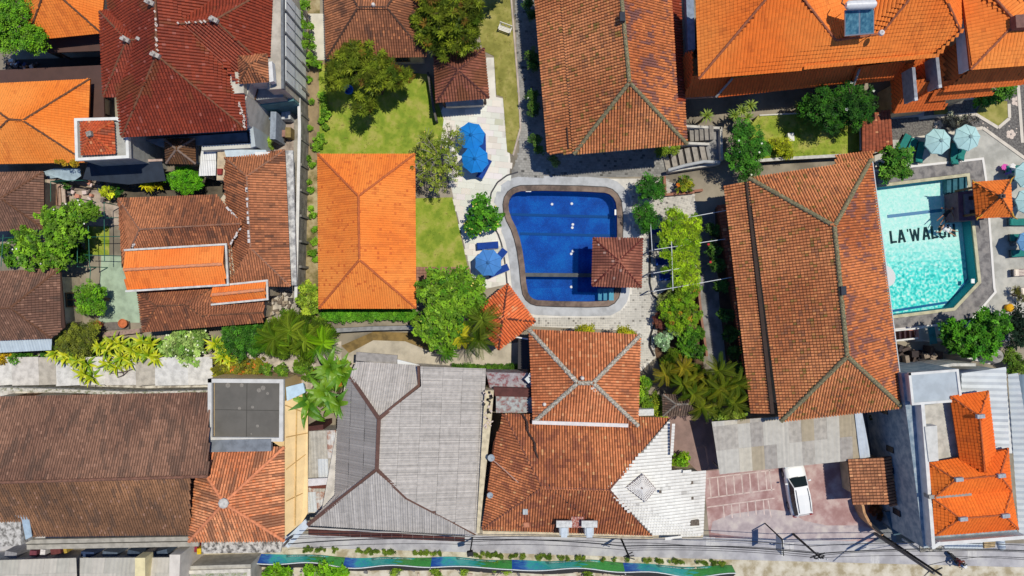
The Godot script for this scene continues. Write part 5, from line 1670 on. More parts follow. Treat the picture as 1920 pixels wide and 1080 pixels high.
	var v := {"tl": P(657, 706, 4.4), "ntl": P(666, 676, 4.2), "nt": P(787, 685, 4.2), "nv": P(787, 722, 5.0), "tr": P(911, 691, 4.0), "br": P(893, 1000, 4.0), "bl": P(577, 984, 4.0), "r0": P(711, 785, 6.8), "r1": P(707, 880, 6.8), "w": P(632, 780, 4.1), "n2": P(786, 686, 5.2)}
	var sh := [worn(S(212, 205, 201), 0.2, 1.6), worn(S(213, 206, 202), 0.2, 1.6, 0.85, 0.012, 4), worn(S(211, 204, 200), 0.2, 1.6, 0.85, 0.012, 5)]
	sheets(t, [v.tr, v.br, P(762, 932, 5.9), v.r1, v.r0, v.nv, v.n2], 1.0, 1.7, 0.2, 0.05, sh, "sheet", 0.4)
	sheets(t, [v.nt, v.ntl, v.tl, v.r0, v.nv], 1.0, 1.7, 0.2, 0.05, [sh[0], sh[2]], "sheet", 0.35)
	sheets(t, [v.bl, v.br, P(762, 932, 5.9), v.r1], 1.0, 1.7, 0.2, 0.05, sh, "sheet", 0.4)
	var shaded_sheets := [worn(S(180, 174, 172), 0.12, 1.6), worn(S(174, 168, 166), 0.12, 1.6)]  # darker copies for the west slope, its shade put into the colour
	sheets(t, [P(628, 930, 4.35), v.w, v.tl, v.r0, v.r1], 1.0, 1.7, 0.2, 0.05, shaded_sheets, "sheet", 0.3)
	sheets(t, [v.bl, P(628, 930, 4.35), v.r1], 1.0, 1.7, 0.2, 0.05, [sh[1]])
	for e in [[v.tl, v.r0], [v.nv, v.r0], [v.r0, v.r1], [v.r1, v.bl], [v.r1, P(762, 932, 5.9)], [P(762, 932, 5.9), v.br], [v.n2, v.nv]]:
		g = G.new()
		g.bar((e[0] as Vector3) + Vector3.UP * 0.14, (e[1] as Vector3) + Vector3.UP * 0.14, 0.3, 0.1)
		put(g, "ridge_cap", worn(S(106, 76, 68), 0.2, 1.5), t)
	block(t, [[668, 660], [745, 666], [744, 685], [667, 676]], 3.9, 3.7, "lean_to", worn(S(160, 154, 150), 0.2, 2.0))
	block(t, [[745, 674], [786, 684], [745, 686]], 3.9, 3.75, "white_sheet", plain(S(232, 232, 232), 0.6))
	block(t, [[650, 700], [780, 690], [905, 700], [888, 985], [600, 975], [636, 780]], 3.8, 0.0, "wall", pale)
	g = G.new()
	g.bar(P(577, 990, 3.8), P(872, 1006, 3.8), 0.12, 0.1)
	put(g, "gutter", worn(S(206, 200, 196), 0.1, 3.0), t)
	for i in 15:
		g = G.new()
		var x0 := 578 + i * 19.6
		g.slab([P(x0, 992 + i * 1.0, 3.5), P(x0 + 19.2, 993 + i * 1.0, 3.5), P(x0 + 19.2, 1004 + i * 0.85, 3.1), P(x0, 1003 + i * 0.85, 3.1)], 0.05)
		put(g, "eave_panel", worn(S(104, 58, 50), 0.15, 1.5), t)
	# low rusty sheet sheds
	t = thing("shed", "row of low rusty metal sheet roofs between the cream wall and the grey roof", "shed", P(605, 850))
	var zinc := rough_mat(S(150, 70, 34), S(206, 196, 190), S(226, 228, 232), 5.0, 0.6, 0.018, 0.0, 88)
	var clean := worn(S(220, 224, 230), 0.12, 3.0, 0.5)
	for q in [[[578, 898], [626, 897], [630, 806], [580, 808], 2.6, 3.0], [[576, 960], [612, 958], [622, 912], [578, 914], 2.4, 2.6]]:
		sheets(t, [P(q[0][0], q[0][1], q[4]), P(q[1][0], q[1][1], q[4]), P(q[2][0], q[2][1], q[5]), P(q[3][0], q[3][1], q[5])], 0.9, 1.8, 0.25, 0.03, [zinc, clean, worn(S(196, 190, 180), 0.2, 2.0)])
	block(t, [[575, 800], [606, 796], [606, 806], [576, 808]], 3.0, 0.0, "cross_wall", worn(S(84, 44, 40), 0.2, 2.0))
	block(t, [[576, 898], [624, 896], [622, 908], [574, 912]], 3.2, 3.05, "flashing", worn(S(222, 218, 222), 0.1, 2.0, 0.5))
	block(t, [[576, 912], [622, 908], [620, 916], [584, 916]], 3.1, 2.9, "flashing", worn(S(112, 58, 46), 0.25, 2.0))
	block(t, [[580, 806], [628, 806], [624, 960], [578, 962]], 2.3, 0.0, "wall", pale)
	# red roof over the street corner
	var hub := rough_mat(S(104, 98, 84), S(172, 162, 146), S(228, 222, 214), 0.9, 0.9, 0.02, 0.0, 102)
	t = house({"n": "tiled_house", "l": "square terracotta hipped roof with mortar-white hips below the blue pool", "v": [[992, 618, 4.4], [1201, 628, 4.4], [1196, 798, 5.2], [1000, 792, 5.2], [1083, 718, 6.6], [1112, 718, 6.6]],
		"f": [[0, 1, 5, 4], [1, 2, 5], [2, 3, 4, 5], [3, 0, 4]], "r": [[0, 4], [1, 5], [2, 5], [3, 4], [4, 5]], "rm": hub, "rr": 0.19, "st": cov("terracotta"), "e": [0, 1, 2, 3], "w": pale, "in": 0.4})
	g = G.new()
	g.bar(P(998, 792, 5.5), P(1178, 798, 5.5), 0.3, 0.3)
	put(g, "eave_flashing", worn(S(232, 226, 226), 0.08, 2.0), t)
	for q in [[1110, 725, 1172, 792, 14], [1005, 788, 1080, 724, 12], [994, 620, 1080, 714, 8]]:
		g = G.new()
		for i in int(q[4]):
			var f: float = (i + 0.5) / q[4]
			var a := P(lerpf(q[0], q[2], f), lerpf(q[1], q[3], f), 0.0)
			var px := Vector2(lerpf(q[0], q[2], f), lerpf(q[1], q[3], f))
			var up := 4.2 + 2.4 * clampf(1.0 - absf(px.y - 718.0) / 76.0 if px.y > 718 else 1.0 - (718.0 - px.y) / 100.0, 0, 1)
			g.box(P(px.x, px.y, up + 0.2), Vector3(rng.randf_range(0.2, 0.45), 0.12, rng.randf_range(0.1, 0.2)), 0.3)
		put(g, "mortar", worn(S(216, 208, 200), 0.15, 1.0), t)
	t = house({"n": "tiled_house", "l": "rust-orange roof on the street with a white-tiled end and two white chimneys", "v": [
		[946, 776, 4.3], [1256, 784, 4.2], [1142, 918, 7.2], [1017, 914, 7.2], [904, 992, 4.2], [1222, 1003, 4.2], [925, 830, 4.4], [1256, 884, 4.75], [1321, 884, 3.6], [1318, 1005, 3.6]],
		"f": [[0, 1, 2, 3], [4, 6, 0, 3], [5, 4, 3, 2]], "r": [[0, 3], [4, 3], [2, 3], [1, 2], [5, 2]], "rm": worn(S(120, 72, 58), 0.3, 1.0), "rr": 0.08, "st": cov("rusty"), "e": [0, 1, 7, 8, 9, 5, 4], "w": cream, "in": 0.3})
	pts = [P(1318, 1005, 3.6), P(1321, 884, 3.6), P(1257, 882, 4.9), P(1256, 786, 4.6), P(1142, 918, 7.15), P(1222, 1003, 4.5)]
	g = G.new()
	g.slab(pts, 0.14)
	tiles(put(g, "white_tiled_roof", worn(S(150, 146, 142), 0.15), t), pts, cov("white"))
	# lattice skylight
	var sk: Array = [P(1173, 914, 6.7), P(1206, 888, 6.3), P(1231, 917, 5.9), P(1210, 942, 6.2)]
	var apex := P(1203, 915, 6.9)
	g = G.new()
	for i in 4:
		var a: Vector3 = sk[i]
		var b: Vector3 = sk[(i + 1) % 4]
		for k in 7:
			g.bar(a.lerp(b, k / 7.0) + Vector3.UP * 0.05, apex.lerp(a.lerp(b, k / 7.0), 0.12) + Vector3.UP * 0.06, 0.07, 0.05)
			if k: g.bar(a.lerp(apex, k / 7.0) + Vector3.UP * 0.04, b.lerp(apex, k / 7.0) + Vector3.UP * 0.055, 0.06, 0.05)
	put(g, "skylight_lattice", worn(S(236, 232, 230), 0.1, 1.0), t)
	g = G.new()
	for i in 4: g.tri(sk[i] - Vector3.UP * 0.03, apex - Vector3.UP * 0.05, sk[(i + 1) % 4] - Vector3.UP * 0.03)
	put(g, "skylight_pane", plain(S(142, 128, 126), 0.8), t)
	for q in [[1228, 866, 18, 14], [1302, 980, 20, 12], [1296, 905, 8, 6], [1298, 934, 5, 5], [1238, 922, 5, 5]]:
		g = G.new()
		var a := P(q[0], q[1], 4.95 if q[0] < 1260 else 4.1)
		if q[0] == 1238: a = P(q[0], q[1], 5.75)
		g.box(a, Vector3(q[2] * 0.04, 0.14, q[3] * 0.04), 0.05)
		put(g, "missing_tile_patch", worn(S(110, 98, 88), 0.4, 0.8), t)
	g = G.new()
	for k in 24:
		var f := k / 23.0
		var m0 := P(982, 780, 4.7).lerp(P(1030, 912, 7.15), f) if f < 0.6 else P(1030, 912, 7.15).lerp(P(1100, 966, 5.3), (f - 0.6) / 0.4)
		g.box(m0 + Vector3(0.1 * sin(k * 0.9), 0.1, 0), Vector3(0.12, 0.06, 0.5), 0.35)
	put(g, "patched_seam", worn(S(64, 44, 40), 0.2, 1.0), t)
	# grey flat roofs in the gap
	t = thing("flat_roof", "stained grey flat roof with a brown cross wall between the workshop and the red roofs", "roof", P(960, 735))
	block(t, [[911, 698], [990, 700], [1006, 727], [918, 727]], 3.6, 0.0, "roof", rough_mat(S(140, 84, 88), S(160, 152, 156), S(178, 172, 176), 4.0, 0.9, 0.03, 0.0, 90))
	block(t, [[925, 726], [1008, 729], [1006, 745], [928, 743]], 4.2, 0.0, "cross_wall", worn(S(92, 50, 46), 0.18, 2.0))
	block(t, [[930, 742], [1012, 744], [1000, 774], [930, 774]], 3.8, 0.0, "roof", rough_mat(S(150, 110, 108), S(160, 160, 162), S(186, 190, 190), 4.0, 0.9, 0.03, 0.0, 91))
	g = G.new()
	for q in [[990, 712], [1000, 718], [1012, 724], [1016, 732], [996, 705]]:
		g.box(P(q[0], q[1], 4.5), Vector3(0.5, 0.18, 0.34), rng.randf() * 3)
	put(g, "flashing", worn(S(220, 224, 226), 0.1, 1.0), t)
	t = thing("party_wall", "narrow cream and rubble-strewn wall top between the workshop and the rust-orange roof", "wall", P(910, 850))
	block(t, [[909, 732], [926, 732], [920, 800], [909, 900], [899, 1000], [893, 1000], [904, 820]], 4.7, 0.0, "wall", worn(S(214, 200, 170), 0.25, 2.0))
	for i in 26:
		g = G.new()
		var a := P(rng.randf_range(907, 922), rng.randf_range(735, 805), 4.75)
		g.box(a, Vector3(rng.randf_range(0.1, 0.4), 0.12, rng.randf_range(0.08, 0.2)), rng.randf() * 3)
		put(g, "rubble", plain(S(60, 54, 52) if rng.randf() < 0.5 else S(214, 196, 186), 0.9), t)
	g = G.new()
	g.bar(P(905, 1000, 4.1), P(1225, 1006, 4.1), 0.4, 0.3)
	g.bar(P(1222, 1006, 3.9), P(1318, 1006, 3.7), 0.3, 0.3)
	put(g, "cornice", worn(S(216, 200, 172), 0.15, 2.0), t)
	# roofs south of the street, seen at the bottom edge
	for q in [["flat pale sheet roof at the bottom left edge", [[-60, 1052], [143, 1046], [146, 1130], [-60, 1130]], 3.6], ["flat pale sheet roof with a cream strip, second along the bottom edge", [[150, 1046], [336, 1045], [330, 1130], [150, 1130]], 3.4]]:
		t = thing("shop_roof", q[0], "roof", P(q[1][0][0] + 80, 1080))
		var e: Array = q[1]
		sheets(t, [P(e[0][0], e[0][1], q[2]), P(e[1][0], e[1][1], q[2]), P(e[2][0], e[2][1], q[2] + 0.8), P(e[3][0], e[3][1], q[2] + 0.8)], 1.1, 2.4, 0.4, 0.025, [worn(S(196, 192, 184), 0.1, 3.0), worn(S(206, 200, 192), 0.1, 3.0)])
		block(t, [[e[0][0] + 5, e[0][1] + 8], [e[1][0] - 5, e[1][1] + 8], e[2], e[3]], 3.3, 0.0, "wall", pale)
	block(t, [[253, 1046], [272, 1046], [272, 1130], [253, 1130]], 4.6, 3.3, "roof_strip", worn(S(236, 222, 176), 0.1, 3.0))
	block(t, [[318, 1040], [338, 1040], [334, 1130], [316, 1130]], 4.6, 0.0, "wall_top", worn(S(222, 214, 206), 0.1, 3.0))
	t = thing("roof_garden", "walled planting bed with bright green grass at the bottom edge", "planter", P(400, 1080))
	block(t, [[332, 1062], [470, 1058], [472, 1130], [332, 1130]], 2.6, 0.0, "wall", worn(S(186, 182, 174), 0.2, 3.0))
	parapet(t, [[332, 1072], [468, 1068], [470, 1130]], 2.6, 0.2, 0.3, worn(S(216, 210, 200), 0.15, 2.0), false)
	grass(t, ring([[336, 1076], [464, 1072], [466, 1120], [336, 1120]], 2.6), 2.6, 40.0, S(96, 140, 20), S(140, 170, 40))

func wall_line(called: String, label: String, px: Array, h: float, w: float, m: Material, cap: Material = null, cat := "wall") -> Node3D:
	var t := thing(called, label, cat, P(px[0][0], px[0][1]))
	var g := G.new()
	var g2 := G.new()
	for i in px.size() - 1:
		var a := P(px[i][0], px[i][1], h)
		var b := P(px[i + 1][0], px[i + 1][1], h)
		g.bar(a, b, w, h)
		g2.bar(a + Vector3.UP * 0.08, b + Vector3.UP * 0.08, w + 0.06, 0.08)
	put(g, "wall", m, t)
	if cap: put(g2, "coping", cap, t)
	return t

func walls_and_yards() -> void:
	var grey := worn(S(150, 146, 140), 0.3, 3.0)
	var white := worn(S(232, 230, 228), 0.1, 3.0)
	var w := wall_line("boundary_wall", "long grey boundary wall with a white coping between the alley and the orange villa", [[557, -20], [560, 160], [562, 240], [558, 420], [555, 560]], 2.4, 0.2, grey, white)
	for i in 12:
		var g := G.new()
		var a := P(lerpf(559, 557, i / 11.0), 20 + i * 48, 2.4)
		g.box(Vector3(a.x + 0.22, 1.15, a.z), Vector3(0.24, 2.3, 0.2))
		put(g, "pier", grey, w)
	var g4 := G.new()
	g4.prism(ring([[533, 282], [549, 282], [556, 535], [547, 535]], 3.2), 2.9, 3.2)
	var ledge := thing("wall_ledge", "weathered pale concrete ledge along the right eave of the L-shaped roof", "ledge", P(545, 400))
	put(g4, "ledge", rough_mat(S(150, 150, 154), S(190, 190, 192), S(226, 226, 226), 4.0, 0.9, 0.02, 0.0, 93), ledge)
	wall_line("garden_wall", "low dark wall closing the small lawn beside the pavilion", [[802, 135], [812, 200], [818, 226]], 1.1, 0.18, worn(S(92, 88, 84), 0.2, 2.0))
	wall_line("garden_wall", "black-topped garden wall below the clipped hedge of the orange villa", [[622, 620], [690, 616], [780, 614]], 1.3, 0.3, worn(S(60, 58, 58), 0.25, 2.0), worn(S(150, 150, 152), 0.2, 2.0))
	wall_line("lane_wall", "mossy low wall between the pale lane and the long brown roof", [[-30, 729], [120, 733], [250, 738], [392, 735]], 2.2, 0.3, rough_mat(S(120, 124, 96), S(196, 190, 182), S(216, 212, 206), 3.0, 0.9, 0.03, 0.0, 95))
	# pale lean-to slabs in the lane, each with its own edge
	for i in 9:
		var t := MeshInstance3D.new()
		var g := G.new()
		var xs := [-14, 22, 72, 104, 150, 196, 254, 290, 352, 398]
		var x: float = xs[i]
		var xe: float = xs[i + 1] - 0.6
		var hh := 1.6 + 0.018 * (i % 3)
		g.prism(ring([[x, 670], [xe, 669], [xe + 2, 721 + i % 2], [x + 1, 724 - i % 3]], hh), hh - 0.12, hh)
		var shades := [S(222, 218, 214), S(214, 208, 204), S(190, 182, 172), S(218, 216, 216)]
		t = put(g, "lane_slab", worn(shades[i % 4], 0.16, 2.5))
		tag(t, ["leftmost pale slab roof of the lane", "pale slab roof of the lane, second from the left edge", "pale slab roof of the lane beneath the yellow heliconias", "slab roof of the lane with a dark plant shadow, fourth from the left edge", "slab roof of the lane, fifth from the left edge", "slab roof of the lane holding dead branches, sixth from the left edge", "slab roof of the lane left of the white-variegated shrub's shadow", "slab roof of the lane right under the white-variegated shrub", "last pale slab roof of the lane before the concrete building"][i], "slab roof", "slab roofs along the lane")
	# stair on the right of the top hotel wing
	var stone := worn(S(206, 202, 196), 0.2, 3.0)
	var st := thing("stairway", "stone garden stairs with dark treads between the two hotel roofs", "stairs", P(1290, 275))
	for k in 6:
		var g := G.new()
		var a := P(1250 + k * 12.5, 303 - k * 2.4)
		g.box(Vector3(a.x, 0.1 + k * 0.09, a.z), Vector3(0.5, 0.2 + k * 0.18, 1.5), -0.2 * -1)
		put(g, "step", worn(S(166, 158, 150), 0.2, 2.0), st)
		g = G.new()
		g.box(Vector3(a.x + 0.26, 0.22 + k * 0.18, a.z), Vector3(0.08, 0.06, 1.5), 0.2)
		put(g, "nosing", plain(S(50, 44, 42), 0.8), st)
	for k in 5:
		var g := G.new()
		var a := P(1292 + k * 8.0, 256)
		g.box(Vector3(a.x, 0.9 + k * 0.09, a.z), Vector3(0.36, 0.2 + k * 0.18, 1.3), 0.05)
		put(g, "step", worn(S(150, 144, 138), 0.2, 2.0), st)
	var gq := G.new()
	gq.tube([P(1253, 319, 1.2), P(1285, 310, 1.5), P(1320, 303, 1.7), P(1350, 304, 1.7)], [0.16, 0.16, 0.16, 0.16], 8)
	put(gq, "balustrade", worn(S(190, 192, 196), 0.12, 2.0), st)
	gq = G.new()
	for q in [[1285, 236, 1352, 240, 1.6], [1285, 268, 1330, 270, 1.5], [1352, 238, 1354, 300, 1.6], [1253, 321, 1350, 306, 1.0]]: gq.bar(P(q[0], q[1], q[4]), P(q[2], q[3], q[4]), 0.22, q[4])
	put(gq, "side_wall", stone, st)
	gq = G.new()
	gq.prism(ring([[1325, 240], [1352, 240], [1354, 302], [1312, 306]], 1.0), 0.0, 1.0)
	put(gq, "landing", worn(S(150, 148, 148), 0.2, 3.0), st)
	wall_line("retaining_wall", "dark stone retaining wall with a pale coping under the raised lawn", [[1400, 303], [1480, 297], [1572, 292], [1620, 290]], 1.05, 0.22, worn(S(64, 60, 60), 0.25, 2.0), worn(S(206, 204, 200), 0.15, 2.0))
	wall_line("lawn_edge_wall", "thin white edging wall along the upper side of the raised lawn", [[1424, 216], [1520, 211], [1612, 208], [1614, 286]], 1.1, 0.12, worn(S(216, 212, 206), 0.12, 2.0))
	# covered brick walk
	st = thing("brick_walk", "red brick tiled walkway roof between the raised lawn and the aqua pool", "roof", P(1642, 250))
	var pts := [P(1616, 285, 2.6), P(1640, 285, 2.6), P(1638, 214, 2.6), P(1616, 214, 2.6)]
	var e := func(q: Array, parent: Node3D) -> void:
		var g := G.new()
		g.slab(q, 0.12)
		tiles(put(g, "roof", worn(S(96, 50, 36), 0.2), parent), q, extend(cov("terracotta"), {"a": S(150, 74, 48), "b": S(184, 104, 72), "tw": 0.3, "tl": 0.15, "fill": 0.9, "lip": 0.04}))
	e.call(pts, st)
	e.call([P(1643, 285, 2.6), P(1670, 283, 2.6), P(1666, 208, 2.6), P(1641, 212, 2.6)], st)
	posts(st, [[1619, 282], [1666, 280], [1619, 217], [1662, 212]], 2.45, 0.14, plain(S(80, 50, 38), 0.8))
	# orange-tiled strips along the shaded bed left of the right hotel wing
	st = thing("wall_roof", "dark red tiled wall coping along the shaded bed by the right hotel wing", "wall", P(1380, 560))
	e.call([P(1345, 385, 1.7), P(1406, 770, 1.7), P(1424, 768, 1.9), P(1362, 383, 1.9)], st)
	gq = G.new()
	gq.bar(P(1354, 385, 1.6), P(1416, 768, 1.6), 0.3, 1.6)
	put(gq, "wall", worn(S(110, 70, 56), 0.2, 2.0), st)
	wall_line("bed_edge", "curved dark stone edge of the planting bed right of the blue pool", [[1219, 404], [1219, 530], [1224, 552], [1233, 561]], 0.25, 0.1, worn(S(60, 58, 58), 0.2, 1.0), null, "kerb")
	wall_line("bed_edge", "dark scalloped stone edge beside the pale variegated shrubs", [[1228, 606], [1220, 630], [1219, 650], [1228, 668]], 0.25, 0.12, worn(S(52, 48, 50), 0.2, 1.0), null, "kerb")
	wall_line("bed_wall", "low brick wall on the right side of the vine and palm bed", [[1310, 540], [1316, 600], [1326, 668]], 0.8, 0.2, worn(S(156, 112, 92), 0.25, 1.5))
	# brick planter by the stairs
	st = thing("planter", "brick planter with a yellow-green shrub at the foot of the stairs", "planter", P(1270, 345))
	for q in [[1248, 365, 1302, 360], [1246, 330, 1248, 366], [1302, 358, 1318, 356]]:
		var g := G.new()
		g.bar(P(q[0], q[1], 0.5), P(q[2], q[3], 0.5), 0.22, 0.5)
		put(g, "wall", worn(S(164, 112, 92), 0.25, 1.5), st)
	# yard between the aqua pool and the lower white building
	st = thing("timber_deck", "salmon deck with dark slats and pale rails below the aqua pool", "deck", P(1705, 630))
	gq = G.new()
	gq.prism(ring([[1676, 622], [1722, 617], [1724, 636], [1678, 638]], 0.5), 0.0, 0.5)
	put(gq, "deck", worn(S(226, 160, 146), 0.1, 2.0), st)
	for k in 4:
		gq = G.new()
		gq.bar(P(1687 + k * 9.5, 620, 1.0), P(1688 + k * 9.5, 637, 1.0), 0.12, 0.4)
		put(gq, "slat", plain(S(56, 22, 34), 0.7), st)
	for q in [[1678, 620, 1745, 613], [1678, 639, 1722, 634]]:
		gq = G.new()
		gq.bar(P(q[0], q[1], 1.1), P(q[2], q[3], 1.1), 0.14, 0.12)
		put(gq, "rail", white, st)
	st = thing("canvas_screen", "teal canvas screen with a pale edge beside the green tree below the aqua pool", "awning", P(1750, 632))
	gq = G.new()
	gq.prism(ring([[1740, 614], [1752, 612], [1758, 644], [1744, 646]], 2.0), 1.95, 2.0)
	gq.prism(ring([[1760, 610], [1790, 606], [1778, 622], [1760, 620]], 0.9), 0.85, 0.9)
	put(gq, "canvas", worn(S(56, 128, 132), 0.15, 2.0), st)
	posts(st, [[1742, 616], [1756, 642]], 1.95, 0.07, white)
	st = thing("yard_clutter", "dark heap of netting, racks and boards in the service yard below the aqua pool", "clutter", P(1720, 670))
	for i in 34:
		gq = G.new()
		var hh := rng.randf_range(0.2, 1.3)
		var a := P(rng.randf_range(1686, 1764), rng.randf_range(648, 690), hh)
		gq.box(Vector3(a.x, hh * 0.5, a.z), Vector3(rng.randf_range(0.1, 1.1), hh, rng.randf_range(0.1, 0.8)), rng.randf() * 3)
		var c := [S(58, 48, 50), S(84, 70, 66), S(112, 92, 84), S(38, 34, 40), S(150, 134, 120), S(196, 186, 176)]
		put(gq, "piece", worn(c[(i * i) % 6], 0.25, 1.0), st)
	wall_line("yard_wall", "pale concrete wall top running to the round water tank", [[1800, 666], [1848, 678], [1856, 680]], 2.2, 0.2, grey, white)
	wall_line("yard_wall", "pale wall along the top of the white building's roof terrace", [[1690, 697], [1750, 690], [1786, 684], [1830, 684]], 4.0, 0.25, worn(S(206, 204, 200), 0.15, 2.0))
	# rounded wall at the court's gatehouse
	wall_line("gate_wall", "curved buff wall running from the gatehouse down to the tall poles", [[1617, 943], [1621, 962], [1630, 980], [1645, 993], [1656, 1003]], 1.6, 0.22, worn(S(196, 150, 110), 0.2, 2.0))
	st = thing("side_passage_roof", "dark blue-grey slab roofs stepped along the foot of the grey side wall", "roof", P(1680, 930))
	for q in [[[1660, 960], [1690, 956], [1698, 1000], [1676, 1004], 2.0], [[1680, 860], [1700, 858], [1706, 900], [1690, 905], 1.8]]:
		gq = G.new()
		gq.prism(ring([q[0], q[1], q[2], q[3]], q[4]), q[4] - 0.12, q[4])
		put(gq, "slab", worn(S(74, 100, 116), 0.2, 2.0), st)
		gq = G.new()
		gq.prism(grown(ring([q[0], q[1], q[2], q[3]], q[4]), -0.2), 0.0, q[4] - 0.12)
		put(gq, "wall", worn(S(110, 124, 134), 0.2, 2.0), st)
	# green net poles over the left garden
	st = thing("net_frame", "green tubular frame of a netted bird yard over the left garden", "frame", P(165, 460))
	var pole := plain(S(40, 110, 96), 0.5, 0.3)
	for q in [[145, 372, 145, 500], [95, 340, 95, 378], [95, 340, 155, 338], [140, 410, 225, 408], [140, 445, 228, 443], [160, 478, 230, 480], [165, 410, 168, 500], [195, 380, 196, 490], [170, 500, 165, 580], [0, 447, 40, 443], [2, 500, 6, 440]]:
		gq = G.new()
		gq.tube([P(q[0], q[1], 2.7), P(q[2], q[3], 2.7)], [0.035, 0.035], 5)
		put(gq, "rail", pole, st)
	posts(st, [[145, 372], [145, 500], [196, 380], [228, 443], [95, 340], [155, 338], [168, 500]], 2.7, 0.07, pole)
	st = thing("flower_pots", "two round terracotta pots on a grey bench by the low brown roof", "pot", P(212, 607))
	for q in [[186, 609], [233, 606]]:
		gq = G.new()
		gq.lathe(P(q[0], q[1], 0.6), [Vector2(0.0, -0.3), Vector2(0.24, -0.3), Vector2(0.38, 0.25), Vector2(0.42, 0.3), Vector2(0.36, 0.3), Vector2(0.34, 0.2), Vector2(0.0, 0.18)], 14)
		put(gq, "pot", worn(S(206, 116, 70), 0.2, 1.0), st)
	gq = G.new()
	var cb := P(212, 611)
	gq.box(Vector3(cb.x, 0.15, cb.z), Vector3(3.2, 0.3, 0.7), 0.05)
	put(gq, "bench", worn(S(120, 112, 108), 0.2, 1.0), st)
	st = thing("low_wall", "pinkish low wall below the two terracotta pots", "wall", P(226, 622))
	gq = G.new()
	gq.bar(P(192, 628, 0.8), P(262, 620, 0.8), 0.4, 0.8)
	put(gq, "wall", worn(S(166, 140, 130), 0.25, 1.0), st)
	# laundry and boxes in the dark gap, rubble pile by the alley
	st = thing("rubble_heap", "grey-brown heap of broken roof pieces beside the alley below the L-shaped roof", "rubble", P(520, 575))
	for i in 60:
		gq = G.new()
		var a := P(rng.randf_range(496, 548), rng.randf_range(548, 600), 0.25)
		gq.box(a, Vector3(rng.randf_range(0.08, 0.5), rng.randf_range(0.1, 0.5), rng.randf_range(0.08, 0.4)), rng.randf() * 3)
		var c := [S(176, 160, 140), S(126, 112, 100), S(206, 196, 186), S(84, 78, 76)]
		put(gq, "piece", worn(c[i % 4], 0.2, 1.0), st)
	st = thing("rubbish_pile", "pale pile of cartons and bags in the dark gap under the upper left tree", "rubbish", P(45, 122))
	for i in 18:
		gq = G.new()
		var a := P(rng.randf_range(18, 72), rng.randf_range(114, 131), 0.9)
		gq.box(a, Vector3(rng.randf_range(0.1, 0.5), rng.randf_range(0.1, 0.3), rng.randf_range(0.1, 0.4)), rng.randf() * 3)
		var c := [S(226, 190, 176), S(236, 226, 220), S(120, 96, 92), S(50, 60, 100), S(214, 150, 110)]
		put(gq, "piece", plain(c[i % 5], 0.9), st)
	gq = G.new()
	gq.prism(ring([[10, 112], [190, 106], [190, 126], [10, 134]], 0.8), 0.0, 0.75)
	put(gq, "shaded_gap_floor", worn(S(40, 36, 36), 0.2, 2.0), st)  # alley floor painted near black for the shade in the gap
	st = thing("garden_clutter", "garden stones, pink cloth and boards under the net frame", "clutter", P(130, 350))
	for i in 26:
		gq = G.new()
		var a := P(rng.randf_range(92, 200), rng.randf_range(340, 378), 0.3)
		gq.box(a, Vector3(rng.randf_range(0.1, 0.4), rng.randf_range(0.1, 0.4), rng.randf_range(0.1, 0.5)), rng.randf() * 3)
		var c := [S(226, 206, 206), S(214, 150, 130), S(120, 110, 110), S(70, 80, 90), S(196, 180, 170)]
		put(gq, "piece", plain(c[i % 5], 0.9), st)
	for i in 3:
		gq = G.new()
		gq.bar(P(101 + i * 8, 345, 1.0), P(104 + i * 8, 385, 1.0), 0.3, 0.12)
		put(gq, "board", worn(S(160 + i * 20, 120 + i * 30, 100 + i * 34), 0.2, 1.0), st)

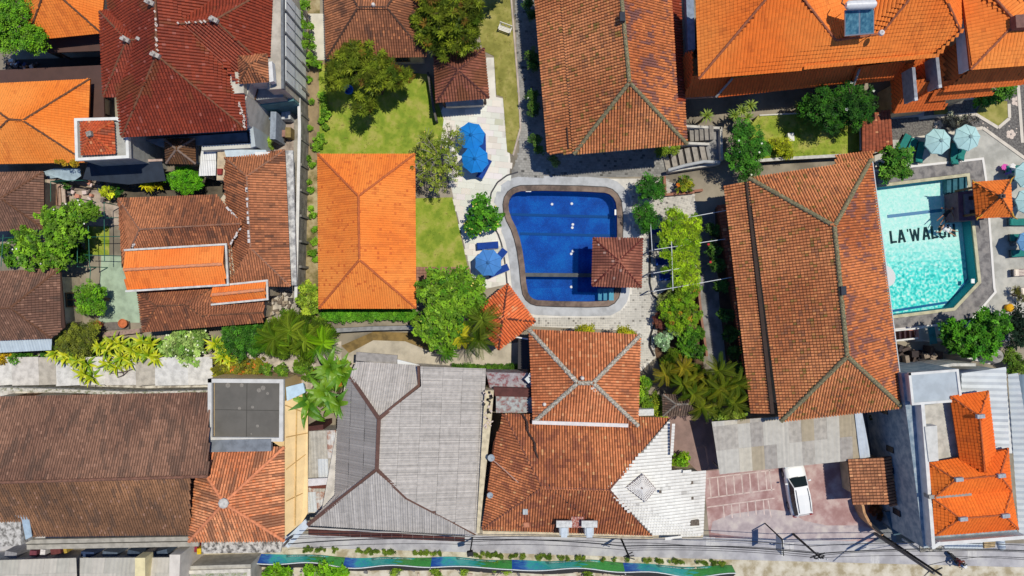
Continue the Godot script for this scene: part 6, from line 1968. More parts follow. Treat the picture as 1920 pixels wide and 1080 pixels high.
func trees_and_plants() -> void:
	var lime := {"c1": S(70, 128, 14), "c2": S(138, 184, 34)}
	var mid := {"c1": S(52, 104, 18), "c2": S(112, 156, 36)}
	var deep := {"c1": S(28, 78, 14), "c2": S(70, 124, 24)}
	var olive := {"c1": S(84, 96, 22), "c2": S(142, 142, 46)}
	var mango := {"c1": S(78, 98, 22), "c2": S(156, 162, 48), "c3": S(150, 112, 50), "p3": 0.07}
	var vine := {"c1": S(112, 152, 16), "c2": S(184, 204, 40)}
	var T := func(n: String, l: String, b: Array, tone: Dictionary, more := {}) -> Node3D:
		var d := {"n": n, "l": l, "b": b}
		d.merge(tone)
		d.merge(more, true)
		return tree(d)
	# trees
	T.call("tree", "bright green round-headed tree in the far upper left corner", [[22, 30, 52, 6.0], [58, 70, 32, 5.6], [25, 78, 28, 5.4], [68, 78, 22, 5.4], [-10, 60, 40, 5.6]], lime, {"leaf": "fine", "dens": 110.0, "s": 1.15})
	T.call("mango_tree", "dark olive mango tree overhanging the top brown roof and the maroon pavilion", [[838, 28, 52, 6.0], [800, 66, 28, 5.0], [866, 72, 36, 5.4], [880, 40, 32, 5.6], [830, 88, 22, 4.8], [790, 40, 22, 5.2], [870, 5, 40, 5.8], [820, -10, 40, 6.0]], mango, {"leaf": "star", "dens": 62.0, "s": 1.0})
	T.call("mango_tree", "olive mango tree with a blue bucket under it on the upper lawn", [[668, 112, 40, 4.6], [634, 142, 30, 4.2], [698, 148, 32, 4.6], [735, 145, 28, 4.0], [682, 196, 20, 3.8], [715, 118, 22, 4.2], [690, 195, 18, 3.2], [762, 142, 16, 3.6]], mango, {"leaf": "star", "dens": 56.0})
	T.call("frangipani_tree", "sparse pale frangipani tree leaning over the blue umbrellas", [[822, 290, 44, 3.6], [800, 320, 34, 3.4], [848, 318, 30, 3.2], [845, 262, 34, 3.6], [800, 262, 26, 3.4], [822, 345, 22, 3.0]], {"c1": S(104, 122, 30), "c2": S(166, 174, 62)}, {"leaf": "fine", "dens": 34.0, "s": 0.85, "bark": Color(0.3, 0.27, 0.22), "twigs": 12, "fl": S(236, 206, 120), "fp": 0.03, "fs": 0.8})
	T.call("flowering_bush", "dense green bush with yellow-white flowers by the blue lounger", [[905, 402, 34, 1.9], [888, 425, 22, 1.6], [925, 412, 20, 1.6], [903, 378, 18, 1.8]], {"c1": S(50, 116, 20), "c2": S(108, 164, 40)}, {"leaf": "broad", "dens": 90.0, "s": 0.8, "fl": S(240, 226, 120), "fp": 0.05})
	T.call("tree", "round deep green tree at the pool's upper right corner", [[1218, 350, 28, 2.6], [1232, 360, 16, 2.4]], {"c1": S(36, 96, 18), "c2": S(80, 140, 36)}, {"leaf": "fine", "dens": 120.0, "fl": S(226, 236, 226), "fp": 0.02})
	T.call("tree", "deep green bushy tree just below the round tree by the pool", [[1208, 400, 24, 2.4], [1220, 415, 18, 2.2], [1212, 425, 14, 2.0]], {"c1": S(34, 92, 16), "c2": S(76, 134, 32)}, {"leaf": "fine", "dens": 110.0})
	T.call("shrub", "yellow-green shrub in the brick planter by the stairs", [[1284, 340, 14, 1.0], [1278, 352, 12, 0.9], [1292, 352, 10, 0.8]], {"c1": S(80, 120, 30), "c2": S(170, 164, 40)}, {"c": "shrub", "leaf": "broad", "s": 0.6, "dens": 120.0, "c3": S(206, 120, 40)})
	T.call("tree", "dark green tree with white blossoms between the stairs and the raised lawn", [[1400, 268, 40, 3.6], [1385, 300, 28, 3.2], [1412, 312, 24, 3.0], [1428, 280, 20, 3.0], [1390, 245, 24, 3.2], [1398, 330, 16, 2.6]], {"c1": S(42, 100, 24), "c2": S(92, 150, 44)}, {"leaf": "fine", "dens": 90.0, "fl": S(236, 240, 220), "fp": 0.02, "fs": 1.2})
	T.call("tree", "broad dark green tree below the tall orange hotel", [[1590, 190, 44, 4.2], [1545, 200, 40, 4.0], [1612, 205, 32, 3.8], [1560, 225, 28, 3.6], [1515, 205, 26, 3.4], [1600, 225, 22, 3.4]], deep, {"leaf": "fine", "dens": 95.0, "s": 1.1, "fl": S(236, 240, 230), "fp": 0.004, "fs": 1.8})
	T.call("tree", "light green tree with bare twigs at the aqua pool's upper left corner", [[1680, 300, 26, 3.0], [1662, 322, 20, 2.6], [1692, 322, 18, 2.6], [1665, 290, 16, 2.8], [1700, 292, 14, 2.8]], {"c1": S(56, 116, 28), "c2": S(120, 166, 56)}, {"leaf": "broad", "dens": 64.0, "bark": Color(0.3, 0.26, 0.2), "twigs": 8, "fl": S(240, 236, 220), "fp": 0.02})
	T.call("tree", "large bright green tree between the aqua pool and the pale metal roofs", [[1845, 610, 36, 3.6], [1800, 635, 34, 3.6], [1840, 645, 34, 3.6], [1878, 606, 22, 3.2], [1780, 620, 22, 3.2], [1862, 622, 20, 3.2], [1815, 655, 18, 3.0]], {"c1": S(44, 108, 10), "c2": S(100, 160, 28)}, {"leaf": "broad", "dens": 74.0})
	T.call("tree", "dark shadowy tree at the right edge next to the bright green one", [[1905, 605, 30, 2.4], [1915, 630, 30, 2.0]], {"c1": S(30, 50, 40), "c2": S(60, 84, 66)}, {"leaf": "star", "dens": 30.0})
	T.call("tree", "big yellow-green tree right of the orange villa by the brick path", [[820, 545, 44, 4.2], [858, 540, 34, 4.0], [830, 592, 46, 4.0], [880, 575, 34, 3.8], [802, 610, 30, 3.6], [850, 625, 30, 3.4], [890, 540, 26, 3.6], [862, 515, 20, 3.6], [820, 632, 24, 3.2]], {"c1": S(76, 128, 22), "c2": S(146, 178, 50)}, {"leaf": "broad", "dens": 66.0, "fl": S(236, 226, 120), "fp": 0.01})
	T.call("white_flowering_tree", "wide leafy tree dotted with white flowers in the left garden", [[100, 410, 28, 3.6], [140, 400, 30, 3.8], [172, 398, 20, 3.4], [118, 440, 34, 4.0], [60, 470, 38, 4.0], [105, 478, 34, 3.8], [48, 450, 26, 3.6], [140, 440, 26, 3.4], [85, 495, 20, 3.2]], {"c1": S(70, 122, 16), "c2": S(140, 176, 44)}, {"leaf": "broad", "dens": 60.0, "fl": S(245, 245, 235), "fp": 0.035})
	T.call("small_tree", "small bright green tree in the pale yard beside the low brown roof", [[168, 552, 28, 2.6], [182, 575, 20, 2.4], [158, 575, 18, 2.2], [190, 548, 12, 2.2]], lime, {"leaf": "fine", "dens": 90.0})
	T.call("clipped_shrub", "round clipped lime green shrub beside the white sheet roof", [[338, 338, 24, 2.0], [360, 340, 24, 2.0], [349, 330, 22, 2.1], [349, 347, 20, 2.0]], {"c1": S(70, 140, 10), "c2": S(120, 184, 24)}, {"c": "shrub", "leaf": "fine", "dens": 230.0, "s": 0.8})
	T.call("shrub", "olive green rounded shrub at the blue eave strip of the left brown roof", [[145, 640, 34, 2.2], [165, 625, 26, 2.2], [125, 640, 24, 2.0], [160, 655, 20, 1.8]], olive, {"c": "shrub", "leaf": "fine", "dens": 110.0})
	T.call("shrub", "dark green dense shrub right of the white-variegated shrub", [[450, 635, 42, 2.4], [480, 640, 30, 2.2], [435, 620, 22, 2.0], [475, 612, 20, 2.0]], {"c1": S(34, 92, 14), "c2": S(84, 136, 34)}, {"c": "shrub", "leaf": "fine", "dens": 110.0})
	T.call("variegated_shrub", "shrub with masses of white-green leaves above the pale lane", [[340, 640, 28, 1.8], [362, 648, 22, 1.6], [322, 655, 20, 1.5], [355, 668, 20, 1.5], [372, 632, 18, 1.5]], {"c1": S(110, 148, 60), "c2": S(190, 206, 130)}, {"c": "shrub", "leaf": "broad", "dens": 80.0, "fl": S(240, 246, 220), "fp": 0.2, "fs": 1.2})
	T.call("shrub", "rusty olive strip of low shrubs beside the concrete building", [[420, 690, 20, 1.4], [450, 692, 22, 1.4], [482, 690, 20, 1.4], [418, 670, 16, 1.2]], {"c1": S(110, 112, 28), "c2": S(160, 150, 44)}, {"c": "shrub", "leaf": "broad", "dens": 80.0, "c3": S(190, 110, 40)})
	T.call("shrub", "yellow-leaved shrub in the lower left lane corner", [[10, 672, 16, 1.4], [-5, 668, 18, 1.4]], {"c1": S(200, 160, 20), "c2": S(226, 190, 40)}, {"c": "shrub", "leaf": "broad"})
	T.call("shrub", "small dark green shrub next to the yellow-leaved one by the lane", [[33, 670, 14, 1.4], [58, 672, 12, 1.0]], mid, {"c": "shrub", "leaf": "broad"})
	T.call("shrub", "yellow-green shrub growing over the boundary wall left of the villa", [[578, 545, 22, 2.6], [592, 560, 20, 2.4], [566, 562, 14, 2.2], [582, 578, 14, 2.0]], {"c1": S(96, 132, 26), "c2": S(176, 186, 60)}, {"c": "shrub", "leaf": "broad"})
	T.call("shrub", "bright yellow-green bush in the court corner beside the white-tiled roof", [[1275, 866, 19, 1.2], [1282, 856, 12, 1.1]], {"c1": S(90, 150, 20), "c2": S(170, 196, 40)}, {"c": "shrub", "leaf": "broad", "s": 0.7, "dens": 110.0})
	T.call("shrub", "leafy green bush by the right corner of the square terracotta roof", [[1206, 720, 16, 2.4], [1203, 740, 16, 2.2], [1210, 755, 14, 2.0]], {"c1": S(84, 130, 24), "c2": S(150, 176, 44)}, {"c": "shrub", "leaf": "broad"})
	T.call("shrub", "yellow-green bush below the feathery palms beside the red roofs", [[1235, 765, 16, 1.8], [1226, 748, 14, 1.6], [1240, 778, 10, 1.4]], {"c1": S(110, 134, 28), "c2": S(176, 180, 50)}, {"c": "shrub", "leaf": "broad"})
	T.call("shrub", "yellow-flowering bush against the terracotta roof's upper eave, left one", [[1090, 618, 12, 3.4], [1105, 618, 10, 3.4]], {"c1": S(150, 150, 20), "c2": S(200, 190, 40)}, {"c": "shrub", "leaf": "fine", "dens": 120.0})
	T.call("shrub", "yellow-flowering bush against the terracotta roof's upper eave, right one", [[1170, 624, 14, 3.4], [1182, 626, 9, 3.4]], {"c1": S(150, 150, 20), "c2": S(200, 190, 40)}, {"c": "shrub", "leaf": "fine", "dens": 120.0})
	T.call("shrub", "yellow-green spreading shrub on the raised lawn", [[1470, 275, 18, 1.8], [1452, 272, 14, 1.8], [1478, 288, 10, 1.6]], {"c1": S(150, 160, 20), "c2": S(206, 200, 50)}, {"c": "shrub", "leaf": "fine", "dens": 70.0})
	T.call("shrub", "leafy green shrub under the right orange wing's lower eaves", [[1850, 180, 22, 1.4], [1875, 176, 20, 1.4], [1890, 168, 14, 1.3], [1835, 192, 14, 1.2]], {"c1": S(50, 112, 20), "c2": S(112, 160, 44)}, {"c": "shrub", "leaf": "broad"})
	T.call("bare_shrub", "dark spiky shrub with pale leaf tips beside the left pale umbrella", [[1790, 232, 18, 0.9], [1812, 230, 16, 0.9], [1775, 222, 12, 0.9]], {"c1": S(50, 52, 58), "c2": S(96, 96, 100), "c3": S(226, 220, 210), "p3": 0.1}, {"c": "shrub", "leaf": "star", "dens": 26.0, "s": 0.7})
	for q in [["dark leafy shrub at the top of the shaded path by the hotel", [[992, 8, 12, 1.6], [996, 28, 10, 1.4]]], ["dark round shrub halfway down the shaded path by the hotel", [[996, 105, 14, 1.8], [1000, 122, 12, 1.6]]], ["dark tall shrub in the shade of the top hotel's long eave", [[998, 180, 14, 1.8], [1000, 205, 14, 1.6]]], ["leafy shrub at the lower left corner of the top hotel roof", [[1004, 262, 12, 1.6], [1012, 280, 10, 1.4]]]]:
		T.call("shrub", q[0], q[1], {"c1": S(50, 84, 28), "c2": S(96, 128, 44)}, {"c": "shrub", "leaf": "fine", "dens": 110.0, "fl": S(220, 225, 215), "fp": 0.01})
	T.call("shrub", "white-flowering low shrub at the end of the hotel's lower eave", [[1036, 297, 9, 1.2], [1042, 306, 7, 0.8]], {"c1": S(80, 110, 50), "c2": S(150, 160, 90)}, {"c": "shrub", "leaf": "fine", "dens": 140.0, "fl": S(236, 232, 216), "fp": 0.1})
	T.call("shrub", "yellow-green shrub between the hotel eave and the stairs", [[1262, 280, 12, 1.4], [1240, 284, 14, 1.2]], {"c1": S(90, 120, 30), "c2": S(150, 165, 50)}, {"c": "shrub", "leaf": "fine", "dens": 110.0})
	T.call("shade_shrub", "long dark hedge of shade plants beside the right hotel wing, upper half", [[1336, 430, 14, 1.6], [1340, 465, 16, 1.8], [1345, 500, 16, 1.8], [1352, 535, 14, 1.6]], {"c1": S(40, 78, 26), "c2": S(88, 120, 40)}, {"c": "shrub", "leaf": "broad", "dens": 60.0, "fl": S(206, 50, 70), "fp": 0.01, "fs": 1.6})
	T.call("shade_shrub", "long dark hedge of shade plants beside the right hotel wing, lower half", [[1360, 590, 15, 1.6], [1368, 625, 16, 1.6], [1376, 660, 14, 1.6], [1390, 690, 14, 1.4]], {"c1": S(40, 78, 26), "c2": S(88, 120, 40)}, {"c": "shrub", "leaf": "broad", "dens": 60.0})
	# climbing vines on the pergola right of the blue pool
	var pg := thing("pergola", "white pergola of thin beams carrying yellow-green vines beside the blue pool", "pergola", P(1270, 470))
	var white := worn(S(222, 226, 232), 0.1, 2.0)
	for q in [[1228, 468, 1360, 448], [1226, 512, 1308, 497], [1226, 546, 1372, 520], [1288, 408, 1364, 394], [1258, 412, 1262, 545], [1220, 420, 1223, 470]]:
		var g := G.new()
		g.bar(P(q[0], q[1], 2.7), P(q[2], q[3], 2.7), 0.05, 0.1)
		put(g, "beam", white, pg)
	posts(pg, [[1228, 468], [1226, 512], [1226, 546], [1306, 456], [1306, 500], [1308, 534]], 2.6, 0.09, white)
	T.call("climbing_vine", "yellow-green vine over the pergola's upper half right of the blue pool", [[1270, 415, 24, 2.6], [1295, 425, 22, 2.6], [1270, 442, 24, 2.6], [1298, 450, 18, 2.6], [1252, 425, 14, 2.4], [1245, 440, 10, 2.2], [1284, 466, 18, 2.6], [1300, 432, 14, 2.6]], vine, {"c": "vine", "leaf": "fine", "dens": 130.0, "flat": 0.4})
	T.call("climbing_vine", "yellow-green vine over the pergola's lower half above the blue loungers", [[1285, 480, 22, 2.6], [1290, 505, 22, 2.6], [1262, 482, 12, 2.5], [1300, 520, 18, 2.6], [1270, 505, 14, 2.5], [1245, 478, 8, 2.4], [1284, 528, 20, 2.5], [1298, 492, 16, 2.6]], vine, {"c": "vine", "leaf": "fine", "dens": 130.0, "flat": 0.4})
	T.call("shrub", "big lime green shrub bed below the vine pergola", [[1280, 560, 28, 1.8], [1256, 585, 24, 1.6], [1292, 590, 24, 1.8], [1266, 610, 20, 1.5], [1298, 545, 18, 1.8]], {"c1": S(88, 132, 16), "c2": S(156, 184, 34)}, {"c": "shrub", "leaf": "fine", "dens": 100.0, "c3": S(196, 140, 50), "p3": 0.04})
	T.call("shrub", "grey-green fuzzy shrub at the pool side of the lime shrub bed", [[1244, 562, 16, 1.0], [1258, 548, 12, 1.0], [1236, 575, 9, 0.8]], {"c1": S(110, 116, 62), "c2": S(156, 160, 96)}, {"c": "shrub", "leaf": "fine", "dens": 120.0, "s": 0.7})
	T.call("shrub", "purple-brown shrub at the left edge of the lime shrub bed", [[1232, 596, 12, 0.9], [1238, 610, 9, 0.8]], {"c1": S(96, 44, 52), "c2": S(140, 84, 70)}, {"c": "shrub", "leaf": "broad", "s": 0.6, "dens": 110.0})
	T.call("variegated_shrub", "round white-green shrub, the upper of two in the palm bed", [[1268, 618, 14, 1.0], [1258, 612, 9, 0.9]], {"c1": S(130, 160, 110), "c2": S(206, 222, 180)}, {"c": "shrub", "leaf": "fine", "dens": 150.0, "s": 0.8, "fl": S(240, 245, 230), "fp": 0.1})
	T.call("variegated_shrub", "white-green shrub, the lower of two in the palm bed", [[1240, 638, 16, 1.0], [1252, 628, 10, 0.9], [1248, 650, 8, 0.8]], {"c1": S(120, 160, 120), "c2": S(196, 220, 184)}, {"c": "shrub", "leaf": "fine", "dens": 150.0, "s": 0.8, "fl": S(236, 245, 230), "fp": 0.1})
	T.call("shrub", "dark green undergrowth filling the palm bed below the feathery palms", [[1250, 680, 16, 1.2], [1270, 705, 18, 1.2], [1300, 695, 16, 1.3], [1322, 715, 18, 1.3], [1345, 745, 18, 1.4], [1365, 725, 14, 1.4], [1375, 755, 14, 1.4], [1290, 725, 14, 1.2], [1262, 665, 12, 1.0]], {"c1": S(56, 92, 16), "c2": S(120, 140, 36)}, {"c": "shrub", "leaf": "star", "dens": 50.0, "s": 0.8})
	T.call("shrub", "mid green shrub right of the white-green shrubs in the palm bed", [[1290, 635, 20, 1.5], [1304, 660, 18, 1.4], [1282, 652, 14, 1.3], [1310, 625, 10, 1.2]], mid, {"c": "shrub", "leaf": "broad", "dens": 70.0})
	T.call("climbing_vine", "mid green foliage hanging over the pool-side ends of the pergola beams", [[1244, 456, 11, 2.3], [1256, 476, 10, 2.4], [1262, 498, 10, 2.5], [1246, 506, 8, 2.3], [1264, 530, 13, 2.3], [1282, 545, 14, 2.2], [1300, 470, 12, 2.6], [1304, 410, 10, 2.5], [1296, 535, 12, 2.3], [1258, 400, 10, 2.3]], {"c1": S(84, 124, 18), "c2": S(150, 176, 40)}, {"c": "vine", "leaf": "fine", "dens": 110.0, "flat": 0.5, "trunk": false})
	# hedges
	for q in [["hedge", "long clipped bright green hedge under the orange villa's lower eave", [], 612, 776, 590, 16, 0.8], ["hedge", "dark green hedge behind the workshop roof's upper edge", [], 852, 975, 690, 9, 0.9]]:
		var b := []
		var x: float = q[3]
		while x <= q[4]:
			b.append([x, q[5] + sin(x) * 1.5, q[6] * 0.8, q[7]])
			x += 9.0
		T.call(q[0], q[1], b, {"c1": S(60, 124, 18), "c2": S(120, 172, 44)} if q[3] < 800 else {"c1": S(54, 96, 20), "c2": S(104, 140, 40)}, {"c": "hedge", "leaf": "fine", "dens": 190.0, "trunk": false, "s": 0.9})
	# ivy and weeds along the alley
	for q in [["green creeper spilling over the upper alley wall", [[570, 10, 12, 2.2], [563, 28, 6, 2.3], [566, 46, 11, 2.2], [574, 66, 6, 1.9], [572, 82, 9, 2.0], [585, 88, 8, 1.4], [588, 115, 12, 1.0], [582, 50, 6, 1.2], [584, 70, 5, 1.0], [580, 102, 7, 1.0], [598, 122, 7, 0.6], [574, 120, 5, 0.6]]], ["strip of weeds along the left side of the upper lawn", [[606, 180, 10, 0.5], [608, 196, 7, 0.5], [610, 214, 9, 0.5], [600, 262, 12, 0.5], [612, 238, 6, 0.4], [590, 278, 8, 0.4], [578, 150, 6, 0.4], [597, 270, 9, 0.4], [604, 226, 7, 0.4], [585, 190, 5, 0.3], [580, 240, 5, 0.3]]], ["patch of weeds beside the villa's left wall", [[582, 356, 6, 0.4], [578, 300, 8, 0.4], [586, 310, 5, 0.3], [584, 392, 4, 0.3], [588, 404, 6, 0.4], [590, 452, 7, 0.4], [586, 474, 9, 0.4], [592, 488, 5, 0.3], [580, 340, 4, 0.3], [590, 430, 4, 0.3]]]]:
		T.call("creeper", q[0], q[1], {"c1": S(84, 130, 24), "c2": S(140, 176, 50)}, {"c": "weeds", "leaf": "broad", "s": 0.7, "dens": 90.0, "trunk": false})
	T.call("shrub", "potted green plant in the sunk yard by the alley", [[490, 262, 14, 0.9], [505, 268, 10, 0.7], [482, 255, 8, 0.8]], {"c1": S(96, 140, 40), "c2": S(170, 190, 70)}, {"c": "shrub", "leaf": "broad", "s": 0.7})
	T.call("shrub", "yellow-green croton bush in the little back garden under the awning", [[203, 363, 13, 1.2], [196, 358, 8, 1.1]], {"c1": S(170, 180, 20), "c2": S(226, 220, 50)}, {"c": "shrub", "leaf": "broad", "s": 0.8})
	T.call("shrub", "dark green bush beside the croton in the little back garden", [[220, 360, 12, 1.0], [125, 345, 10, 0.9]], deep, {"c": "shrub", "leaf": "broad", "s": 0.7})
	T.call("shrub", "yellow banana-like plant in the dark back garden below the awning", [[281, 348, 9, 1.4], [300, 342, 8, 1.2]], {"c1": S(196, 170, 10), "c2": S(214, 206, 40)}, {"c": "shrub", "leaf": "strap", "s": 0.6, "dens": 60.0})
	T.call("shrub", "dark leafy bush behind the left garden's small lawn", [[150, 480, 18, 1.0], [140, 460, 16, 1.0]], deep, {"c": "shrub", "leaf": "broad", "dens": 50.0})
	T.call("shrub", "small tufted plant under the green net near the left edge", [[8, 470, 14, 1.2], [14, 490, 12, 1.0]], mid, {"c": "shrub", "leaf": "broad"})
	# along the mural fence
	for q in [["bright green bush at the bottom edge beside the fence, left one", [[520, 1072, 18, 1.2], [540, 1075, 16, 1.2], [505, 1078, 14, 1.0]]], ["bright green bush at the bottom edge beside the fence, right one", [[580, 1074, 16, 1.2], [610, 1072, 20, 1.3], [640, 1074, 16, 1.2]]]]:
		T.call("shrub", q[0], q[1], {"c1": S(90, 150, 10), "c2": S(140, 186, 30)}, {"c": "shrub", "leaf": "broad", "s": 0.8, "dens": 90.0})
	var b2 := []
	for i in 300:
		var x := rng.randf_range(560, 1375)
		if noise.get_noise_2d(x * 0.9, 3.0) > -0.12: b2.append([x, 1029 + (x - 560) * 0.033 + rng.randfn() * 2.0, rng.randf_range(2, 5), rng.randf_range(0.05, 0.3)])
	T.call("verge_weeds", "low strip of green weeds along the street side of the printed fence", b2, {"c1": S(84, 110, 24), "c2": S(130, 146, 48)}, {"c": "weeds", "leaf": "fine", "dens": 160.0, "s": 0.5, "trunk": false})
	b2 = []
	for q in [[740, 1072], [815, 1066], [930, 1062], [1100, 1078], [745, 1066], [870, 1070], [820, 1074], [950, 1068]]: b2.append([q[0], q[1], 9, 0.4])
	T.call("verge_weeds", "scattered green weeds on the bare ground below the printed fence", b2, {"c1": S(96, 124, 24), "c2": S(150, 170, 50)}, {"c": "weeds", "leaf": "fine", "dens": 110.0, "trunk": false})
	T.call("shrub", "dark leafy thicket under the palms left of the curved garden path", [[520, 615, 22, 1.8], [545, 600, 22, 1.8], [572, 606, 22, 1.8], [598, 612, 18, 1.6], [530, 655, 18, 1.4], [560, 650, 18, 1.5], [585, 640, 18, 1.5], [505, 630, 16, 1.6], [618, 622, 14, 1.4], [575, 672, 12, 1.0]], {"c1": S(64, 96, 18), "c2": S(130, 150, 40)}, {"c": "shrub", "leaf": "star", "dens": 52.0})
	T.call("shrub", "green thicket round the feet of the banana plants by the workshop", [[585, 700, 18, 1.6], [610, 712, 20, 1.8], [600, 745, 18, 1.8], [625, 760, 16, 1.8], [575, 748, 14, 1.6], [635, 715, 16, 1.8], [645, 690, 14, 1.6], [560, 690, 14, 1.2], [530, 694, 14, 2.6], [500, 692, 12, 2.4]], {"c1": S(60, 100, 18), "c2": S(126, 152, 40)}, {"c": "shrub", "leaf": "broad", "dens": 60.0, "c3": S(176, 110, 40), "p3": 0.04})
	# spiky and palmate plants
	for q in [["dracaena clump with reddish hearts at the hotel's shaded lower wall", 1390, 208, 2.4], ["spiky dracaena beside the stairs under the tall hotel", 1324, 218, 2.2], ["pale spiky plant left of the broad dark tree", 1497, 203, 2.0]]:
		palm({"n": "dracaena", "l": q[0], "c": "shrub", "x": q[1], "y": q[2], "h": q[3], "len": 0.75, "wide": 0.12, "blade": true, "k": 26, "c1": S(90, 120, 40), "c2": S(150, 166, 66), "heads": [[0, 0, 0], [0.7, 0.1, -0.4], [-0.6, -0.1, 0.4], [0.5, -0.2, 0.6]] if q[1] == 1390 else [[0, 0, 0]]})
	# palms
	palm({"n": "palm", "l": "bright lime fan-like palm at the left end of the curved garden path", "x": 608, "y": 643, "h": 3.4, "len": 1.75, "wide": 0.36, "k": 19, "c1": S(100, 160, 14), "c2": S(150, 194, 34)})
	palm({"n": "palm", "l": "yellow palm on the tree edge at the right end of the curved garden path", "x": 864, "y": 629, "h": 3.6, "len": 1.25, "wide": 0.3, "k": 16, "c1": S(196, 196, 20), "c2": S(220, 214, 60)})
	palm({"n": "palm", "l": "green palm with wide dark leaves left of the lime palm", "x": 545, "y": 620, "h": 3.6, "len": 1.6, "wide": 0.3, "k": 18, "c1": S(88, 126, 22), "c2": S(150, 170, 50), "heads": [[0, 0, 0], [1.2, -0.3, 0.8], [-1.4, -0.2, 0.6]]})
	palm({"n": "palm", "l": "bright palm between the dark shrub and the dark-leaved palm", "x": 512, "y": 640, "h": 3.0, "len": 1.6, "wide": 0.3, "k": 17, "c1": S(90, 146, 20), "c2": S(140, 176, 40)})
	palm({"n": "palm", "l": "small green palm just below the yellow palm", "x": 838, "y": 660, "h": 2.6, "len": 1.1, "wide": 0.3, "k": 12, "c1": S(70, 130, 20), "c2": S(110, 160, 40)})
	palm({"n": "palm", "l": "drooping dark palm left of the corner-turned orange pavilion", "x": 905, "y": 600, "h": 4.2, "len": 1.8, "wide": 0.3, "k": 20, "arch": 0.5, "c1": S(84, 116, 26), "c2": S(140, 156, 52), "heads": [[0, 0, 0], [-0.4, -0.5, 1.6]]})
	palm({"n": "banana_plant", "l": "broad-leaved green banana plants beside the workshop's left hip", "c": "banana plant", "x": 612, "y": 735, "h": 3.6, "len": 1.9, "wide": 0.5, "blade": true, "k": 11, "c1": S(64, 116, 16), "c2": S(120, 156, 36), "heads": [[0, 0, 0], [1.4, -0.2, -1.4], [-1.6, -0.4, 0.8], [1.0, 0, 0.9], [0.4, 0.1, -2.2], [-1.9, -0.8, 1.6]]})
	palm({"n": "banana_plant", "l": "banana plants under the lime palm at the path's left end", "c": "banana plant", "x": 640, "y": 690, "h": 3.4, "len": 1.5, "wide": 0.42, "blade": true, "k": 9, "c1": S(84, 130, 20), "c2": S(130, 164, 40), "heads": [[0, 0, 0], [-1.0, -0.3, 0.6]]})
	palm({"n": "palm", "l": "golden-green feathery palm in the palm bed, upper one", "x": 1280, "y": 690, "h": 3.0, "len": 1.25, "wide": 0.26, "k": 19, "c1": S(98, 122, 26), "c2": S(176, 160, 46), "heads": [[0, 0, 0], [-1.4, -0.3, 0.6], [1.0, -0.2, 1.0]]})
	palm({"n": "palm", "l": "olive feathery palm over the small gate roof", "x": 1300, "y": 738, "h": 3.6, "len": 1.35, "wide": 0.26, "k": 18, "c1": S(84, 116, 24), "c2": S(156, 158, 46), "heads": [[0, 0, 0], [1.6, 0.1, -0.6], [0.8, -0.3, 1.2], [-0.9, -0.2, -0.8]]})
	palm({"n": "palm", "l": "wide olive palm reaching toward the right hotel's long eave", "x": 1352, "y": 730, "h": 4.0, "len": 1.6, "wide": 0.28, "k": 18, "c1": S(80, 112, 24), "c2": S(150, 154, 44), "heads": [[0, 0, 0], [1.2, -0.2, 1.2], [-0.2, 0, -1.6], [1.3, -0.1, -0.5]]})
	T.call("shrub", "pale yellow-green bush at the upper left corner of the carport", [[1350, 782, 18, 2.2], [1375, 778, 16, 2.2], [1338, 770, 12, 2.0], [1390, 772, 10, 2.0]], {"c1": S(120, 150, 40), "c2": S(186, 196, 90)}, {"c": "shrub", "leaf": "broad", "s": 0.8, "dens": 80.0})
	# heliconia strip
	var spots := [[108, 660], [150, 675], [190, 650], [215, 640], [232, 670], [270, 640], [250, 655], [280, 665], [160, 700], [205, 680], [130, 668], [405, 645], [420, 668]]
	var where := ["at the left end of the lane hedge", "above the second slab roof of the lane", "beside the olive shrub", "under the low pinkish wall", "over the fourth slab roof of the lane", "left of the white-variegated shrub", "in the middle of the lane hedge", "hanging lowest before the white-variegated shrub", "reaching farthest over the lane slabs", "over the lane's middle slabs", "right of the left-end clump", "right of the white-variegated shrub", "between the variegated and the rusty shrubs"]
	for i in spots.size():
		var q: Array = spots[i]
		palm({"n": "heliconia", "l": "yellow-green heliconia clump " + where[i], "c": "heliconia", "g": "heliconias along the lane", "x": q[0], "y": q[1], "h": 1.7, "len": 1.15, "wide": 0.24, "blade": true, "k": 14, "c1": S(110, 150, 16), "c2": S(206, 206, 40), "heads": [[0, 0, 0], [0.6, -0.2, 0.3]]})
	T.call("hedge", "green undergrowth beneath the heliconias of the lane hedge", [[120, 655, 14, 0.7], [150, 660, 16, 0.8], [180, 655, 16, 0.8], [215, 652, 16, 0.8], [245, 648, 18, 0.9], [275, 650, 18, 0.9], [300, 655, 16, 0.8], [265, 670, 16, 0.8], [90, 665, 10, 0.6]], mid, {"c": "hedge", "leaf": "broad", "dens": 60.0, "trunk": false})
	# greenery at the right
	T.call("shrub", "low green bushes around the round water tank at the right edge", [[1895, 672, 20, 1.2], [1910, 685, 20, 1.2], [1896, 655, 10, 1.4], [1898, 690, 14, 1.0]], {"c1": S(70, 110, 24), "c2": S(130, 156, 50)}, {"c": "shrub", "leaf": "fine", "dens": 90.0})
	T.call("shrub", "sparse weeds in the dark passage behind the carport's right end", [[1648, 790, 16, 0.8], [1660, 815, 14, 0.8], [1640, 765, 10, 0.8]], {"c1": S(50, 70, 30), "c2": S(90, 104, 50)}, {"c": "shrub", "leaf": "fine", "dens": 60.0})
	T.call("shrub", "reddish dead fern in the shadow below the gatehouse", [[1640, 955, 12, 0.8], [1650, 965, 9, 0.7]], {"c1": S(110, 60, 36), "c2": S(166, 96, 60)}, {"c": "shrub", "leaf": "star", "s": 0.6, "dens": 80.0})
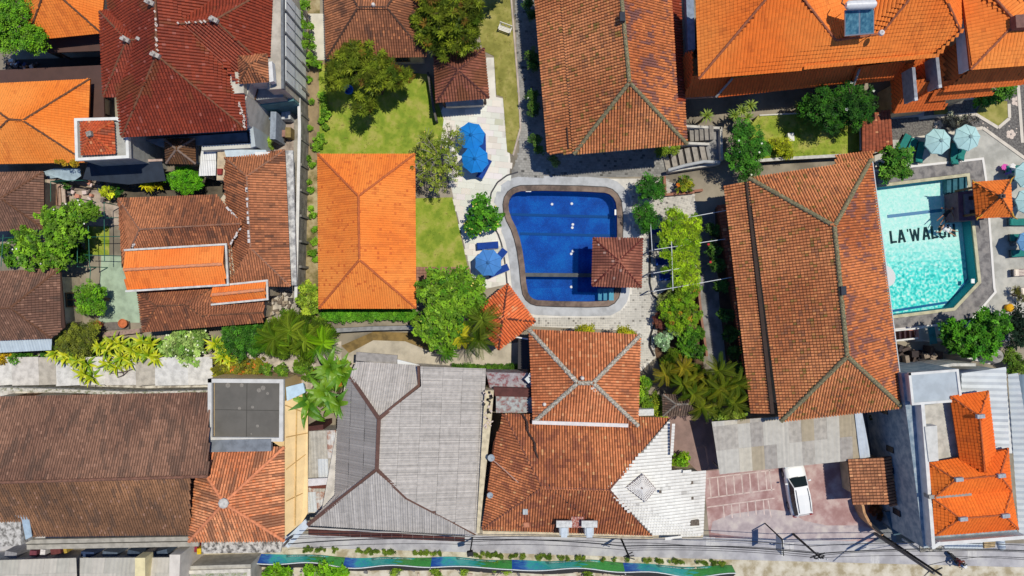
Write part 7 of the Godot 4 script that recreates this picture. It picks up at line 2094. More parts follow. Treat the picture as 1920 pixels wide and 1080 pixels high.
	T.call("weeds", "yellow flowering creeper on the lower edge of the left orange roof", [[120, 303, 8, 4.3], [140, 305, 9, 4.3], [108, 302, 5, 4.3]], {"c1": S(170, 150, 20), "c2": S(214, 160, 30)}, {"c": "weeds", "leaf": "fine", "dens": 130.0, "s": 0.7, "trunk": false})
	T.call("weeds", "grey mossy shadow plants at the right edge by the striped lounger", [[1905, 545, 10, 0.7], [1915, 560, 12, 0.8]], {"c1": S(90, 96, 60), "c2": S(150, 140, 60)}, {"c": "weeds", "leaf": "star", "s": 0.5})
	# dead branches on the lane slabs
	var g := G.new()
	for q in [[208, 700, 250, 692], [220, 708, 240, 696], [226, 690, 232, 702]]: g.tube([P(q[0], q[1], 1.75), P((q[0] + q[2]) * 0.5, (q[1] + q[3]) * 0.5 + 2, 1.9), P(q[2], q[3], 1.75)], [0.03, 0.05, 0.04], 5)
	var br := put(g, "dead_branch", worn(S(96, 80, 76), 0.2, 1.0))
	tag(br, "grey dead branches lying on the pale slabs of the lane", "branch")
	# a tall crown just outside the frame shades the upper corner of the narrow lawn
	T.call("tree", "shaded crown of a tall tree at the top edge above the narrow lawn", [[925, -60, 34, 5.0], [905, -75, 30, 5.0], [948, -72, 26, 5.0]], deep, {"leaf": "broad", "dens": 80.0})

func umbrella(called: String, label: String, c: Color, r: float, sides := 8, g_name := "") -> Node3D:
	var root := thing(called, label, "umbrella", Vector3.ZERO, g_name)
	var seams := worn(Color(c.r * 0.7, c.g * 0.7, c.b * 0.7), 0.1, 1.0)
	for i in sides:
		var a0 := TAU * i / sides
		var a1 := TAU * (i + 1) / sides
		var g := G.new()
		var top := Vector3(0, 2.55, 0)
		var e0 := Vector3(cos(a0) * r, 1.98, sin(a0) * r)
		var e1 := Vector3(cos(a1) * r, 1.98, sin(a1) * r)
		var em := (e0 + e1) * 0.485 + Vector3.UP * 0.08
		var m0 := top.lerp(e0, 0.5) + Vector3.UP * 0.05
		var m1 := top.lerp(e1, 0.5) + Vector3.UP * 0.05
		g.tri(top, m1, m0)
		g.quad(m0, m1, em, e0)
		g.tri(m1, e1, em)
		g.quad(e0, em, em - Vector3.UP * 0.14, e0 - Vector3.UP * 0.14)
		g.quad(em, e1, e1 - Vector3.UP * 0.14, em - Vector3.UP * 0.14)
		var f := put(g, "canopy_panel", worn(c * (0.96 + 0.05 * (i % 3)), 0.06, 2.0, 0.8), root)
		g = G.new()
		g.tube([top + Vector3.UP * 0.01, m0 + Vector3.UP * 0.01, e0 + Vector3.UP * 0.01], [0.018, 0.016, 0.014], 5)
		put(g, "seam", seams, f)
		g = G.new()
		g.tube([Vector3(0, 2.0, 0), m0 - Vector3.UP * 0.05], [0.012, 0.012], 4)
		put(g, "rib", plain(S(196, 196, 196), 0.5), root)
	var gp := G.new()
	gp.tube([Vector3(0, 0, 0), Vector3(0, 2.62, 0)], [0.03, 0.026], 8)
	put(gp, "pole", plain(S(206, 200, 190), 0.5), root)
	gp = G.new()
	gp.lathe(Vector3(0, 2.54, 0), [Vector2(0.17, 0.0), Vector2(0.1, 0.08), Vector2(0.04, 0.12), Vector2(0.0, 0.18)], 10)
	put(gp, "cap", seams, root)
	gp = G.new()
	gp.lathe(Vector3(0, 0, 0), [Vector2(0.3, 0.0), Vector2(0.3, 0.08), Vector2(0.05, 0.14), Vector2(0.0, 0.14)], 12)
	put(gp, "base", plain(S(120, 118, 116), 0.8), root)
	return root

func lounger(called: String, label: String, c: Color, frame: Color, group: String, stripes := false) -> Node3D:
	var root := thing(called, label, "sun lounger", Vector3.ZERO, group)
	var fm := plain(frame, 0.6)
	var g := G.new()
	g.box(Vector3(0, 0.28, 0.33), Vector3(0.06, 0.06, 0.0001))
	for s in [-1, 1]:
		g.box(Vector3(0, 0.3, 0.31 * s), Vector3(1.95, 0.06, 0.05))
		g.box(Vector3(0.95 * s, 0.3, 0), Vector3(0.05, 0.05, 0.57))
	put(g, "frame", fm, root)
	for x in [-0.8, 0.8]:
		for z in [-0.28, 0.28]:
			g = G.new()
			g.box(Vector3(x, 0.135, z), Vector3(0.06, 0.27, 0.06))
			put(g, "leg", fm, root)
	g = G.new()
	g.box(Vector3(0.28, 0.385, 0), Vector3(1.35, 0.09, 0.62))
	put(g, "mattress", worn(c, 0.08, 1.5, 0.9), root)
	g = G.new()
	g.box(Vector3(-0.68, 0.5, 0), Vector3(0.66, 0.09, 0.62), 0.0, Basis(Vector3.BACK, -0.4))
	put(g, "backrest", worn(c, 0.08, 1.5, 0.9), root)
	g = G.new()
	g.box(Vector3(-0.8, 0.62, 0), Vector3(0.26, 0.08, 0.46), 0.0, Basis(Vector3.BACK, -0.4))
	put(g, "headrest", worn(c * 1.12, 0.08, 1.5, 0.9), root)
	if stripes:
		for i in 5:
			g = G.new()
			g.box(Vector3(0.28, 0.434, -0.26 + i * 0.13), Vector3(1.35, 0.012, 0.045))
			put(g, "stripe", plain(S(110, 70, 96), 0.9), root)
	return root

func pool_furniture() -> void:
	var u := umbrella("parasol", "bright blue parasol nearest the pavilion, partly under the frangipani", S(0, 132, 222), 1.25, 8, "blue parasols on the white patio")
	u.position = P(886, 264)
	u.rotation.y = 0.2
	copy_of(u, "bright blue parasol on the white patio, the lower of the pair by the frangipani", P(893, 307), 0.5)
	var u2 := umbrella("parasol", "faded blue parasol standing alone beside the pool's left curve", S(74, 140, 216), 1.25, 8, "blue parasols on the white patio")
	u2.position = P(917, 494)
	u2.rotation.y = 0.39
	var u3 := umbrella("parasol", "pale aqua parasol near the aqua pool, the left of the upper pair", S(186, 226, 230), 1.2, 8, "pale parasols round the aqua pool")
	u3.position = P(1733, 274)
	u3.rotation.y = 0.3
	copy_of(u3, "pale aqua parasol near the aqua pool, the right of the upper pair", P(1786, 267), 0.1)
	copy_of(u3, "pale aqua parasol cut by the right edge, upper right of the small orange pavilion", P(1896, 335), 0.3)
	copy_of(u3, "pale aqua parasol cut by the right edge, right beside the small orange pavilion", P(1898, 383), 0.7)
	var u4 := umbrella("parasol", "pale blue parasol cut by the right edge above the seated guest", S(120, 176, 226), 1.0, 8, "pale parasols round the aqua pool")
	u4.position = P(1898, 456)
	var b := S(10, 62, 150)
	var fr := S(206, 206, 206)
	var l := lounger("sun_lounger", "blue sun lounger below the flowering bush, beside the lone blue parasol", b, fr, "blue loungers round the blue pool")
	l.position = P(915, 461)
	l.rotation.y = 0.08
	for q in [[935, 484, 0.9, "blue sun lounger with its end showing at the lone parasol's upper right"], [935, 508, 0.4, "blue sun lounger with its end showing at the lone parasol's lower right"], [905, 272, 1.6, "blue sun lounger between the two bright blue parasols"], [908, 318, 1.1, "blue sun lounger showing under the lower bright blue parasol"], [1246, 462, 0.05, "blue sun lounger under the vine pergola, the uppermost"], [1247, 490, 0.08, "blue sun lounger under the vine pergola, the middle one"], [1254, 519, 0.06, "blue sun lounger under the vine pergola, the lowest"], [1240, 432, 0.1, "blue sun lounger almost hidden under the upper vine"]]:
		copy_of(l, q[3], P(q[0], q[1]), q[2])
	var tq := S(34, 128, 122)
	var l2 := lounger("sun_lounger", "teal sun lounger in the shade left of the left pale parasol", tq, S(70, 74, 80), "teal loungers round the aqua pool")
	l2.position = P(1720, 287)
	l2.rotation.y = 1.35
	for q in [[1784, 290, 1.5, "teal sun lounger between the two upper pale parasols"], [1800, 283, 1.2, "teal sun lounger under the right pale parasol"], [1690, 272, 1.1, "teal sun lounger at the brick walkway's corner"], [1704, 280, 1.2, "teal sun lounger beside the light green tree at the aqua pool"], [1898, 318, 0.05, "teal sun lounger with pink and white towels at the right edge"], [1904, 417, 0.0, "turquoise sun lounger just below the small orange pavilion"], [1906, 446, 0.02, "dark teal sun lounger in the parasol shade carrying the seated guest"], [1908, 475, 0.06, "teal sun lounger just below the seated guest"]]:
		copy_of(l2, q[3], P(q[0], q[1]), q[2])
	var l3 := lounger("sun_lounger", "cream sun lounger with plum stripes at the right edge", S(236, 222, 206), S(60, 54, 60), "striped loungers", true)
	l3.position = P(1912, 511)
	l3.rotation.y = 0.05
	copy_of(l3, "second cream striped sun lounger at the right edge, below the first", P(1925, 545), 0.05)
	# towels and bags
	for q in [["crumpled pink towel", 1884, 314, 0.6, 0.5, S(232, 96, 190)], ["crumpled white towel", 1897, 313, 0.5, 0.55, S(240, 236, 236)], ["folded violet towel", 1890, 324, 0.6, 0.3, S(140, 110, 190)]]:
		var g := G.new()
		var a := P(q[1], q[2], 0.45)
		for i in 6:
			g.box(a + Vector3(rng.randf_range(-0.2, 0.2) * q[3], 0.04 + i * 0.018, rng.randf_range(-0.2, 0.2) * q[4]), Vector3(q[3] * rng.randf_range(0.5, 0.9), 0.05, q[4] * rng.randf_range(0.5, 0.9)), rng.randf() * 1.0)
		var o := put(g, "towel", worn(q[5], 0.12, 0.6))
		tag(o, q[0] + " on the teal lounger at the right edge", "towel", "towels on the right edge lounger")
	# white garden bench
	var t := thing("garden_bench", "white slatted garden bench on the narrow upper lawn", "bench", P(948, 55))
	t.rotation.y = -0.35
	base_of[t] = Vector3.ZERO
	var wm := plain(S(236, 232, 226), 0.6)
	for i in 4:
		var g := G.new()
		g.box(Vector3(0, 0.45, -0.02 + i * 0.12), Vector3(1.15, 0.03, 0.09))
		put(g, "seat_slat", wm, t)
		g = G.new()
		g.box(Vector3(-0.42 + i * 0.28, 0.68, -0.12 - 0.05), Vector3(0.08, 0.4, 0.03))
		put(g, "back_slat", wm, t)
	for s in [-1, 1]:
		for z in [-0.12, 0.36]:
			var g := G.new()
			g.box(Vector3(0.54 * s, 0.32, z), Vector3(0.07, 0.64 if z > 0 else 0.9, 0.07))
			put(g, "leg", wm, t)
		var g2 := G.new()
		g2.box(Vector3(0.54 * s, 0.66, 0.12), Vector3(0.08, 0.04, 0.56))
		put(g2, "armrest", wm, t)
	var gt := G.new()
	gt.box(Vector3(0, 0.9, -0.17), Vector3(1.2, 0.07, 0.05))
	put(gt, "top_rail", wm, t)
	# small things on the lawns
	t = thing("bucket", "blue plastic tub under the mango tree on the upper lawn", "tub", P(656, 171))
	gt = G.new()
	gt.lathe(P(656, 171), [Vector2(0.0, 0.0), Vector2(0.3, 0.0), Vector2(0.4, 0.5), Vector2(0.44, 0.52), Vector2(0.36, 0.5), Vector2(0.28, 0.08), Vector2(0.0, 0.08)], 16)
	put(gt, "tub", plain(S(20, 110, 206), 0.5), t)
	t = thing("garden_lamp_box", "small white box lamp on the raised lawn", "lamp", P(1483, 257, 1.0))
	gt = G.new()
	var a := P(1483, 257, 1.5)
	gt.box(Vector3(a.x, 1.25, a.z), Vector3(0.48, 0.5, 0.66), 0.1)
	gt.box(Vector3(a.x, 1.53, a.z), Vector3(0.54, 0.06, 0.72), 0.1)
	put(gt, "box", plain(S(232, 232, 228), 0.6), t)
	t = thing("flower_tub", "round yellow tub at the right edge of the aqua pool deck", "tub", P(1888, 577))
	gt = G.new()
	gt.lathe(P(1888, 577), [Vector2(0.0, 0.0), Vector2(0.3, 0.0), Vector2(0.38, 0.4), Vector2(0.34, 0.46), Vector2(0.2, 0.55), Vector2(0.0, 0.58)], 14)
	put(gt, "tub", worn(S(236, 176, 10), 0.2, 0.6), t)
	t = thing("water_tank", "round grey ribbed water tank with a spiral lid by the pale metal roofs", "water tank", P(1868, 668))
	gt = G.new()
	var prof := [Vector2(0.62, 0.0)]
	for i in 8:
		prof.append(Vector2(0.66, 1.6 + i * 0.22))
		prof.append(Vector2(0.62, 1.72 + i * 0.22))
	prof.append_array([Vector2(0.55, 3.5), Vector2(0.42, 3.62), Vector2(0.4, 3.58), Vector2(0.28, 3.7), Vector2(0.26, 3.66), Vector2(0.14, 3.76), Vector2(0.0, 3.78)])
	gt.lathe(P(1868, 668, 3.4) * Vector3(1, 0, 1), prof, 24)
	put(gt, "tank", worn(S(186, 182, 176), 0.2, 0.8), t)
	gt = G.new()
	gt.lathe(P(1868, 668, 3.4) * Vector3(1, 0, 1) + Vector3.UP * 3.72, [Vector2(0.16, 0.0), Vector2(0.16, 0.07), Vector2(0.0, 0.09)], 12)
	put(gt, "lid", plain(S(96, 92, 90), 0.6), t)
	# low stone table and chair legs below the blue pool: pale planter squares
	for q in [[955, 640, "pale gutter board beside the corner-turned pavilion"]]:
		t = thing("gutter_board", q[2], "board", P(q[0], q[1]))
		gt = G.new()
		gt.bar(P(914, 622, 2.6), P(990, 636, 2.6), 0.12, 0.1)
		put(gt, "board", plain(S(226, 226, 230), 0.5), t)
	t = thing("doorway_canopy", "dark narrow canopy between the corner-turned pavilion and the terracotta roof", "canopy", P(980, 660))
	gt = G.new()
	gt.prism(ring([[972, 632], [992, 634], [992, 692], [971, 692]], 2.2), 2.1, 2.2)
	put(gt, "roof", plain(S(58, 56, 60), 0.8), t)
	posts(t, [[974, 636], [974, 688]], 2.1, 0.08, plain(S(90, 86, 84), 0.7))
	t = thing("air_unit_shelf", "white box shelf at the lower right corner of the terracotta roof", "shelf", P(1210, 772))
	gt = G.new()
	gt.prism(ring([[1195, 768], [1226, 767], [1226, 779], [1196, 780]], 3.0), 2.4, 3.0)
	put(gt, "box", worn(S(222, 224, 228), 0.1, 1.0), t)
	posts(t, [[1198, 770], [1222, 777]], 2.4, 0.1, plain(S(150, 150, 150), 0.7))

func street_things() -> void:
	parked_car()
	# the printed hoarding along the street
	var t := thing("printed_fence", "long wavy fence banner printed with blue sea and green hills along the street", "fence", P(950, 1045))
	var n := 5
	var im := Image.create(512, 64, false, Image.FORMAT_RGB8)
	var nz := FastNoiseLite.new()
	nz.seed = 31
	nz.frequency = 0.012
	nz.fractal_octaves = 4
	var r := RandomNumberGenerator.new()
	r.seed = 3
	for y in 64:
		for x in 512:
			var u := x / 512.0
			var v := y / 64.0       # 0 top of the print, 1 foot
			var w := nz.get_noise_2d(x, y * 3.0)
			var c := Color8(16, 78, 190).lerp(Color8(84, 160, 236), clampf(u * 5.0 + w, 0, 1))
			c = c.lerp(Color8(40, 186, 190), smoothstep(0.12, 0.3, u + w * 0.2 + 0.1 * v))
			c = c.lerp(Color8(120, 206, 200), smoothstep(0.5, 0.75, sin((u * 5.0 + v * 1.4 + w) * 3.0)) * 0.5 * smoothstep(0.2, 0.3, u) * (1.0 - smoothstep(0.55, 0.65, u)))
			c = c.lerp(Color8(40, 140, 58).lerp(Color8(84, 190, 80), 0.5 + 0.5 * nz.get_noise_2d(x * 5.0, y * 9.0)), smoothstep(0.58, 0.7, u + w * 0.3 + 0.1 * (0.5 - v)))
			if v > 0.62 and u > 0.3: c = c.lerp(Color8(60, 66, 66), smoothstep(0.7, 0.95, v + w * 0.4) * 0.5)
			im.set_pixel(x, y, c.lerp(Color8(110, 120, 120), 0.14 + 0.25 * maxf(0.0, nz.get_noise_2d(x * 9.0, y * 14.0))))
	for x in range(170, 400):   # a line of small white lettering, too small to read
		if r.randf() < 0.72 and (x % 7) != 0 and (x < 270 or x > 282): im.fill_rect(Rect2i(x, 50 + r.randi() % 2, 1, 3 + r.randi() % 3), Color8(235, 240, 240))
	var tex := ImageTexture.create_from_image(im)
	var ban := StandardMaterial3D.new()
	ban.albedo_texture = tex
	ban.roughness = 0.5
	var cols := [[490, 648, 1044, 1044], [648, 810, 1044, 1050], [810, 960, 1050, 1050], [960, 1168, 1050, 1058], [1168, 1372, 1058, 1064]]
	var back := worn(S(52, 50, 54), 0.2, 2.0)
	for k in cols.size():
		var q: Array = cols[k]
		var g := G.new()
		var g2 := G.new()
		var seg := 14
		var pr := []
		for i in seg + 1:
			var f := float(i) / seg
			var x := lerpf(q[0], q[1], f)
			var y := lerpf(q[2], q[3], f) + 3.0 * sin(x * 0.021) + 1.2 * sin(x * 0.05)
			var foot := P(x, y - 3.0, 0.0)
			var up := P(x, y - 4.0 + 1.0 * sin(x * 0.03), 0.0)
			# the cloth leans back away from the street at the top
			pr.append([Vector3(foot.x, 0.05, foot.z), Vector3(foot.x, 1.15, foot.z + 0.38 + 0.1 * sin(x * 0.04)), f])
		for i in seg:
			var a0: Vector3 = pr[i][0]
			var a1: Vector3 = pr[i][1]
			var b0: Vector3 = pr[i + 1][0]
			var b1: Vector3 = pr[i + 1][1]
			g.tri(b0, a0, a1)
			g.tri(b0, a1, b1)
			var f0: float = pr[i][2]
			var f1: float = pr[i + 1][2]
			# image row 0 holds the foot of the print (sea), the last row the lettering along its top
			for p in [[f1, 0], [f0, 1], [f0, 0], [f1, 0], [f1, 1], [f0, 1]]: g.uv.append(Vector2(p[0], p[1]))
			g2.bar(a1 + Vector3.UP * 0.05, b1 + Vector3.UP * 0.05, 0.07, 0.06)
		# tri() stores a, c, b: rewrite the coordinates in that order
		var uv := PackedVector2Array()
		for i in seg:
			var f0: float = pr[i][2]
			var f1: float = pr[i + 1][2]
			uv.append_array([Vector2(f1, 1), Vector2(f0, 0), Vector2(f0, 1), Vector2(f1, 1), Vector2(f1, 0), Vector2(f0, 0)])
		g.uv = uv
		put(g, "banner", ban, t)
		put(g2, "top_rail", worn(S(226, 232, 236), 0.1, 1.0), t)
		g2 = G.new()
		for i in seg:
			var o := Vector3(0, 0, 0.06)
			g2.quad(pr[i][0] + o, pr[i + 1][0] + o, pr[i + 1][1] + o, pr[i][1] + o)
			g2.quad(pr[i][1] + o, pr[i + 1][1] + o, pr[i + 1][0] + o * 20, pr[i][0] + o * 20)  # dark sloping strip added behind the banner cloth
		put(g2, "dark_back_strip", back, t)
		g2 = G.new()
		g2.box(pr[0][0] + Vector3(0, 0.7, 0.5), Vector3(0.08, 1.4, 0.08))
		put(g2, "post", worn(S(190, 190, 190), 0.2, 1.0), t)
	# poles and cables
	var dark := plain(S(34, 36, 42), 0.7)
	var conc := worn(S(126, 122, 118), 0.2, 1.0)
	t = thing("utility_pole", "leaning dark utility pole with insulators right of the street sign", "pole", P(1487, 1001))
	var g := G.new()
	g.tube([P(1487, 1001), P(1487, 1001) + Vector3(0, 5.6, 0)], [0.11, 0.08], 8)
	put(g, "pole", dark, t)
	var top := P(1487, 1001) + Vector3(0, 5.0, 0)
	for k in 2:
		g = G.new()
		g.box(top + Vector3(0, k * 0.45, 0), Vector3(1.3 - k * 0.5, 0.09, 0.09), 0.3)
		put(g, "crossarm", dark, t)
	for k in 4:
		g = G.new()
		g.lathe(top + Vector3(-0.5 + k * 0.34, 0.5, 0.1 * (k % 2)), [Vector2(0.06, 0), Vector2(0.09, 0.08), Vector2(0.05, 0.16), Vector2(0.0, 0.18)], 8)
		put(g, "insulator", plain(S(220, 220, 222) if k % 2 else S(40, 40, 46), 0.4), t)
	t = thing("utility_pole", "tall dark pole standing at the corner of the grey side passage", "pole", P(1654, 1003))
	g = G.new()
	g.tube([P(1654, 1004), P(1654, 1004) + Vector3(0, 8.6, 0)], [0.12, 0.09], 10)
	put(g, "pole", dark, t)
	g = G.new()
	g.box(P(1654, 1004) + Vector3(0.3, 7.6, 0), Vector3(0.9, 0.08, 0.08), 0.4)
	put(g, "crossarm", dark, t)
	t = thing("utility_pole", "tall grey concrete pole just left of the dark corner pole", "pole", P(1640, 998))
	g = G.new()
	g.tube([P(1640, 1000), P(1640, 1000) + Vector3(0, 8.8, 0)], [0.15, 0.1], 10)
	put(g, "pole", conc, t)
	g = G.new()
	g.tube([P(1640, 1000) + Vector3(0, 8.2, 0), P(1640, 1000) + Vector3(-1.4, 8.5, 1.2)], [0.05, 0.04], 6)
	put(g, "lamp_arm", conc, t)
	t = thing("utility_pole", "short black pole with double brackets above the street's middle", "pole", P(1152, 985))
	g = G.new()
	var ft := P(1162, 1004)
	g.tube([ft, ft + Vector3(0, 5.2, 0)], [0.1, 0.08], 8)
	put(g, "pole", dark, t)
	for k in 3:
		g = G.new()
		g.box(ft + Vector3(0.05, 4.2 + k * 0.35, 0.1), Vector3(0.9, 0.07, 0.07), 0.5 - k * 0.4)
		put(g, "bracket", dark, t)
	t = thing("utility_pole", "lattice-braced pale pole leaning over the cream building's lower corner", "pole", P(556, 986))
	ft = P(572, 978)
	g = G.new()
	g.tube([ft, ft + Vector3(0, 6.0, 0)], [0.12, 0.09], 8)
	put(g, "pole", conc, t)
	for k in 9:
		g = G.new()
		g.box(ft + Vector3(0, 1.0 + k * 0.55, 0), Vector3(0.7, 0.05, 0.05), 0.6)
		put(g, "rung", plain(S(216, 216, 218) if k % 2 else S(60, 60, 64), 0.6), t)
	t = thing("utility_pole", "black junction box on a short pole above the printed fence", "pole", P(880, 1006))
	ft = P(886, 1008)
	g = G.new()
	g.tube([ft, ft + Vector3(0, 3.6, 0)], [0.07, 0.06], 8)
	put(g, "pole", dark, t)
	g = G.new()
	g.box(ft + Vector3(0, 3.7, 0), Vector3(0.5, 0.5, 0.36), 0.2)
	put(g, "box", dark, t)
	# cables: each its own, sagging between supports
	var runs := [["thick black cable bundle along the middle of the street", [[540, 1020], [880, 1012], [1170, 1024], [1535, 1038], [1990, 1036]], 0.045, 5.4], ["black cable above the bundle, along the row of roofs", [[560, 1002], [900, 1008], [1175, 1012], [1520, 1024], [1990, 1026]], 0.03, 5.2], ["thin cable on the verge side of the street", [[540, 1030], [900, 1022], [1178, 1032], [1535, 1046], [1990, 1054]], 0.02, 5.0], ["sagging cable between the workshop and the street pole", [[548, 1010], [880, 1016], [1170, 1018], [1300, 1024], [1535, 1036]], 0.025, 5.3], ["lowest thin cable crossing the lower right street corner", [[1175, 1028], [1535, 1042], [1760, 1034], [1990, 1040]], 0.025, 5.3], ["cable from the corner poles to the right edge", [[1740, 1060], [1840, 1044], [1990, 1052]], 0.025, 6.0]]
	for q in runs:
		g = G.new()
		for i in q[1].size() - 1:
			var a := P(q[1][i][0], q[1][i][1], q[3])
			var b := P(q[1][i + 1][0], q[1][i + 1][1], q[3])
			var pts := []
			var rad := []
			for k in 13:
				var f := k / 12.0
				pts.append(a.lerp(b, f) - Vector3.UP * 0.9 * 4.0 * f * (1.0 - f) * minf(1.0, a.distance_to(b) / 20.0))
				rad.append(q[2])
			g.tube(pts, rad, 5)
		var o := put(g, "overhead_cable", dark)
		tag(o, q[0], "cable", "overhead cables along the street")
	# street sign
	t = thing("street_sign", "pale blue double-sided sign board on a black post by the court entrance", "sign", P(1434, 980))
	ft = P(1434, 981)
	g = G.new()
	g.tube([ft, ft + Vector3(0, 4.1, 0)], [0.06, 0.06], 8)
	put(g, "post", dark, t)
	g = G.new()
	g.bar(ft + Vector3(0, 4.05, 0), ft + Vector3(0.1, 4.05, 1.4), 0.1, 0.1)
	put(g, "arm", dark, t)
	g = G.new()
	g.box(ft + Vector3(0.06, 3.3, 0.75), Vector3(0.14, 1.35, 1.3), 0.0)
	put(g, "board", worn(S(176, 190, 210), 0.12, 1.0, 0.5), t)
	g = G.new()
	g.box(ft + Vector3(0.06, 4.0, 0.75), Vector3(0.2, 0.06, 1.36), 0.0)
	put(g, "board_edge", plain(S(240, 240, 240), 0.5), t)
	# manhole covers
	for q in [["pale square double manhole cover by the white-tiled roof's street corner", 1332, 1016], ["pale square double manhole cover below the two tall poles", 1640, 1048], ["pale square double manhole cover at the street's right end", 1822, 1040], ["pale square manhole cover beside the street sign", 1480, 1026]]:
		t = thing("manhole_cover", q[0], "manhole cover", P(q[1], q[2]), "pale manhole covers in the street")
		for k in 2:
			g = G.new()
			var a := P(q[1] + (k - 0.5) * 9, q[2])
			g.box(Vector3(a.x, 0.02, a.z), Vector3(0.4, 0.02, 0.85))
			put(g, "plate", worn(S(206, 204, 206), 0.1, 1.0), t)
	# striped laundry and stalls under the bottom-left eaves
	t = thing("street_clutter", "coloured cloths, a blue tarp and goods in the dark gap above the bottom-left roofs", "clutter", P(200, 1038))
	for q in [[20, 1040, 24, S(150, 150, 160)], [62, 1038, 14, S(120, 60, 76)], [80, 1036, 10, S(230, 225, 230)], [104, 1034, 20, S(110, 56, 58)], [122, 1032, 6, S(190, 160, 70)], [164, 1040, 26, S(44, 64, 104)], [206, 1040, 30, S(90, 104, 126)], [250, 1038, 24, S(60, 76, 100)], [300, 1038, 30, S(76, 92, 116)], [352, 1038, 14, S(196, 206, 220)], [342, 1050, 9, S(120, 60, 60)], [373, 1034, 8, S(226, 190, 20)], [366, 1030, 7, S(140, 40, 60)]]:
		g = G.new()
		var a := P(q[0], q[1], 2.0)
		g.box(Vector3(a.x, 1.0, a.z), Vector3(q[2] * 0.044, 2.0, 0.5), rng.randf_range(-0.3, 0.3))
		put(g, "bundle", worn(q[3], 0.15, 1.0), t)
	t = thing("rubble", "scatter of pale rubble and stones on the verge below the printed fence", "rubble", P(900, 1072))
	for i in 50:
		g = G.new()
		var a := P(rng.randf_range(660, 1380), rng.randf_range(1064, 1080), 0.1)
		g.box(a, Vector3(rng.randf_range(0.1, 0.5), 0.2, rng.randf_range(0.08, 0.3)), rng.randf() * 3)
		put(g, "stone", worn(S(206, 186, 166) if i % 3 else S(120, 116, 116), 0.2, 1.0), t)

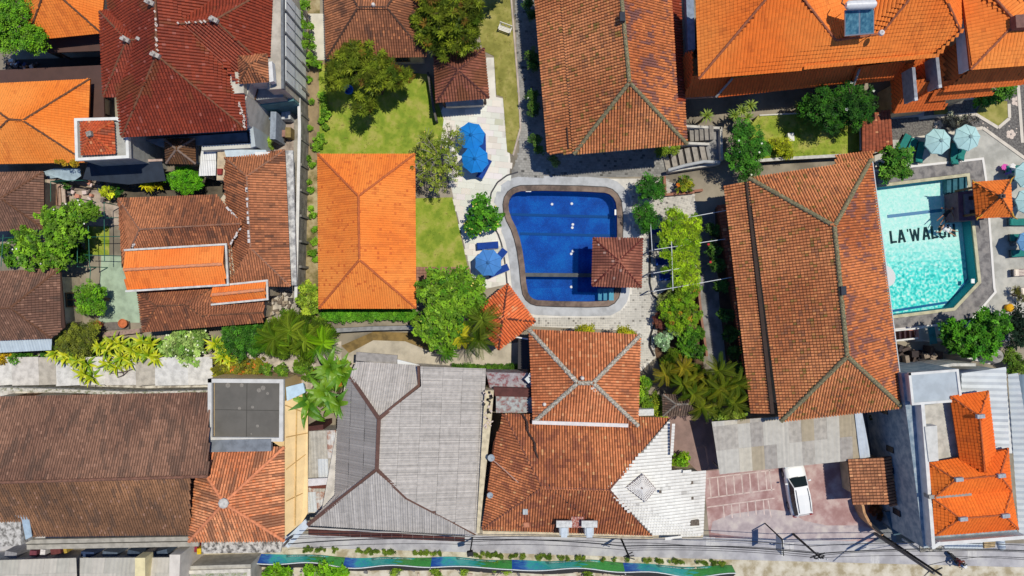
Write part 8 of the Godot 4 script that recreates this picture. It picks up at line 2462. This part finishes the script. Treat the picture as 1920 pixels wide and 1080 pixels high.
func parked_car() -> void:
	var root := thing("parked_car", "white sport utility car parked alone on the reddish court", "car", Vector3.ZERO)
	var white := StandardMaterial3D.new()
	white.albedo_color = Color(0.84, 0.84, 0.85).linear_to_srgb()
	white.roughness = 0.25
	white.clearcoat_enabled = true
	white.clearcoat = 0.6
	var glass := plain(Color(0.015, 0.025, 0.03), 0.05)
	var black := plain(Color(0.02, 0.02, 0.022), 0.5)
	# body: cross-sections along z (front is -z); each is half width, belt height, sill height
	var secs := [[-2.32, 0.4, 0.62, 0.42], [-2.26, 0.62, 0.74, 0.34], [-2.1, 0.8, 0.84, 0.28], [-1.85, 0.9, 0.94, 0.24], [-1.4, 0.92, 1.02, 0.24], [-0.75, 0.93, 1.06, 0.24], [0.4, 0.94, 1.08, 0.24], [1.5, 0.93, 1.08, 0.26], [2.0, 0.88, 1.05, 0.32], [2.22, 0.78, 0.95, 0.42], [2.27, 0.68, 0.8, 0.5]]
	var st := SurfaceTool.new()
	st.begin(Mesh.PRIMITIVE_TRIANGLES)
	st.set_smooth_group(0)
	var rings := []
	for s in secs:
		var rg := []
		for k in 20:
			var a := TAU * k / 20.0
			var cx := signf(cos(a)) * pow(absf(cos(a)), 0.38)
			var sy := signf(sin(a)) * pow(absf(sin(a)), 0.5)
			rg.append(Vector3(s[1] * cx * (1.0 if sy < 0.3 else 1.0 - 0.1 * (sy - 0.3)), lerpf(s[3], s[2], 0.5 + 0.5 * sy), s[0]))
		rings.append(rg)
	for i in rings.size() - 1:
		for k in 20:
			var k2 := (k + 1) % 20
			for v in [rings[i][k], rings[i + 1][k], rings[i + 1][k2], rings[i][k], rings[i + 1][k2], rings[i][k2]]: st.add_vertex(v)
	for e in [0, rings.size() - 1]:
		for k in range(1, 19):
			var tri := [rings[e][0], rings[e][k], rings[e][k + 1]] if e == 0 else [rings[e][0], rings[e][k + 1], rings[e][k]]
			for v in tri: st.add_vertex(v)
	st.generate_normals()
	put_mesh(st.commit(), "body", white, root)
	# cabin: roof shell over glass
	var roof := [Vector3(0.6, 1.6, -0.5), Vector3(0.66, 1.66, 0.2), Vector3(0.66, 1.65, 1.1), Vector3(0.6, 1.58, 1.85)]
	var belt := [Vector3(0.76, 1.05, -1.15), Vector3(0.84, 1.07, 0.2), Vector3(0.83, 1.08, 1.3), Vector3(0.74, 1.06, 2.12)]
	var m := func(v: Vector3) -> Vector3: return Vector3(-v.x, v.y, v.z)
	var g := G.new()
	for i in 3:
		var crown0: Vector3 = Vector3(0, roof[i].y + 0.05, roof[i].z)
		var crown1: Vector3 = Vector3(0, roof[i + 1].y + 0.05, roof[i + 1].z)
		g.quad(crown0, crown1, roof[i + 1], roof[i])
		g.quad(m.call(roof[i]), m.call(roof[i + 1]), crown1, crown0)
	# pillars in body colour
	for s in [1, -1]:
		for q in [[roof[0], belt[0]], [roof[3], belt[3]]]:
			var a: Vector3 = q[0] if s == 1 else m.call(q[0])
			var b: Vector3 = q[1] if s == 1 else m.call(q[1])
			g.tube([a, b], [0.045, 0.05], 6)
	put(g, "roof", white, root)
	g = G.new()
	g.quad(roof[0], m.call(roof[0]), m.call(belt[0]), belt[0])
	put(g, "windscreen", glass, root)
	g = G.new()
	g.quad(m.call(roof[3]), roof[3], belt[3], m.call(belt[3]))
	put(g, "rear_window", glass, root)
	for s in [1, -1]:
		for i in 3:
			var q := [roof[i], roof[i + 1], belt[i + 1], belt[i]]
			if s == -1: q = q.map(m)
			g = G.new()
			g.quad(q[0], q[1], q[2], q[3])
			put(g, "side_window", glass, root)
		g = G.new()
		g.tube([Vector3(0.5 * s, 1.7, -0.3), Vector3(0.52 * s, 1.73, 0.6), Vector3(0.5 * s, 1.68, 1.7)], [0.02, 0.025, 0.02], 6)
		put(g, "roof_rail", black, root)
		g = G.new()
		g.box(Vector3(1.0 * s, 1.08, -0.75), Vector3(0.22, 0.14, 0.12), 0.15 * s)
		put(g, "mirror", white, root)
		g = G.new()
		g.box(Vector3(0.66 * s, 0.8, -2.12), Vector3(0.34, 0.14, 0.22), -0.4 * s)
		put(g, "headlight", plain(S(210, 216, 222), 0.1), root)
		g = G.new()
		g.box(Vector3(0.72 * s, 0.92, 2.17), Vector3(0.26, 0.22, 0.12), 0.2 * s)
		put(g, "tail_light", plain(S(150, 12, 16), 0.3), root)
		for z in [-1.4, 1.38]:
			g = G.new()
			g.tube([Vector3(0.7 * s, 0.34, z), Vector3(0.93 * s, 0.34, z)], [0.34, 0.34], 18)
			var w := put(g, "wheel", black, root)
			g = G.new()
			g.tube([Vector3(0.8 * s, 0.34, z), Vector3(0.945 * s, 0.34, z)], [0.22, 0.2], 12)
			put(g, "rim", plain(S(170, 172, 176), 0.3, 0.8), w)
	g = G.new()
	g.box(Vector3(0, 0.68, -2.24), Vector3(0.8, 0.2, 0.1))
	put(g, "grille", black, root)
	g = G.new()
	g.tube([Vector3(-0.5, 1.1, -1.18), Vector3(0.1, 1.12, -1.2)], [0.015, 0.015], 4)
	put(g, "wiper", black, root)
	var at := P(1489, 913)
	root.position = at
	root.rotation.y = 0.17
	root.scale = Vector3.ONE * 1.05

func roof_things() -> void:
	# solar water heater on the hotel roof
	var t := thing("solar_heater", "solar water heater with two blue panels and a white tank on the tall orange hotel", "solar heater", P(1610, 40, 10.6))
	var fr := plain(S(176, 182, 190), 0.4, 0.7)
	var c := [P(1584, 68, 10.75), P(1639, 63, 10.75), P(1639, 16, 11.6), P(1584, 19, 11.6)]
	var g := G.new()
	g.slab(c, 0.1)
	put(g, "panel_frame", fr, t)
	for k in 2:
		g = G.new()
		var q := []
		for f in [[0.03 + k * 0.5, 0.05], [0.47 + k * 0.5, 0.05], [0.47 + k * 0.5, 0.96], [0.03 + k * 0.5, 0.96]]:
			q.append(((c[0] as Vector3).lerp(c[1], f[0])).lerp((c[3] as Vector3).lerp(c[2], f[0]), f[1]) + Vector3.UP * 0.02)
		g.slab(q, 0.02)
		put(g, "panel", rough_mat(S(52, 96, 124), S(74, 124, 150), S(112, 160, 180), 3.0, 0.12, 0.03, 0.0, 97), t)
	g = G.new()
	g.tube([P(1586, 10, 12.0), P(1590, 10, 12.0), P(1638, 8, 12.0), P(1642, 8, 12.0)], [0.2, 0.34, 0.34, 0.2], 16)
	put(g, "tank", worn(S(226, 226, 232), 0.06, 1.0, 0.35), t)
	g = G.new()
	for q in [[1585, 66], [1638, 62], [1585, 20], [1638, 18]]: g.tube([P(q[0], q[1], 9.9), P(q[0], q[1], 10.7 if q[1] > 40 else 11.6)], [0.03, 0.03], 5)
	g.tube([P(1586, 12, 11.9), P(1578, 6, 11.5), P(1580, 0, 11.2)], [0.04, 0.05, 0.04], 6)
	put(g, "support", plain(S(60, 62, 66), 0.6), t)
	g = G.new()
	g.lathe(P(1652, 62, 10.6), [Vector2(0.24, 0.0), Vector2(0.2, 0.16), Vector2(0.08, 0.24), Vector2(0.0, 0.34)], 10)
	put(g, "pipe_cap", plain(S(236, 230, 228), 0.6), t)
	# chimneys on the rust-orange roof
	for q in [[1057, "white T-shaped chimney on the street roof, the left of two", 0], [1104, "white T-shaped chimney on the street roof, the right of two", 1]]:
		t = thing("chimney", q[1], "chimney", P(q[0], 985, 5.0), "white chimneys on the street roof")
		var a := P(q[0], 990, 5.6)
		g = G.new()
		g.box(Vector3(a.x, 5.2, a.z), Vector3(0.75, 1.6, 0.95))
		put(g, "stack", worn(S(196, 202, 208), 0.15, 1.0), t)
		g = G.new()
		g.box(Vector3(a.x, 6.04, a.z - 0.5), Vector3(1.3, 0.2, 0.55))
		put(g, "cap", worn(S(216, 216, 216), 0.15, 1.0), t)
		g = G.new()
		g.box(Vector3(a.x, 6.0, a.z + 0.22), Vector3(0.5, 0.18, 0.8))
		put(g, "top", worn(S(206, 216, 228), 0.1, 1.0), t)
	t = thing("chimney", "stubby chimney with a brick foot left of the two white chimneys", "chimney", P(986, 965, 4.8))
	g = G.new()
	var a2 := P(985, 960, 6.0)
	g.box(Vector3(a2.x, 5.4, a2.z), Vector3(0.4, 1.2, 0.45))
	put(g, "stack", worn(S(190, 196, 200), 0.15, 1.0), t)
	g = G.new()
	a2 = P(987, 984, 5.0)
	g.box(Vector3(a2.x, 4.8, a2.z), Vector3(0.5, 0.5, 0.4))
	put(g, "brick_foot", worn(S(196, 130, 100), 0.2, 1.0), t)
	g = G.new()
	var pz := P(1083, 978, 5.4)
	g.box(Vector3(pz.x, 5.1, pz.z), Vector3(1.1, 0.9, 0.9))
	var pb := thing("roof_hatch", "reddish box hatch between the two white chimneys", "hatch", P(1083, 978, 5.0))
	put(g, "box", rough_mat(S(150, 80, 72), S(176, 110, 100), S(206, 196, 190), 1.5, 0.9, 0.03, 0.0, 99), pb)
	# dishes
	for q in [["pale satellite dish on the rust-orange roof, the upper of two", 921, 858, 5.4, 0.3], ["pale satellite dish on the rust-orange roof, the lower of two", 919, 928, 5.2, 0.26]]:
		t = thing("satellite_dish", q[0], "satellite dish", P(q[1], q[2], q[3] - 0.6), "satellite dishes on the rust-orange roof")
		var a := P(q[1], q[2], q[3])
		g = G.new()
		g.lathe(a, [Vector2(0.0, 0.0), Vector2(q[4] * 0.6, 0.03), Vector2(q[4], 0.1), Vector2(q[4], 0.115), Vector2(q[4] * 0.6, 0.05), Vector2(0.0, 0.02)], 16)
		put(g, "dish", worn(S(166, 176, 186), 0.12, 1.0), t)
		g = G.new()
		g.tube([a, a + Vector3(0.05, -0.9, 0.1)], [0.03, 0.03], 6)
		put(g, "mast", plain(S(170, 170, 172), 0.5), t)
		g = G.new()
		g.tube([a + Vector3(0.2, 0.08, 0.1), a + Vector3(0.1, 0.35, 0.05)], [0.012, 0.03], 5)
		put(g, "receiver_arm", plain(S(190, 186, 184), 0.5), t)
	# vent caps along roofs
	for q in [["tiny white vent cap on the top brown roof's ridge", 700, 9, 6.4], ["tiny white vent cap on the terracotta hip below the pool", 1092, 709, 6.9], ["round white vent cap on the terracotta roof's lower left slope", 1021, 758, 5.6]]:
		t = thing("vent_cap", q[0], "vent", P(q[1], q[2], q[3]))
		g = G.new()
		g.lathe(P(q[1], q[2], q[3]), [Vector2(0.16, -0.3), Vector2(0.16, 0.1), Vector2(0.1, 0.2), Vector2(0.0, 0.22)], 10)
		put(g, "cap", plain(S(230, 222, 216), 0.6), t)
	# pipe along the street roof
	t = thing("roof_pipe", "thin pale pipe running diagonally from the upper satellite dish", "pipe", P(935, 870, 5.2))
	g = G.new()
	g.tube([P(924, 862, 5.4), P(945, 880, 6.2), P(972, 905, 6.9)], [0.03, 0.03, 0.03], 5)
	put(g, "pipe", plain(S(206, 180, 170), 0.6), t)

func body_of(root: Node3D, caps: Array, skin: Color, cell := 0.026) -> void:
	put_mesh(flesh(caps, cell), "body", plain(skin, 0.6), root)

func figure(label: String, at: Vector3, turn: float, pose: Dictionary, skin: Color, hair: Color, cloths: Array) -> Node3D:
	var root := thing("person", label, "person", Vector3.ZERO)
	var J: Dictionary = pose
	var caps := []
	caps.append([J.pelvis, J.chest, 0.125, 0.145])
	caps.append([J.chest, J.neck, 0.13, 0.065])
	caps.append([J.neck, J.head, 0.055, 0.085])
	caps.append([J.head, J.head + J.get("crown", Vector3(0, 0.06, 0)), 0.09, 0.085])
	caps.append([J.head + J.get("face", Vector3(0, 0, 0.1)) * 0.8, J.head + J.get("face", Vector3(0, 0, 0.1)) * 1.08, 0.03, 0.016])
	for s in ["l", "r"]:
		caps.append([J.neck - (J.neck - J.chest) * 0.2, J[s + "sh"], 0.07, 0.06])
		caps.append([J[s + "sh"], J[s + "el"], 0.055, 0.043])
		caps.append([J[s + "el"], J[s + "ha"], 0.042, 0.028])
		var hd: Vector3 = (J[s + "ha"] - J[s + "el"]).normalized()
		var side := hd.cross(Vector3.UP)
		side = Vector3.RIGHT if side.length() < 0.1 else side.normalized()
		caps.append([J[s + "ha"], J[s + "ha"] + hd * 0.07, 0.03, 0.034])
		for k in 4:
			var o := side * (k - 1.5) * 0.021
			caps.append([J[s + "ha"] + hd * 0.08 + o, J[s + "ha"] + hd * (0.155 + 0.012 * (1.5 - absf(k - 1.5))) + o * 1.3, 0.012, 0.009])
		caps.append([J[s + "ha"] + hd * 0.02 + side * 0.03, J[s + "ha"] + hd * 0.09 + side * 0.065, 0.013, 0.01])
		caps.append([J.pelvis, J[s + "hip"], 0.11, 0.1])
		caps.append([J[s + "hip"], J[s + "kn"], 0.088, 0.058])
		caps.append([J[s + "kn"], J[s + "an"], 0.056, 0.036])
		caps.append([J[s + "an"], J[s + "to"], 0.042, 0.03])
	body_of(root, caps, skin)
	# hair as a cap over the back of the head
	var hc := [[J.head + J.get("crown", Vector3(0, 0.06, 0)) * 0.9 - J.get("face", Vector3(0, 0, 0.1)) * 0.3, J.head - J.get("face", Vector3(0, 0, 0.1)) * 0.35, 0.098, 0.092]]
	if pose.has("hair_end"): hc.append([J.head - J.get("face", Vector3(0, 0, 0.1)) * 0.5, pose.hair_end, 0.07, 0.03])
	put_mesh(flesh(hc, 0.02), "hair", plain(hair, 0.7), root)
	for cl in cloths:
		var cc := []
		for b in cl[1]: cc.append([J[b[0]].lerp(J[b[1]], b[4]), J[b[0]].lerp(J[b[1]], b[5]), b[2], b[3]])
		put_mesh(flesh(cc, 0.026), cl[0], worn(cl[2], 0.1, 0.5), root)
	root.position = at
	root.rotation.y = turn
	return root

func people() -> void:
	# swimmer floating on the back, dark-haired, near the bar
	var V := func(x: float, y: float, z: float) -> Vector3: return Vector3(x, y, z)
	var float_pose := {"pelvis": V.call(0, 0, 0), "chest": V.call(0, 0.02, -0.38), "neck": V.call(0, 0.06, -0.56), "head": V.call(0, 0.1, -0.72), "crown": V.call(0, 0.0, -0.06), "face": V.call(0, 0.1, 0.03),
		"lsh": V.call(-0.18, 0.04, -0.48), "rsh": V.call(0.18, 0.04, -0.48), "lel": V.call(-0.42, 0.02, -0.36), "rel": V.call(0.42, 0.02, -0.4), "lha": V.call(-0.62, 0.04, -0.2), "rha": V.call(0.64, 0.04, -0.3),
		"lhip": V.call(-0.1, 0, 0.05), "rhip": V.call(0.1, 0, 0.05), "lkn": V.call(-0.17, 0.0, 0.48), "rkn": V.call(0.17, -0.02, 0.48), "lan": V.call(-0.2, -0.04, 0.9), "ran": V.call(0.22, -0.06, 0.9), "lto": V.call(-0.22, 0.06, 1.02), "rto": V.call(0.24, 0.04, 1.02)}
	figure("person floating in the aqua pool by the swim-up bar in dark swimwear", P(1774, 402) + Vector3.UP * -0.04, -0.75, float_pose, S(160, 110, 84), S(30, 26, 26), [["swimwear", [["pelvis", "chest", 0.135, 0.155, -0.1, 1.0], ["lhip", "lkn", 0.105, 0.09, 0.0, 0.35], ["rhip", "rkn", 0.105, 0.09, 0.0, 0.35]], S(40, 40, 46)]])
	# swimmer standing with splashing water over the lettering
	var swim := float_pose.duplicate()
	swim.face = V.call(0, -0.02, -0.1)
	swim.lha = V.call(-0.5, 0.06, -0.75)
	swim.lel = V.call(-0.4, 0.05, -0.52)
	figure("person swimming over the dark lettering of the aqua pool in white swimwear", P(1776, 431) + Vector3.UP * -0.05, 1.2, swim, S(196, 150, 120), S(60, 44, 34), [["swimwear", [["pelvis", "chest", 0.135, 0.155, -0.1, 1.0], ["lhip", "lkn", 0.105, 0.095, 0.0, 0.3], ["rhip", "rkn", 0.105, 0.095, 0.0, 0.3]], S(236, 238, 240)]])
	var g := G.new()
	for i in 34:
		var a := P(1774 + rng.randfn() * 6, 429 + rng.randfn() * 3.0) + Vector3.UP * rng.randf_range(-0.08, 0.1)
		g.lathe(a, [Vector2(0.0, -0.03), Vector2(rng.randf_range(0.03, 0.08), 0.0), Vector2(0.0, 0.04)], 6)
	var o := put(g, "splash", plain(Color(0.85, 0.9, 0.9), 0.2))
	tag(o, "white water splash thrown up over the lettering of the aqua pool", "splash")
	# guest sitting on the teal lounger
	var sit := {"pelvis": V.call(0, 0.1, 0), "chest": V.call(-0.12, 0.46, 0), "neck": V.call(-0.1, 0.64, 0), "head": V.call(-0.04, 0.8, 0), "crown": V.call(0, 0.06, 0), "face": V.call(0.1, 0, 0),
		"lsh": V.call(-0.12, 0.58, -0.19), "rsh": V.call(-0.12, 0.58, 0.19), "lel": V.call(-0.06, 0.32, -0.3), "rel": V.call(-0.04, 0.32, 0.3), "lha": V.call(0.18, 0.26, -0.24), "rha": V.call(0.2, 0.26, 0.22),
		"lhip": V.call(0.02, 0.1, -0.1), "rhip": V.call(0.02, 0.1, 0.1), "lkn": V.call(0.4, 0.34, -0.13), "rkn": V.call(0.46, 0.14, 0.14), "lan": V.call(0.62, 0.04, -0.14), "ran": V.call(0.86, 0.06, 0.16), "lto": V.call(0.76, 0.03, -0.14), "rto": V.call(0.9, 0.18, 0.18)}
	figure("person sitting on a dark teal lounger at the right edge in blue shorts", P(1900, 451) + Vector3.UP * 0.43, 0.0, sit, S(176, 116, 84), S(50, 36, 28), [["shorts", [["pelvis", "chest", 0.14, 0.14, -0.1, 0.3], ["lhip", "lkn", 0.108, 0.09, 0.0, 0.6], ["rhip", "rkn", 0.108, 0.09, 0.0, 0.6]], S(110, 130, 160)]])
	# scooter rider
	var head_dir := (P(1812, 1077) - P(1778, 1040))
	var turn := atan2(head_dir.x, head_dir.z)
	var at := P(1786, 1046)
	var sc := thing("scooter", "dark scooter with a blue and white front ridden along the lower right street", "scooter", Vector3.ZERO)
	var dark := plain(S(30, 30, 34), 0.4)
	var blue := plain(S(70, 112, 180), 0.3)
	for z in [-0.62, 0.64]:
		g = G.new()
		g.tube([Vector3(-0.05, 0.27, z), Vector3(0.05, 0.27, z)], [0.27, 0.27], 18)
		put(g, "wheel", dark, sc)
	put_mesh(flesh([[Vector3(0, 0.62, -0.75), Vector3(0, 0.66, -0.1), 0.13, 0.14], [Vector3(0, 0.35, -0.35), Vector3(0, 0.3, 0.3), 0.14, 0.13]], 0.03), "seat_body", dark, sc)
	put_mesh(flesh([[Vector3(0, 0.35, 0.38), Vector3(0, 0.9, 0.5), 0.17, 0.15], [Vector3(0, 0.62, 0.7), Vector3(0, 0.52, 0.85), 0.1, 0.08]], 0.03), "front_fairing", blue, sc)
	g = G.new()
	g.tube([Vector3(-0.34, 1.0, 0.36), Vector3(-0.1, 1.02, 0.48), Vector3(0.1, 1.02, 0.48), Vector3(0.34, 1.0, 0.36)], [0.025, 0.03, 0.03, 0.025], 8)
	put(g, "handlebar", dark, sc)
	g = G.new()
	g.box(Vector3(0.1, 0.95, 0.62), Vector3(0.26, 0.2, 0.3))
	put(g, "basket", plain(S(232, 234, 238), 0.5), sc)
	for s in [-1, 1]:
		g = G.new()
		g.lathe(Vector3(0.3 * s, 1.14, 0.44), [Vector2(0.0, 0), Vector2(0.07, 0.02), Vector2(0.0, 0.04)], 8)
		put(g, "mirror", dark, sc)
	sc.position = at
	sc.rotation.y = turn
	var ride := {"pelvis": V.call(0, 0.86, -0.3), "chest": V.call(0, 1.24, -0.18), "neck": V.call(0, 1.42, -0.12), "head": V.call(0, 1.58, -0.06), "crown": V.call(0, 0.06, 0), "face": V.call(0, 0, 0.1),
		"lsh": V.call(-0.2, 1.36, -0.14), "rsh": V.call(0.2, 1.36, -0.14), "lel": V.call(-0.34, 1.14, 0.08), "rel": V.call(0.34, 1.14, 0.08), "lha": V.call(-0.32, 1.04, 0.28), "rha": V.call(0.32, 1.04, 0.28),
		"lhip": V.call(-0.1, 0.84, -0.24), "rhip": V.call(0.1, 0.84, -0.24), "lkn": V.call(-0.2, 0.74, 0.18), "rkn": V.call(0.2, 0.74, 0.18), "lan": V.call(-0.16, 0.34, 0.1), "ran": V.call(0.16, 0.34, 0.1), "lto": V.call(-0.16, 0.32, 0.26), "rto": V.call(0.16, 0.32, 0.26)}
	var rider := figure("person in a dark red shirt riding the scooter on the lower right street", at, turn, ride, S(150, 104, 78), S(28, 26, 28), [["shirt", [["pelvis", "chest", 0.14, 0.165, 0.1, 1.0], ["chest", "neck", 0.15, 0.09, 0.0, 0.7], ["lsh", "lel", 0.08, 0.07, 0.0, 0.7], ["rsh", "rel", 0.08, 0.07, 0.0, 0.7]], S(112, 42, 46)], ["trousers", [["pelvis", "chest", 0.14, 0.14, -0.15, 0.2], ["lhip", "lkn", 0.108, 0.08, 0.0, 1.0], ["rhip", "rkn", 0.108, 0.08, 0.0, 1.0], ["lkn", "lan", 0.075, 0.06, 0.0, 0.9], ["rkn", "ran", 0.075, 0.06, 0.0, 0.9]], S(40, 44, 56)]])
	put_mesh(flesh([[Vector3(0, 1.63, -0.07), Vector3(0, 1.66, -0.05), 0.135, 0.13]], 0.02), "helmet", plain(S(40, 42, 50), 0.2), rider)
